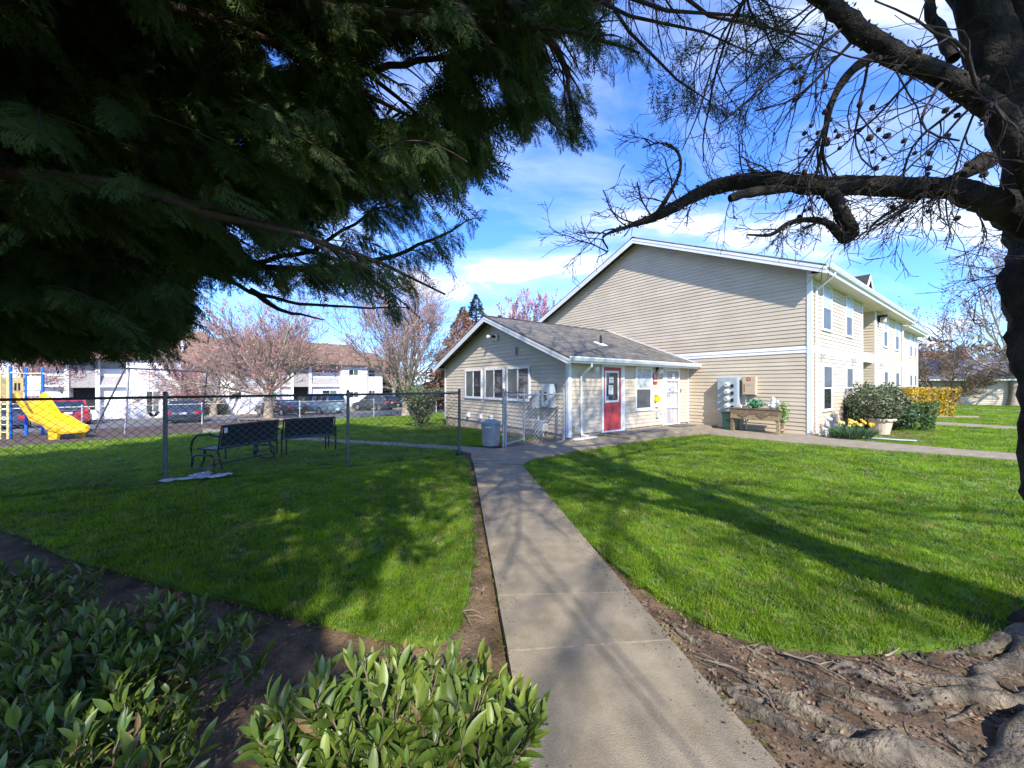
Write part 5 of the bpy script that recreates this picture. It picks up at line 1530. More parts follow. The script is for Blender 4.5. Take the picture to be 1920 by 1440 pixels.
def spruce(name, label, x, y, h, r, mt, seed, group=None, n=2600, z0=1.0, lsz=.42):
    rng = np.random.default_rng(seed); z = float(gz(x, y)); o = thing(name, label, 'tree', (x, y, z), 0, group)
    M().tube([(0, 0, -.2), (0, 0, h * .97)], [h * .022, .02], 8).build('trunk', CEDARWOOD, o)
    Vs = []; Fs = []; c = 0
    t = rng.uniform(0, 1, n) ** .75; zz = z0 + (h - z0) * (1 - t) ; az = rng.uniform(0, 6.283, n)
    lay = 1 + .22 * np.sin(zz * 4.2 + rng.normal(0, .3, n)); rad = r * t * lay * rng.uniform(.45, 1.05, n)
    p = np.stack([rad * np.cos(az), rad * np.sin(az), zz - .22 * rad], 1)
    d = np.stack([np.cos(az), np.sin(az), -.35 + 0 * az], 1) + rng.normal(0, .25, (n, 3)); d = nrm(d)
    s = nrm(np.cross(d, np.array([0, 0, 1.]) + rng.normal(0, .4, (n, 3))))
    L = (lsz * rng.uniform(.6, 1.4, n) * (.5 + .7 * t))[:, None]
    V_, F_ = [], []
    for w, q in ((.30, 0.), (.22, .45), (.22, -.45)):
        dd = nrm(d + s * q); a = p; b = p + dd * L * .5 + np.cross(dd, s) * L * .12 + s * L * w * .4; c_ = p + dd * L; e = p + dd * L * .5 - s * L * w * .4
        V_.append(np.stack([a, b, c_, e], 1).reshape(-1, 3))
    Vv = np.concatenate(V_); i = np.arange(len(Vv) // 4)[:, None] * 4
    np_obj('crown', Vv, i + np.array([[0, 1, 2, 3]]), mt, o, kind='stuff')
    return o


def conifers_far():
    for px, d, h, r, m_, lab, s in ((893, 44, 13.4, 5.4, SPRUCE, 'dark pointed spruce rising behind the office gable', 61), (868, 41, 11.2, 5.0, RUSTLEAF, 'rusty brown conifer in front of the dark spruce', 62), (937, 47, 11.6, 3.0, RUSTLEAF, 'small reddish pointed conifer right of the dark spruce', 63), (730, 70, 10.5, 1.8, SPRUCE, 'slim distant green conifer behind the upright maple', 64)):
        q = at(px, 720, d); spruce('conifer_tree', lab, q.x, q.y, h, r, m_, s, 'conifers behind the office', n=5200, lsz=.62)


conifers_far()


def shrub(name, label, x, y, rx, ry, h, n, L, Wd, mt, seed, cat='shrub', shape='ball', z0=.05, stems=8, mt2=None, group=None, parent_z=None, stem_mt=None, up=.3, rz=0.):
    rng = np.random.default_rng(seed); z = float(gz(x, y)) if parent_z is None else parent_z
    o = thing(name, label, cat, (x, y, z), rz, group)
    lines = []
    for k in range(stems):
        an = rng.uniform(0, 6.28); d = np.array([rx * .7 * math.cos(an), ry * .7 * math.sin(an), h * .85]); lines.append((np.array([d * .02, d * np.array([.4, .4, .5]) + rng.normal(0, .03, 3), d]), np.array([.016, .012, .005])))
        for j in range(4):
            t = rng.uniform(.3, .9); q = d * t; e = q + np.array([rng.normal(0, rx * .4), rng.normal(0, ry * .4), h * .2]); lines.append((np.array([q, (q + e) / 2 + rng.normal(0, .02, 3), e]), np.array([.008, .006, .003])))
    V_, F_ = tubes(lines, 4); np_obj('stems', V_, F_, stem_mt or LAURELSTEM, o, kind='stuff')
    def pos(k):
        if shape == 'ball':
            d = nrm(rng.normal(size=(k, 3))); r = rng.uniform(.55, 1.0, k) ** .6
            lump = 1 + .16 * np.sin(d[:, 0] * 5 + seed) * np.sin(d[:, 1] * 6) + .1 * np.sin(d[:, 2] * 9)
            p = d * (r * lump)[:, None]; p[:, 2] = np.abs(p[:, 2]) * (1.) if False else p[:, 2]
            return np.stack([p[:, 0] * rx, p[:, 1] * ry, z0 + (h - z0) * (p[:, 2] * .5 + .5)], 1)
        if shape == 'vase':
            t = rng.uniform(0, 1, k) ** .7; an = rng.uniform(0, 6.28, k); r = (.25 + .75 * t) * rng.uniform(.3, 1.05, k) ** .5
            return np.stack([rx * r * np.cos(an), ry * r * np.sin(an), z0 + (h - z0) * t * rng.uniform(.92, 1.04, k)], 1)
        f = rng.integers(0, 5, k); u = rng.uniform(-1, 1, k); v = rng.uniform(-1, 1, k); w = rng.uniform(0, 1, k)     # clipped box
        dpt = rng.uniform(.86, 1.0, k)
        X = np.where(f == 0, dpt, np.where(f == 1, -dpt, u)); Y = np.where(f == 2, dpt, np.where(f == 3, -dpt, np.where(f < 2, u, v))); Z = np.where(f == 4, dpt, w)
        tap = (.80 + .20 * Z)
        q = (np.abs(X) ** 6 + np.abs(Y) ** 6) ** (1 / 6.); q = np.maximum(q, 1)
        return np.stack([rx * X * tap / q, ry * Y * tap / q, z0 + (h - z0) * Z + rng.normal(0, .02, k)], 1)
    V_, F_ = leaf_cloud(rng, n, pos, L, Wd, up=up); np_obj('foliage', V_, F_, mt, o, kind='stuff')
    if mt2:
        V_, F_ = leaf_cloud(rng, int(n * mt2[1]), pos, L * mt2[2], Wd * mt2[2], up=up); np_obj(mt2[3], V_, F_, mt2[0], o, kind='stuff')
    if shape != 'vase':                       # shaded heart of twigs and old leaves
        V_, F_ = leaf_cloud(rng, n // 3, lambda k: pos(k) * np.array([.72, .72, .86]), L * 1.5, Wd * 2.0, up=0.); np_obj('inner_foliage', V_, F_, mt, o, kind='stuff')
    return o


def shrubs():
    x, y = P(7.6, -1.3); shrub('rose_shrub', 'sparse dark twiggy shrub at the far corner of the office gable', x, y, 1.0, .8, 1.75, 1500, .085, .03, RHODOL, 71, shape='vase', stems=34, mt2=(RHODO, .6, 1., 'dark_leaves'), stem_mt=TWIG)
    shrub('rhododendron', 'broad dark rhododendron under the apartment windows', 12.85, 13.25, .95, .85, 1.58, 2400, .12, .028, RHODO, 72, mt2=(RHODOL, .45, .9, 'pale_leaves'))
    x, y = gp(1651, 816); shrub('potted_shrub', 'pale leaved shrub growing out of the cream pot', x, y, .72, .62, 1.50, 900, .10, .026, RHODOL, 73, z0=.42, parent_z=.02, mt2=(RHODO, .7, 1., 'dark_leaves'), stems=10)
    shrub('clipped_hedge', 'clipped green box shaped hedge beside the lawn strip', 14.15, 13.35, .62, .75, .98, 3000, .06, .02, BOXLEAF, 74, shape='box', rz=TH)
    shrub('holly_shrub', 'glossy dark green bush between the pot and the clipped hedge', 13.2, 13.0, .70, .6, 1.05, 1500, .08, .03, RHODO, 75, mt2=(BOXLEAF, .5, 1., 'fresh_leaves'))
    x, y = 21.75, 20.05
    shrub('forsythia_hedge', 'clipped yellow forsythia hedge with brown twigs showing', x, y, 1.28, 1.1, 1.52, 4600, .075, .03, FORSY, 76, cat='hedge', shape='box', mt2=(FORSTWIG, .35, 1.5, 'twigs'), rz=R(-8), stem_mt=FORSTWIG)
    M_ = M(); p = g3((22.6, 19.6)); o = thing('bed_edging', 'low pale stone edging below the yellow hedge', 'edging', (p.x, p.y, p.z)); M_.box(-1.6, 1.3, -.5, -.35, -.05, .09).build('kerb_stone', CONCRETE, o); M().box(-1.6, 1.3, -.34, 1.2, -.05, .05).build('bed_soil', SOIL, o)
    # shrubs by the white apartments
    for k, (a, b, s_, lab) in enumerate(((37.2, -10.6, 1.2, 'dark green bush left of the forked tree'), (37.6, -9.0, .9, 'low dark bush right of the navy sedan'), (37.4, -24, 1.3, 'green bush by the apartments behind the tower'))):
        x, y = P(a, b); shrub('dark_shrub', lab, x, y, s_, s_ * .8, s_ * 1.35, 700, .16, .06, RHODO, 80 + k, group='bushes along the white apartments')
    for k, (b, h) in enumerate(((2.0, .75), (3.1, .7), (4.2, .7))):
        x, y = P(37.0, b); rng = np.random.default_rng(90 + k); n = 140
        o = thing('ornamental_grass', ('tuft of pale ornamental grass below the apartment window, left', 'tuft of pale ornamental grass below the apartment window, middle', 'tuft of pale ornamental grass beside the charcoal hatchback')[k], 'grass tuft', (x, y, float(gz(x, y))), 0, 'ornamental grasses by the apartments')
        V_, F_ = leaf_cloud(rng, n, lambda q: np.stack([rng.normal(0, .3, q), rng.normal(0, .25, q), rng.uniform(0, .2, q)], 1), h, .03, up=1.6); np_obj('blades', V_, F_, DEADGRASS, o, kind='stuff')


shrubs()


def daffodils():
    rng = np.random.default_rng(8); x0, y0 = 9.98, 10.98
    o = thing('daffodil_clump', 'clump of yellow daffodils in the bed by the apartment corner', 'daffodils', (x0, y0, .02))
    n = 420; r = np.sqrt(rng.uniform(0, 1, n)); an = rng.uniform(0, 6.28, n)
    p = np.stack([.48 * r * np.cos(an), .40 * r * np.sin(an), 0 * r], 1)
    d = nrm(np.stack([np.cos(an) * r * .75 + rng.normal(0, .15, n), np.sin(an) * r * .75 + rng.normal(0, .15, n), np.ones(n)], 1)); L = rng.uniform(.28, .42, n)[:, None]
    s = nrm(np.cross(d, rng.normal(size=(n, 3)))) * .009; b = p + d * L * .6; c = p + d * L + np.stack([np.cos(an) * .06, np.sin(an) * .06, -.02 + 0 * an], 1)
    Vv = np.stack([p - s, p + s, b + s, b - s, c], 1).reshape(-1, 3); i = np.arange(n)[:, None] * 5
    F = np.concatenate([i + np.array([[0, 1, 2]]), i + np.array([[0, 2, 3]]), i + np.array([[3, 2, 4]])], 1).reshape(-1, 3)
    np_obj('leaves', Vv, F, DAFFL, o, kind='stuff')
    rr = random.Random(3); protos = []
    for mt in (DAFFF, DAFFP):
        m = M()
        for j in range(6): a = j * 1.0472; m.add([(0, 0, 0), (.03 * math.cos(a - .4), .03 * math.sin(a - .4), .006), (.055 * math.cos(a), .055 * math.sin(a), .0), (.03 * math.cos(a + .4), .03 * math.sin(a + .4), .006)], [(0, 1, 2, 3)])
        m.lathe([(.014, 0), (.016, .02), (.024, .04)], k=8)
        protos.append(m.mesh('flower', mt))
    for k in range(26):
        a = rr.uniform(0, 6.28); r_ = .5 * math.sqrt(rr.random()); h = rr.uniform(.36, .50)
        M().tube([(.7 * r_ * math.cos(a), .6 * r_ * math.sin(a), 0), (r_ * math.cos(a), .85 * r_ * math.sin(a), h)], .006, 4, cap=False).build('stem', DAFFL, o)
        f = bpy.data.objects.new('flower', protos[k % 3 == 0]); f.location = (r_ * math.cos(a), .85 * r_ * math.sin(a), h); f.rotation_euler = (R(rr.uniform(55, 100)), 0, rr.uniform(-1.2, .9)); prep(f, o)


daffodils()


def scatter(o, protos):
    """draw the proto shapes on the points of o (attributes rot, scl, idx)"""
    ng = bpy.data.node_groups.new('scatter', 'GeometryNodeTree')
    ng.interface.new_socket('Geometry', in_out='INPUT', socket_type='NodeSocketGeometry'); ng.interface.new_socket('Geometry', in_out='OUTPUT', socket_type='NodeSocketGeometry')
    L = ng.links.new; gi = ng.nodes.new('NodeGroupInput'); go = ng.nodes.new('NodeGroupOutput')
    iop = ng.nodes.new('GeometryNodeInstanceOnPoints'); jn = ng.nodes.new('GeometryNodeGeometryToInstance')
    for p in protos:
        oi = ng.nodes.new('GeometryNodeObjectInfo'); oi.inputs['Object'].default_value = p; oi.inputs['As Instance'].default_value = False; L(oi.outputs['Geometry'], jn.inputs[0])
    def na(nm, dt):
        n = ng.nodes.new('GeometryNodeInputNamedAttribute'); n.data_type = dt; n.inputs['Name'].default_value = nm; return n.outputs['Attribute']
    L(gi.outputs[0], iop.inputs['Points']); L(jn.outputs[0], iop.inputs['Instance']); iop.inputs['Pick Instance'].default_value = True
    L(na('idx', 'INT'), iop.inputs['Instance Index'])
    er = ng.nodes.new('FunctionNodeEulerToRotation'); L(na('rot', 'FLOAT_VECTOR'), er.inputs[0]); L(er.outputs[0], iop.inputs['Rotation'])
    L(na('scl', 'FLOAT_VECTOR'), iop.inputs['Scale']); L(iop.outputs[0], go.inputs[0])
    md = o.modifiers.new('scatter', 'NODES'); md.node_group = ng


def euler_of(x, y, z):
    """XYZ Euler angles of rotations whose columns are x, y, z"""
    sy = -x[:, 2]; ry = np.arcsin(np.clip(sy, -1, 1)); rx = np.arctan2(y[:, 2], z[:, 2]); rz = np.arctan2(x[:, 1], x[:, 0])
    return np.stack([rx, ry, rz], 1)


def point_cloud(name, pts, eul, scl, idx, mt, parent=None, kind='stuff', **kw):
    me = bpy.data.meshes.new(name); me.vertices.add(len(pts)); me.vertices.foreach_set('co', np.asarray(pts, np.float32).ravel())
    for nm, arr in (('rot', eul), ('scl', scl)):
        a = me.attributes.new(nm, 'FLOAT_VECTOR', 'POINT'); a.data.foreach_set('vector', np.asarray(arr, np.float32).ravel())
    a = me.attributes.new('idx', 'INT', 'POINT'); a.data.foreach_set('value', np.asarray(idx, np.int32))
    me.materials.append(mt); o = bpy.data.objects.new(name, me); return prep(o, parent, kind, **kw)


def spray_cloud(name, protos, pos, dirs, size, rng, mt, parent, off, roll=.5):
    x = nrm(dirs); ref = np.array([0, 0, 1.]) + rng.normal(0, roll, (len(pos), 3)); y = nrm(np.cross(ref, x)); z = np.cross(x, y)
    o = point_cloud(name, pos, euler_of(x, y, z), np.repeat(size[:, None], 3, 1), rng.integers(0, len(protos), len(pos)), mt, parent)
    obs = []
    for k, p in enumerate(protos):
        v = p.reshape(-1, 3); me = bpy.data.meshes.new('spray'); me.from_pydata([tuple(t) for t in v], [], [(i, i + 1, i + 2, i + 3) for i in range(0, len(v), 4)]); me.materials.append(mt); obs.append(bpy.data.objects.new('spray', me))
    scatter(o, obs); o.location = tuple(-off)
    return o


# ---- the dark cedar on the left
def frond(rng, n, sub, fat=1.):
    """one flat drooping spray along +x, unit length; quads"""
    vs = []
    def dia(p, d, l, w, nz):
        d = d / np.linalg.norm(d); s = np.cross(d, nz); s /= np.linalg.norm(s) + 1e-9; w = w * fat
        vs.append(np.stack([p, p + d * l * .45 + s * w, p + d * l, p + d * l * .45 - s * w]))
    up = np.array([0, 0, 1.])
    dia(np.zeros(3), np.array([1, 0, -.12]), .55, .014, up); dia(np.array([.5, 0, -.06]), np.array([1, 0, -.35]), .5, .012, up)
    for i in range(n):
        x = .04 + .92 * i / n; z = -.20 * x * x
        for sg in (-1, 1):
            l = (.34 * (1 - .72 * x) + .05) * rng.uniform(.75, 1.2); an = R(rng.uniform(38, 62))
            d = np.array([math.cos(an), sg * math.sin(an), -.25 + rng.normal(0, .12)])
            p = np.array([x + .02 * sg, 0, z]); dia(p, d, l, .022, up)
            dn = d / np.linalg.norm(d)
            for k in range(sub):
                for s2 in (((-1,) if (k + i) % 2 else (1,)) if sub > 1 else (1,)):
                    q = p + dn * l * (.3 + .4 * k / max(1, sub - 1) if sub > 1 else .45); a2 = s2 * .65
                    d2 = np.array([dn[0] * math.cos(a2) - dn[1] * math.sin(a2), dn[0] * math.sin(a2) + dn[1] * math.cos(a2), dn[2] - .12]); dia(q, d2, l * .55, .018, up)
    return np.array(vs)                                      # (m,4,3)


def place(protos, pos, dirs, size, rng, roll=.5):
    """copies of the spray shapes turned to dirs"""
    out = []
    idx = rng.integers(0, len(protos), len(pos))
    x = nrm(dirs); ref = np.array([0, 0, 1.]) + rng.normal(0, roll, (len(pos), 3)); y = nrm(np.cross(ref, x)); z = np.cross(x, y)
    for k, pr in enumerate(protos):
        m = idx == k
        if not m.any(): continue
        q = pr.reshape(-1, 3)
        w = pos[m][:, None, :] + size[m][:, None, None] * (q[None, :, :1] * x[m][:, None, :] + q[None, :, 1:2] * y[m][:, None, :] + q[None, :, 2:3] * z[m][:, None, :])
        out.append(w.reshape(-1, 3))
    return np.concatenate(out) if out else np.zeros((0, 3))


def scr(p):
    y = np.maximum(p[:, 1], .05)
    return 960 + FPX * p[:, 0] / y, 720 - FPX * (p[:, 2] - EYE) / y


# outline of the cedar's lower skirt, as measured (picture pixels, seen from the eye point)
SKIRT = [(-4000, -4000), (1236, -4000), (1240, 40), (1205, 110), (1135, 150), (1085, 250), (1045, 262), (1010, 190), (985, 255), (940, 215), (905, 265), (930, 312), (868, 318), (852, 370), (892, 402), (885, 425),
         (838, 440), (852, 475), (800, 500), (785, 560), (768, 590), (735, 590), (640, 545), (570, 545), (480, 515), (400, 505), (352, 540), (372, 585), (318, 612), (300, 640), (200, 655), (-4000, 690)]
GAPS = [[(480, 500), (560, 490), (660, 420), (720, 372), (700, 350), (640, 390), (560, 440), (470, 470), (440, 392), (400, 400)], [(650, 95), (760, 50), (850, 60), (830, 110), (760, 215), (685, 215)], [(1010, 60), (1060, 40), (1110, 90), (1080, 160), (1030, 170)], [(880, 130), (930, 110), (950, 170), (900, 200)], [(1120, -20), (1190, -20), (1200, 50), (1140, 60)], [(420, 250), (450, 240), (462, 262), (430, 272)], [(210, 300), (236, 296), (232, 316)], [(455, 60), (530, 50), (560, 110), (500, 125)], [(350, 520), (400, 505), (520, 540), (640, 560), (560, 575), (400, 560)]]


def cedar():
    rng = np.random.default_rng(77)
    T = np.array([-5.4, 2.6, float(gz(-5.4, 2.6))])
    o = thing('cedar_tree', 'huge dark drooping cedar hanging over the left lawn', 'tree', tuple(T))
    fine = [frond(rng, 17, 3, .52) for _ in range(9)]; edge_ = [frond(rng, 14, 2, .6) for _ in range(6)]; coarse = [frond(rng, 7, 0) * np.array([1, 1, 1]) for _ in range(4)]; broad = [frond(rng, 7, 0, 2.6) for _ in range(4)]; mid_ = [frond(rng, 9, 0, 1.35) for _ in range(5)]
    prim = []
    for i in range(150):
        h = 2.2 + 10.5 * (i / 150) ** 1.1; az = i * 2.39996 + rng.normal(0, .2)
        R_ = 5.9 if h < 6 else 5.9 * (1 - (h - 6) / 8.5)
        L = R_ * rng.uniform(.72, 1.08)
        d = np.array([math.cos(az), math.sin(az), 0]); n = 9; t = np.linspace(0, 1, n)
        pts = T + np.array([0, 0, h]) + d * (L * t)[:, None]
        pts[:, 2] += L * (.22 * t - .34 * t ** 2) + rng.normal(0, .03, n); pts[:, :2] += np.cumsum(rng.normal(0, .05, (n, 2)), 0)
        prim.append((pts, np.linspace(.07, .010, n) * (.6 + .5 * L / 6)))
    W = lambda L_: np.array([tuple(at(*q)) for q in L_])
    keys = [[(-300, 330, 4.2), (80, 430, 4.7), (370, 503, 5.2), (470, 545, 5.35), (560, 570, 5.4), (690, 578, 5.5), (768, 578, 5.6)],
            [(80, 430, 4.7), (370, 503, 5.0), (470, 497, 5.1), (590, 470, 5.2), (690, 400, 5.3), (760, 372, 5.35)],
            [(370, 503, 5.1), (600, 505, 5.4), (740, 480, 5.6), (830, 440, 5.7), (893, 408, 5.8)],
            [(100, 220, 3.9), (500, 190, 4.1), (640, 145, 4.1), (760, 118, 4.0), (860, 105, 3.95), (960, 140, 3.9), (1060, 255, 3.8)],
            [(200, -60, 3.4), (620, 15, 3.4), (880, 40, 3.3), (1080, 60, 3.2), (1200, 100, 3.1)],
            [(500, 190, 4.1), (700, 230, 4.3), (820, 260, 4.5), (925, 312, 4.7)],
            [(300, 380, 4.8), (560, 360, 5.0), (700, 330, 5.2), (860, 320, 5.4)],
            [(820, -80, 3.0), (980, 20, 2.9), (1060, 120, 2.9), (1075, 215, 2.95)],
            [(800, -60, 3.1), (900, 60, 3.1), (960, 150, 3.1), (985, 240, 3.15)],
            [(-100, 560, 4.4), (120, 600, 5.0), (260, 615, 5.4), (330, 610, 5.6)], [(-200, 600, 4.6), (40, 640, 5.2), (180, 645, 5.6)],
            [(470, 545, 5.35), (520, 580, 5.4), (610, 600, 5.5)]]
    for q in keys:
        p = W(q); m = 4 * (len(p) - 1) + 1; t = np.linspace(0, len(p) - 1, m)
        p2 = np.stack([np.interp(t, np.arange(len(p)), p[:, c]) for c in range(3)], 1); p2[1:-1] += rng.normal(0, .012, (m - 2, 3))
        prim.append((p2, np.linspace(.055, .008, m)))
    thin = [[(1000, -60, 2.7), (1180, 30, 2.7), (1320, 60, 2.7), (1420, 105, 2.75)], [(1080, -40, 2.6), (1250, 20, 2.6), (1400, 30, 2.65), (1530, 95, 2.7)], [(1100, -60, 2.8), (1180, 60, 2.8), (1270, 150, 2.8), (1330, 190, 2.85)], [(1200, -70, 2.7), (1330, 30, 2.7), (1480, 60, 2.75), (1545, 70, 2.8)]]
    thin_p = []
    for q in thin:
        p = W(q); m = 13; t = np.linspace(0, len(p) - 1, m); thin_p.append((np.stack([np.interp(t, np.arange(len(p)), p[:, c]) for c in range(3)], 1), np.linspace(.016, .004, m)))
    pos, dirs, size = [], [], []; sec = []
    def foliage(pts, nsec, ks, smin, step, thin_=False):
        n = len(pts); L = np.linalg.norm(np.diff(pts, axis=0), axis=1).sum()
        for k in range(nsec):
            t = (.18 if not thin_ else .3) + .82 * (k + rng.uniform(0, 1)) / nsec; f = min(t, .999) * (n - 1); i = int(f); p0 = pts[i] + (pts[i + 1] - pts[i]) * (f - i); d = nrm(pts[i + 1] - pts[i])
            sd = np.array([-d[1], d[0], 0]) * (1 if k % 2 else -1); an = rng.uniform(.5, 1.05)
            d2 = d * math.cos(an) + sd * math.sin(an) + np.array([0, 0, rng.normal(-.12, .15)])
            l2 = ks * L * (1.05 - .75 * t) * rng.uniform(.6, 1.2) + .12
            m = max(4, int(l2 / step)); tt = np.linspace(0, 1, m); q = p0 + nrm(d2) * (l2 * tt)[:, None]; q[:, 2] -= .25 * l2 * tt ** 2
            sec.append((q[::max(1, m // 5)], np.linspace(.012, .004, len(q[::max(1, m // 5)]))))
            for j in range(m):
                pos.append(q[j]); sx = np.array([-d2[1], d2[0], 0]) * (1 if j % 2 else -1)
                dirs.append(d2 * rng.uniform(.5, 1.) + sx * rng.uniform(0, .8) + np.array([0, 0, rng.uniform(-.95, -.15)])); size.append(rng.uniform(smin, smin * 1.8))
        for k in range(6): pos.append(pts[-1] + rng.normal(0, .03, 3)); dirs.append(nrm(pts[-1] - pts[-2]) + rng.normal(0, .35, 3) + np.array([0, 0, -.2])); size.append(rng.uniform(smin, smin * 1.6))
    for pts, rr in prim[:150]: foliage(pts, 15, .24, .27, .105)
    for pts, rr in prim[150:]: foliage(pts, 24, .17, .20, .075)
    # the body of the skirt between the boughs
    n = 52000; d_ = rng.uniform(3.3, 7.8, n); sx = rng.uniform(-260, 1260, n); sy = rng.uniform(-240, 700, n)
    q = np.stack([(sx - 960) / FPX * d_, d_, EYE + (720 - sy) / FPX * d_], 1); rad = np.hypot(q[:, 0] - T[0], q[:, 1] - T[1])
    q = q[(rad < 6.6) & (rad > 1.2) & (q[:, 2] > 2.) & (q[:, 2] < 7.8)]; n = len(q); out_ = q - np.array([T[0], T[1], 0]); out_[:, 2] = 0; out_ = nrm(out_)
    ax, ay = scr(q); th = np.clip((ax - 330) / 260, 0, 1) * np.clip((ay - 290) / 120, 0, 1) * .80 + np.clip((ax - 980) / 160, 0, 1) * .72 + np.clip((ax - 600) / 200, 0, 1) * np.clip((ay - 60) / 60, 0, 1) * .45
    kp = rng.uniform(size=n) > th; q, out_ = q[kp], out_[kp]; n = len(q)
    pos = list(pos) + list(q); dirs = list(dirs) + list(out_ * .7 + rng.normal(0, .45, (n, 3)) + np.array([0, 0, -.55])); size = list(size) + list(rng.uniform(.22, .46, n))
    # the high crown
    n = 5000; zz = rng.uniform(4.2, 13, n); rm = 5.9 * np.clip(1 - (zz - 5.5) / 8.2, 0, 1); az = rng.uniform(0, 6.283, n); rr_ = rm * np.sqrt(rng.uniform(.12, 1.0, n))
    q = np.stack([T[0] + rr_ * np.cos(az), T[1] + rr_ * np.sin(az), zz], 1); out_ = np.stack([np.cos(az), np.sin(az), -.4 + 0 * az], 1)
    hl = np.array([mnoise.noise(Vector((v[0] * .55, v[1] * .55, v[2] * .55))) for v in q]); kp = hl > -.02; q, out_ = q[kp], out_[kp]; n = len(q)
    pos += list(q); dirs += list(out_ + rng.normal(0, .4, (n, 3))); size += list(rng.uniform(.55, 1.0, n))
    # boughs reaching over the viewer, out of the picture: they shade the bed and the left lawn
    n = 1900; q = np.stack([rng.uniform(-7.5, .6, n), rng.uniform(-6.2, 1.2, n), rng.uniform(4.7, 7.0, n)], 1)
    lump = np.array([mnoise.noise(Vector((v[0] * .9, v[1] * .9, 2.))) for v in q])
    q = q[(q[:, 0] < np.where(q[:, 1] < -2.4, .1, -1.7)) & (lump > .07)]; n = len(q)
    pos += list(q); dirs += list(rng.normal(0, .6, (n, 3)) + np.array([.4, -.4, -.3])); size += list(rng.uniform(.6, 1.0, n))
    pos = np.array(pos); dirs = np.array(dirs); size = np.array(size)
    tip = pos + nrm(dirs) * (size * rng.uniform(.1, .75, len(size)))[:, None]
    keep = np.ones(len(pos), bool)
    for q in (pos, tip):
        sx, sy = scr(q); infr = (q[:, 1] > .25)
        inp = inside(SKIRT, sx + rng.normal(0, 9, len(sx)), sy + rng.normal(0, 9, len(sx)))
        for gp_ in GAPS: inp &= ~(inside(gp_, sx, sy) & (rng.uniform(size=len(sx)) < .92))
        keep &= ~infr | inp
        keep &= ~((q[:, 1] > -.3) & (np.linalg.norm(q - np.array([0, 0, EYE]), axis=1) < 2.3))
        keep &= q[:, 2] > 1.95 + .0 * q[:, 0]
    pos, dirs, size = pos[keep], dirs[keep], size[keep]
    sx, sy = scr(pos); vis = (pos[:, 1] > .2) & (sx > -900) & (sy > -900) & (sx < 2200)
    print('cedar sprays', len(pos), 'in view', vis.sum())
    dep = pos[:, 1] + 0; back = vis & (dep > 5.9); front = vis & ~back
    vis_all = vis
    spray_cloud('crown', mid_, pos[back], dirs[back], size[back] * 1.2, rng, CEDAR, o, T)
    spray_cloud('foliage', fine, pos[front], dirs[front], size[front] * np.clip(np.linalg.norm(pos[front] - np.array([0, 0, EYE]), axis=1) / 5.0, .55, 1.1), rng, CEDAR, o, T)
    spray_cloud('high_crown', broad, pos[~vis_all], dirs[~vis_all], size[~vis_all] * 1.3, rng, CEDAR, o, T)
    # open sprays at the right
    pos, dirs, size = [], [], []
    for pts, rr in thin_p: foliage(pts, 9, .28, .13, .10, True)
    pos = np.array(pos); dirs = np.array(dirs); size = np.array(size); m = rng.uniform(size=len(pos)) < .62
    sx, sy = scr(pos + nrm(dirs) * size[:, None]); m &= (sx < 1570) & (sy < 235)
    spray_cloud('open_sprays', edge_, pos[m], dirs[m], size[m] * 1.15, rng, CEDAR, o, T)
    def ok(q):
        sx, sy = scr(q); return (~(q[:, 1] > .25) | inside(SKIRT, sx, sy)).mean() > .8 and not ((q[:, 1] > -.3) & (np.linalg.norm(q - np.array([0, 0, EYE]), axis=1) < 1.8)).any()
    Vb, Fb = tubes([(p, r) for p, r in prim[:150] if ok(p)] + prim[150:] + thin_p, 6); np_obj('branches', Vb, Fb, CEDARWOOD, o, smooth=True).location = tuple(-T)
    Vb, Fb = tubes([s for s in sec if ok(s[0])], 3); np_obj('branchlets', Vb, Fb, CEDARWOOD, o, kind='stuff').location = tuple(-T)
    M().tube([(0, 0, -.2), (0, 0, .6), (0, 0, 5), (.1, 0, 12.8)], [.62, .46, .34, .04], 14).build('trunk', CEDARWOOD, o, smooth=True)


cedar()


# ---- the big mossy tree on the right
def smooth_line(pts, rr, m):
    pts = np.array([tuple(p) for p in pts]); rr = np.array(rr); n = len(pts); t = np.linspace(0, n - 1, m); out = []
    for c in range(3):                                   # Catmull-Rom
        p = np.concatenate([[2 * pts[0, c] - pts[1, c]], pts[:, c], [2 * pts[-1, c] - pts[-2, c]]]); i = np.minimum(t.astype(int), n - 2); f = t - i
        p0, p1, p2, p3 = p[i], p[i + 1], p[i + 2], p[i + 3]
        out.append(.5 * (2 * p1 + (p2 - p0) * f + (2 * p0 - 5 * p1 + 4 * p2 - p3) * f ** 2 + (3 * p1 - p0 - 3 * p2 + p3) * f ** 3))
    return np.stack(out, 1), np.interp(t, np.arange(n), rr)


def knobbly(lines, k, amp, fr, seed):
    """thick limbs with bark furrows and moss lumps pushed out of the tube"""
    Vv, F = tubes(lines, k)
    c = []
    for pts, rr in lines: c.append(np.repeat(pts, k, axis=0))
    c = np.concatenate(c); d = Vv - c; r = np.linalg.norm(d, axis=1, keepdims=True) + 1e-9; d = d / r
    nz = np.array([mnoise.noise(Vector(v * fr + seed)) + .55 * mnoise.noise(Vector(v * fr * 2.6 + seed)) + .3 * mnoise.noise(Vector((v[0] * fr * 7, v[1] * fr * 7, v[2] * fr * 2))) for v in Vv])
    return Vv + d * (nz[:, None] * np.minimum(amp, r * .28)), F


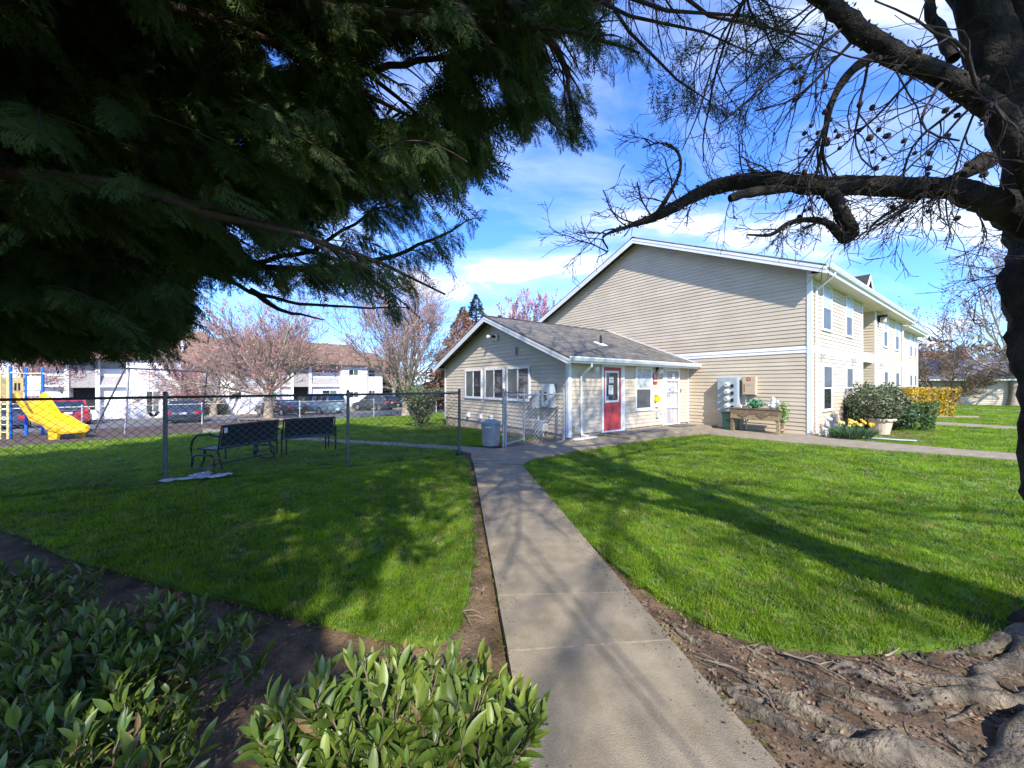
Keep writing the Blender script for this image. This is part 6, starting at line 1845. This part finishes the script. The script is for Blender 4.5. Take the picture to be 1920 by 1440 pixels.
def mossy_tree():
    rng = np.random.default_rng(5)
    base = np.array([3.55, 2.1, 0.]); o = thing('mossy_tree', 'big old bare tree with mossy limbs at the right edge', 'tree', tuple(base))
    def put(ob): ob.location = tuple(-base); return ob
    tr, rr = smooth_line([(3.62, 2.1, -.25), (3.60, 2.1, .05), (3.52, 2.1, .5), (3.35, 2.1, 1.12), (3.27, 2.1, 1.66), (3.22, 2.1, 1.98), (3.21, 2.1, 2.20), (3.26, 2.1, 2.42), (3.28, 2.12, 2.8), (3.24, 2.15, 3.3), (3.14, 2.18, 3.8), (3.05, 2.2, 5.), (2.9, 2.2, 6.5), (2.9, 2.2, 8.5)],
                         [.62, .46, .34, .285, .275, .27, .295, .27, .285, .28, .26, .20, .14, .05], 80)
    st2, r2 = smooth_line([(3.2, 2.2, 2.6), (3.08, 2.2, 3.0), (2.90, 2.22, 3.5), (2.68, 2.3, 4.4), (2.1, 2.5, 6.0), (1.6, 2.6, 8.)], [.15, .14, .115, .10, .07, .03], 40)
    shade_stem, r3 = smooth_line([(3.38, 2.05, 2.2), (3.50, 1.6, 2.95), (3.66, .9, 3.85), (3.86, -.2, 5.2), (4.0, -1.6, 6.7), (4.1, -2.6, 8.2)], [.27, .25, .22, .18, .12, .05], 40)  # invented third stem outside the view, added to shade the trunk
    Vt, Ft = knobbly([(tr, rr), (st2, r2), (shade_stem, r3)], 22, .05, 5., 1.7); put(np_obj('trunk', Vt, Ft, BARK, o, smooth=True))
    limbs = []
    A = lambda L_: [at(a, b, c) for a, b, c in L_]
    def L(L_, r, m): q = smooth_line(A(L_), r, m); limbs.append(q); return q
    l1 = L([(2050, 520, 1.95), (1960, 360, 1.88), (1885, 232, 1.88), (1820, 175, 1.9), (1750, 135, 1.95), (1660, 95, 2.0), (1590, 40, 2.05), (1540, -5, 2.1), (1450, -70, 2.15), (1300, -180, 2.3)], [.08, .060, .054, .050, .047, .050, .046, .042, .034, .02], 60)
    l2 = L([(1960, 420, 2.1), (1890, 392, 2.08), (1840, 372, 2.05), (1780, 354, 2.1), (1690, 351, 2.15), (1600, 347, 2.2), (1530, 350, 2.25), (1480, 342, 2.28), (1420, 338, 2.3), (1370, 345, 2.35), (1320, 358, 2.4), (1275, 382, 2.45), (1225, 408, 2.5), (1180, 424, 2.5), (1132, 443, 2.5), (1140, 470, 2.5), (1122, 482, 2.5)],
           [.12, .085, .068, .056, .053, .051, .055, .053, .050, .046, .040, .036, .030, .014, .008, .005, .003], 110)
    l3 = L([(1545, 352, 2.24), (1568, 378, 2.2), (1580, 405, 2.2), (1596, 432, 2.2), (1588, 448, 2.2), (1572, 440, 2.2), (1556, 420, 2.22), (1520, 412, 2.25), (1480, 418, 2.28), (1445, 440, 2.3), (1402, 440, 2.3)], [.040, .036, .036, .038, .030, .022, .020, .018, .015, .011, .006], 50)
    l4 = L([(1228, 408, 2.5), (1250, 372, 2.52), (1272, 330, 2.52), (1276, 302, 2.52), (1266, 280, 2.52), (1240, 268, 2.52), (1205, 276, 2.52)], [.020, .013, .011, .009, .008, .006, .004], 30)
    l5 = L([(1850, 300, 2.1), (1822, 318, 2.08), (1785, 335, 2.1), (1740, 350, 2.15)], [.05, .038, .024, .012], 16)
    l6 = L([(1760, -60, 2.4), (1742, 20, 2.35), (1765, 60, 2.3), (1788, 110, 2.2)], [.022, .026, .028, .03], 16)
    l7 = L([(1480, 352, 2.28), (1400, 362, 2.2), (1368, 372, 2.2)], [.03, .026, .024], 10)
    l8 = L([(1660, 95, 2.0), (1600, 130, 2.05), (1560, 190, 2.1), (1545, 262, 2.15), (1530, 330, 2.2)], [.028, .022, .017, .012, .006], 24)
    Vl, Fl = knobbly(limbs, 14, .015, 12., 4.1); put(np_obj('limb', Vl, Fl, BARK, o, smooth=True))
    # drooping twigs
    lines = []; twprm = [(6, .50, .75, .16, -.30, 9, .15), (4, .50, .7, .16, -.10, 6, .2), (2, .5, .7, .16, 0, 4, .3)]
    def twigs(line, n, t0, t1, Lr, dirf, r, prm=twprm):
        pts = line[0]
        for k in range(n):
            t = rng.uniform(t0, t1); i = min(int(t * (len(pts) - 1)), len(pts) - 2); d = np.array(dirf()) + rng.normal(0, .25, 3); out = {}
            grow(rng, pts[i], nrm(d), rng.uniform(*Lr), r * rng.uniform(.7, 1.3), 0, out, prm)
            for lv in out: lines.extend(out[lv])
    down = lambda: (rng.uniform(-.9, .1), rng.uniform(-.1, .5), rng.uniform(-.9, -.25))
    twigs(l1, 19, .25, .9, (.5, 1.05), down, .0085)
    twigs((np.array([tuple(at(a, b, c)) for a, b, c in ((1180, -120, 2.4), (1300, -60, 2.4), (1400, -10, 2.35), (1480, 20, 2.3))]), None), 13, 0, 1, (.5, 1.0), lambda: (rng.uniform(-.7, .3), rng.uniform(-.2, .4), -.9), .008)
    twigs(l8, 8, .2, 1., (.3, .6), lambda: (rng.uniform(-.8, .5), .1, -.6), .006)
    twigs(l2, 16, .30, .85, (.18, .45), lambda: (rng.uniform(-.8, .2), rng.uniform(-.3, .3), rng.choice([-.6, .6])), .006)
    twigs(l2, 4, .78, .95, (.22, .45), lambda: (-.8, .1, .35), .005); twigs(l4, 4, .2, 1., (.15, .35), lambda: (-.7, .1, .5), .004)
    twigs(l3, 6, .6, 1., (.12, .3), lambda: (-.4, .1, -.3), .004); twigs(l5, 8, .2, 1., (.25, .55), lambda: (-.6, .2, -.4), .006); twigs(l2, 7, .10, .3, (.2, .45), lambda: (-.4, .1, -.7), .005)
    twigs((tr, None), 8, .52, .62, (.35, .6), lambda: (-.8, .1, -.5), .006)
    keep = [(p, np.maximum(r, .0016)) for p, r in lines if np.linalg.norm(p - np.array([0, 0, EYE]), axis=1).min() > 1.2]
    Vb, Fb = tubes(keep, 4); put(np_obj('twigs', Vb, Fb, TWIG, o, kind='stuff'))
    # spiky seed balls on the hanging twigs
    m = M(); c = 0
    for p, r in keep:
        sx, sy = scr(p[-1:]);
        if c < 70 and 1480 < sx[0] < 1860 and 60 < sy[0] < 420 and rng.uniform() < .24: m.ball(p[-1], rng.uniform(.011, .016), 6); c += 1
    ob = m.mesh('seed_balls', SEED); so_ = bpy.data.objects.new('seed_balls', ob); so_.location = tuple(-base); prep(so_, o, 'stuff')
    # moss tufts on the limbs
    P_ = []
    for ln, t0, t1, n in ((l2, .25, .86, 900), (l3, .1, .6, 250), (l1, .15, .9, 700), (l4, .1, .9, 60)):
        for k in range(n):
            t = rng.uniform(t0, t1); i = int(t * (len(ln[0]) - 1)); an = rng.normal(math.pi / 2 if rng.uniform() < .6 else -math.pi / 2, .9); d = nrm(ln[0][min(i + 1, len(ln[0]) - 1)] - ln[0][i - 1]); s = nrm(np.cross(d, [0, 0, 1.])); u = np.cross(s, d); P_.append(ln[0][i] + (s * math.cos(an) + u * math.sin(an)) * ln[1][i] * .98 + rng.normal(0, .006, 3))
    P_ = np.array(P_); V_, F_ = leaf_cloud(rng, len(P_), lambda k: P_, .022, .006, up=.0); put(np_obj('moss', V_, F_, mat('moss', (.055, .060, .030), rough=1., var=.4, scale=20), o, kind='stuff'))
    # the crown above the picture: it throws the dappled shade
    out = {}; cp = [(9, .58, .7, .12, .1, 7, .2), (8, .55, .7, .14, .0, 6, .2), (5, .5, .7, .14, -.1, 4, .2)]
    for k in range(44):
        h = rng.uniform(4.2, 9.5); az = k * 2.4 if k < 24 else rng.uniform(R(160), R(300)); src = (tr, st2, shade_stem)[k % 3]; j = int(np.argmin(np.abs(src[:, 2] - h))); el = rng.uniform(.15, .75)
        grow(rng, src[j], (math.cos(az) * math.cos(el), math.sin(az) * math.cos(el), math.sin(el)), rng.uniform(3.2, 5.4), .062, 0, out, cp)
    ok = lambda p: not (((p[:, 1] > .3) & (720 - FPX * (p[:, 2] - EYE) / np.maximum(p[:, 1], .05) > -20) & (np.abs(p[:, 0]) < 1.5 * p[:, 1])).any())
    ls = [(p, np.maximum(q, .016)) for lv in (0, 1) for p, q in out[lv] if ok(p)]; Vb, Fb = tubes(ls, 5); put(np_obj('upper_branches', Vb, Fb, BARK, o, kind='stuff'))
    ls = [(p, np.maximum(r, .0095)) for lv in out if lv > 1 for p, r in out[lv] if ok(p)]; Vb, Fb = tubes(ls, 3); put(np_obj('crown', Vb, Fb, TWIG, o, kind='stuff'))
    # surface roots
    roots = []
    def RT(L_, r, m):
        pts = []
        for (px, py), q in zip(L_, r): x, y = gp(px, py) if py < 1600 else (px, py); pts.append((x, y, q * .15 - .03))
        roots.append(smooth_line(pts, r, m))
    def RW(L_, r, m):
        p, q = smooth_line([(x, y, 0) for (x, y) in L_], r, m); t = np.arange(len(p))
        ph = rng.uniform(0, 6.3); p[:, 0] += .25 * q * np.sin(t * .55 + ph); p[:, 1] += .35 * q * np.sin(t * .43 + 2 * ph)
        p[:, 2] = -.036 - q * (.28 + .42 * np.sin(t * .31 + ph)); roots.append((p, q))
    RW([(3.3, 1.95), (2.6, 1.74), (2.1, 1.60), (1.72, 1.64), (1.45, 1.70), (1.25, 1.85), (1.10, 2.08)], [.14, .095, .078, .072, .055, .04, .015], 60)
    RW([(1.72, 1.64), (1.5, 1.84), (1.38, 1.92), (1.30, 2.1)], [.06, .045, .03, .01], 30)
    RW([(3.2, 1.7), (2.4, 1.42), (1.8, 1.38), (1.45, 1.34), (1.22, 1.42), (1.12, 1.60)], [.13, .09, .075, .065, .042, .018], 50)
    RW([(3.2, 2.1), (2.6, 1.92), (2.2, 1.95), (1.9, 1.90), (1.7, 2.04), (1.5, 2.18)], [.10, .055, .04, .032, .024, .008], 50)
    RW([(2.2, 1.95), (2.02, 2.1), (1.85, 2.12)], [.035, .025, .008], 24)
    RW([(3.3, 2.3), (2.8, 2.14), (2.5, 2.02), (2.30, 2.08), (2.14, 2.22)], [.12, .07, .05, .035, .012], 40)
    RW([(3.4, 2.4), (3.0, 2.30), (2.75, 2.34), (2.55, 2.47)], [.10, .05, .035, .012], 30)
    RW([(2.9, 1.4), (2.2, 1.22), (1.7, 1.16), (1.35, 1.12)], [.11, .085, .07, .04], 40)
    for k in range(70):
        x, y = rng.uniform(1.18, 3.0), rng.uniform(1.35, 2.4); a = rng.normal(2.75, .45); l = rng.uniform(.12, .5); w_ = rng.uniform(.005, .02)
        RW([(x, y), (x + l * .35 * math.cos(a) + rng.normal(0, .03), y + l * .35 * math.sin(a) + rng.normal(0, .03)), (x + l * .7 * math.cos(a) + rng.normal(0, .03), y + l * .7 * math.sin(a) + rng.normal(0, .03)), (x + l * math.cos(a), y + l * math.sin(a))], [w_, w_ * .9, w_ * .7, w_ * .3], 14)
    Vr, Fr = knobbly(roots, 16, .050, 9., 8.); put(np_obj('root', Vr, Fr, ROOTM, o, smooth=True))


mossy_tree()


# ---- laurels in the foreground
def leaf_mesh(rng, mt, k):
    n = 6; vs = []; fs = []; bend = rng.uniform(.05, .35); fold = rng.uniform(.12, .4); tw = rng.uniform(-.3, .3)
    prof = [.10, .62, .96, 1.0, .72, .06] if k % 2 else [.08, .50, .88, 1.0, .80, .10]
    for i in range(n):
        t = i / (n - 1); w = .135 * prof[i]; z = -bend * t * t
        for sgn in (-1, 0, 1): y = sgn * w; vs.append((t, y * math.cos(tw * t), z + abs(y) * fold * 2 * (1 if sgn else 0) + y * math.sin(tw * t)))
    for i in range(n - 1):
        for j in range(2): fs.append((i * 3 + j, i * 3 + j + 1, i * 3 + 3 + j + 1, i * 3 + 3 + j))
    me = bpy.data.meshes.new('leaf'); me.from_pydata(vs, [], fs); me.materials.append(mt); me.polygons.foreach_set('use_smooth', [True] * len(fs)); me.update()
    return me, np.array(vs), np.array(fs)


def laurel(name, label, x, y, rx, ry, h, nst, seed, young, LL=(.058, .112)):
    rng = np.random.default_rng(seed); o = thing(name, label, 'shrub', (x, y, -.03), 0, 'laurel shrubs in the front bed')
    protos = [leaf_mesh(rng, LAUREL, k) for k in range(6)] + [leaf_mesh(rng, LAURELY, k) for k in range(4)] + [leaf_mesh(rng, LAURELB, 1)]
    st = []; leaves = []
    for s in range(nst):
        a = rng.uniform(0, 6.28); q = math.sqrt(rng.uniform(0, 1)); ex, ey = rx * q * math.cos(a), ry * q * math.sin(a)
        hh = h * (1 - .30 * q ** 2.2) * rng.uniform(.72, 1.08)
        b = np.array([ex * .45 + rng.normal(0, .04), ey * .45 + rng.normal(0, .04), 0]); e = np.array([ex, ey, hh]); mid = (b + e) / 2 + np.array([ex * .1, ey * .1, .04])
        t = np.linspace(0, 1, 8)[:, None]; pts = (1 - t) ** 2 * b + 2 * t * (1 - t) * mid + t ** 2 * e + rng.normal(0, .006, (8, 3))
        st.append((pts, np.linspace(.0065, .0025, 8)))
        nl = rng.integers(9, 15)
        for j in range(nl):
            tt = .38 + .62 * (j / (nl - 1)) ** .8; f = tt * 6.999; i = int(f); p = pts[i] + (pts[i + 1] - pts[i]) * (f - i); d = nrm(pts[i + 1] - pts[i])
            az = j * 2.4 + rng.normal(0, .3); el = .50 + .9 * max(0, (tt - .75) / .25) + rng.normal(0, .2)
            dd = np.array([math.cos(az) * math.cos(el), math.sin(az) * math.cos(el), math.sin(el)]) + d * .35
            L = rng.uniform(*LL) * (1.0 if tt < .93 else .72)
            leaves.append((p, nrm(dd), L, 10 if rng.uniform() < .03 else 6 + rng.integers(0, 4) if (tt > .85 and rng.uniform() < young) else rng.integers(0, 6)))
    Vs, Fs = tubes(st, 5); np_obj('stems', Vs, Fs, LAURELSTEM, o, kind='stuff')
    org = np.array([x, y, -.03]); eye = np.array([0, 0, EYE])
    # leaves the camera sees largest become objects of their own
    w = [np.array(l[0]) + org for l in leaves]
    sc = []
    for q, l in zip(w, leaves):
        px, py = scr(q[None]); sc.append((np.linalg.norm(q - eye) + (0 if 0 < px[0] < 1920 and py[0] < 1450 and q[1] > .2 else 50) - .9 * (l[0][2] / h)))
    order = np.argsort(sc)
    big = set(order[:290])
    Vv, Fv, mi, n0 = [], [], [], 0
    for k, (p, d, L, pi) in enumerate(leaves):
        me, pv, pf = protos[pi]
        xax = Vector(d); up = Vector((0, 0, 1)) + Vector(rng.normal(0, .25, 3)); yax = up.cross(xax).normalized(); zax = xax.cross(yax)
        Rm = Matrix((xax, yax, zax)).transposed().to_4x4(); 
        if k in big:
            ob = bpy.data.objects.new('leaf', me); ob.matrix_world = Matrix.Translation(Vector(p)) @ Rm @ Matrix.Scale(L, 4); ob.parent = o; col.objects.link(ob)
        else:
            Rn = np.array(Rm.to_3x3()); Vv.append(pv * L @ Rn.T + p); Fv.append(pf + n0); n0 += len(pv); mi.append(np.full(len(pf), int(pi >= 6) + int(pi == 10)))
    if Vv: np_obj('leaves', np.concatenate(Vv), np.concatenate(Fv), [LAUREL, LAURELY, LAURELB], o, kind='stuff', smooth=True, fm=np.concatenate(mi))


laurel('laurel_shrub', 'sunlit bright green laurel shrub beside the concrete path', -.42, 1.44, .56, .30, .50, 150, 21, .6, (.065, .13))
laurel('laurel_shrub', 'shaded dark laurel shrub in the left corner of the bed', -1.98, 1.80, .80, .46, .43, 210, 22, .25)
laurel('laurel_shrub', 'shaded laurel shrub farthest left along the bed edge', -3.3, 2.25, .75, .5, .40, 130, 23, .2)
laurel('laurel_shrub', 'lower shaded laurel nearest the camera at the bottom left', -1.55, 1.28, .44, .26, .42, 95, 24, .3)


# ------------------------------------------------------------------ grass and litter
def grass():
    rng = np.random.default_rng(9)
    def clump(n, sp, h, seed, mt=None):
        r = np.random.default_rng(seed); p = np.stack([r.uniform(-sp, sp, n), r.uniform(-sp, sp, n), np.zeros(n)], 1); d = np.stack([r.normal(0, .38, n), r.normal(0, .38, n), np.ones(n)], 1); d = nrm(d)
        L = (h * r.uniform(.55, 1.25, n))[:, None]; s = nrm(np.cross(d, r.normal(size=(n, 3)))) * .0021
        b = p + d * L * .55; c = p + d * L + np.stack([d[:, 0], d[:, 1], 0 * L[:, 0]], 1) * L * .4
        Vv = np.stack([p - s, p + s, b + s * .8, b - s * .8, c], 1).reshape(-1, 3); i = np.arange(n)[:, None] * 5
        F = [tuple(f) for f in np.concatenate([i + np.array([[0, 1, 2]]), i + np.array([[0, 2, 3]]), i + np.array([[3, 2, 4]])], 1).reshape(-1, 3)]
        me = bpy.data.meshes.new('grass_clump'); me.from_pydata([tuple(v) for v in Vv], [], F); me.materials.append(mt or BLADE)
        return bpy.data.objects.new('grass_clump', me)
    protos = [clump(26, .050, .037 + .005 * (k == 3), 100 + k) for k in range(5)] + [clump(14, .045, .036, 110, BLADE_DRY), clump(34, .06, .030, 111, BLADE_DARK)]
    pts = []; sca = []
    polys = [RIGHT_LAWN, LEFT_LAWN, PLAY_LAWN, BACK_LAWN, STRIP2, STRIP3]
    for poly in polys:
        xs = [p[0] for p in poly]; ys = [p[1] for p in poly]
        area = (max(xs) - min(xs)) * (max(ys) - min(ys)); n = int(area * 620)
        x = rng.uniform(min(xs), max(xs), n); y = rng.uniform(min(ys), max(ys), n)
        d = np.hypot(x, y); dens = np.clip(620 * (2.6 / np.maximum(d, 2.6)) ** 1.35, 22, 620) / 620
        m = inside(poly, x, y) & (rng.uniform(size=n) < dens) & (y > .6) & (np.abs(x) < 1.5 * y + 1.)
        # thinner, patchier along the bare edges
        x, y, d = x[m], y[m], d[m]
        z = gz(x, y) - .004; pts.append(np.stack([x, y, z], 1)); sca.append(np.clip((np.maximum(d, 3.) / 3.0) ** .55, .9, 2.9))
    pts = np.concatenate(pts); sca = np.concatenate(sca)
    pn = np.array([mnoise.noise(Vector((p[0] * .9, p[1] * .9, 0))) for p in pts])
    sz = sca * (1 + .26 * pn) * rng.uniform(.75, 1.2, len(pts))
    me = bpy.data.meshes.new('grass'); me.from_pydata([tuple(p) for p in pts], [], [])
    for nm, typ, arr in (('rot', 'FLOAT_VECTOR', np.stack([rng.normal(0, .10, len(pts)), rng.normal(0, .10, len(pts)), rng.uniform(0, 6.28, len(pts))], 1).ravel()), ('scl', 'FLOAT_VECTOR', np.stack([sz, sz, np.minimum(sz, .9 + .25 * sz)], 1).ravel())):
        at_ = me.attributes.new(nm, typ, 'POINT'); at_.data.foreach_set('vector', arr.astype(np.float32))
    at_ = me.attributes.new('idx', 'INT', 'POINT'); patch = np.array([mnoise.noise(Vector((p[0] * 2.1, p[1] * 2.1, 7.))) for p in pts]); ix = rng.integers(0, 5, len(pts)); ix[(rng.uniform(size=len(pts)) < .03 + .07 * (patch < -.3))] = 5; ix[(rng.uniform(size=len(pts)) < .02 + .25 * (patch > .38))] = 6
    at_.data.foreach_set('value', ix.astype(np.int32))
    o = bpy.data.objects.new('grass', me); prep(o, None, 'stuff', 'short green lawn grass covering the lawns on both sides of the path', 'grass')
    me.materials.append(BLADE)
    scatter(o, protos)
    print('grass clumps', len(pts))


grass()


def litter():
    rng = np.random.default_rng(31)
    # flakes of bark and dead leaves
    n = 9000; x = np.concatenate([rng.uniform(.9, 4.5, n // 2), rng.uniform(-6, -.2, n // 2)]); y = np.concatenate([rng.uniform(1.2, 2.8, n // 2), rng.uniform(1.2, 5., n // 2)])
    m = ~inside(RIGHT_LAWN, x, y) & ~inside(LEFT_LAWN, x, y) & ~((x > PATH_L(y) - .03) & (x < PATH_R(y) + .03)); x, y = x[m], y[m]; k = len(x)
    p = np.stack([x, y, np.full(k, -.030) + rng.uniform(0, .012, k)], 1)
    V_, F_ = leaf_cloud(rng, k, lambda q: p, .026, .007, up=.05); np_obj('leaf_litter', V_, F_, LITTER, None, 'stuff')
    k = 900; y = rng.uniform(1.2, 7.2, k); sd = rng.uniform(size=k) < .35; e_ = np.abs(rng.exponential(.045, k)); x = np.where(sd, PATH_L(y) + e_, PATH_R(y) - e_); p3 = np.stack([x, y, np.full(k, .0305)], 1)
    V_, F_ = leaf_cloud(rng, k, lambda q: p3, .013, .005, up=.05); np_obj('soil_crumbs', V_, F_, SOIL, None, 'stuff')
    k = 150; x = rng.uniform(-5, 5, k); y = rng.uniform(1.6, 8, k); onp = (x > PATH_L(y)) & (x < PATH_R(y)); p2 = np.stack([x, y, np.where(onp, .032, .035)], 1)
    V_, F_ = leaf_cloud(rng, k, lambda q: p2, .035, .011, up=.02); np_obj('fallen_leaves', V_, F_, LITTER, None, 'stuff')
    # moss fuzz and sparse weeds at the bed edges
    pts = []
    for poly, n in ((RIGHT_LAWN, 900), (LEFT_LAWN, 900)):
        for k in range(n):
            i = rng.integers(0, len(poly)); a, b = np.array(poly[i]), np.array(poly[(i + 1) % len(poly)]); q = a + (b - a) * rng.uniform(); q = q + rng.normal(0, .05, 2); pts.append((q[0], q[1], float(gz(*q)) - .02))
    for k in range(420):
        y = rng.uniform(1.3, 7.3); sd = rng.uniform() < .5; pts.append((PATH_L(y) - abs(rng.normal(0, .03)) if sd else PATH_R(y) + abs(rng.normal(0, .05)), y, -.02))
    pts = np.array(pts); V_, F_ = leaf_cloud(rng, len(pts), lambda q: pts, .05, .003, up=1.); np_obj('edge_grass', V_, F_, BLADE, None, 'stuff')
    labs = ['long pale fallen twig on the soil left of the sunlit laurel', 'forked dry twig against the path edge by the left lawn', 'thin curled twig on the bare soil near the roots', 'straight dry stick across the bare soil right of the path', 'short dry stick close to the right lawn edge', 'crooked twig between the path and the surface roots']
    tw = [((-.98, 1.98), .3, .34), ((-.30, 2.62), -.7, .24), ((1.22, 2.16), 2.2, .22), ((1.75, 2.16), -.5, .30), ((2.3, 2.24), .3, .2), ((1.32, 1.95), 1.4, .24)]
    for (c, a, l), lab in zip(tw, labs):
        o = thing('fallen_twig', lab, 'twig', (c[0], c[1], -.02), a, 'fallen twigs on the soil')
        pp = limb((-l / 2, 0, .008), (1, 0, 0.), l, 8, rng, .14, 0); pp[:, 2] = .010 + .006 * rng.uniform(size=8); M().tube(pp, list(np.linspace(.007, .003, 8)), 5).build('stem', DRYTWIG, o)
        for s in (2, 4): q = pp[s]; M().tube([q, q + np.array([.06, .05 * (-1) ** s, .005]), q + np.array([.11, .06 * (-1) ** s, .0])], [.004, .003, .002], 4).build('side_twig', DRYTWIG, o)


litter()


def far_woods():
    """the wooded rise that closes the view"""
    rng = np.random.default_rng(55); pts = []
    n = 11000
    az = rng.uniform(R(-62), R(62), n); d = rng.uniform(105, 135, n); h = rng.uniform(0, 1, n) ** .7
    top = 7.5 + 2.2 * np.sin(az * 9) + 1.5 * np.sin(az * 23 + 1)
    x, y = d * np.sin(az), d * np.cos(az); z = gz(x, y) + h * top
    p = np.stack([x, y, z], 1); V_, F_ = leaf_cloud(rng, n, lambda k: p, 1.7, .28, up=.6)
    np_obj('woods', V_, F_, mat('woods_twigs', (.13, .095, .07), rough=1., var=.35, scale=.2, c2=(.16, .14, .09)), None, 'stuff', label='brown leafless woods closing the view far behind the buildings', cat='woods')


far_woods()
n_tri = sum(sum(len(p.vertices) - 2 for p in o.data.polygons) for o in scene.objects if o.type == 'MESH' and len(o.data.polygons) < 3000) + sum(len(o.data.polygons) * 2 for o in scene.objects if o.type == 'MESH' and len(o.data.polygons) >= 3000)
print('objects', len(scene.objects), 'triangles about', n_tri)
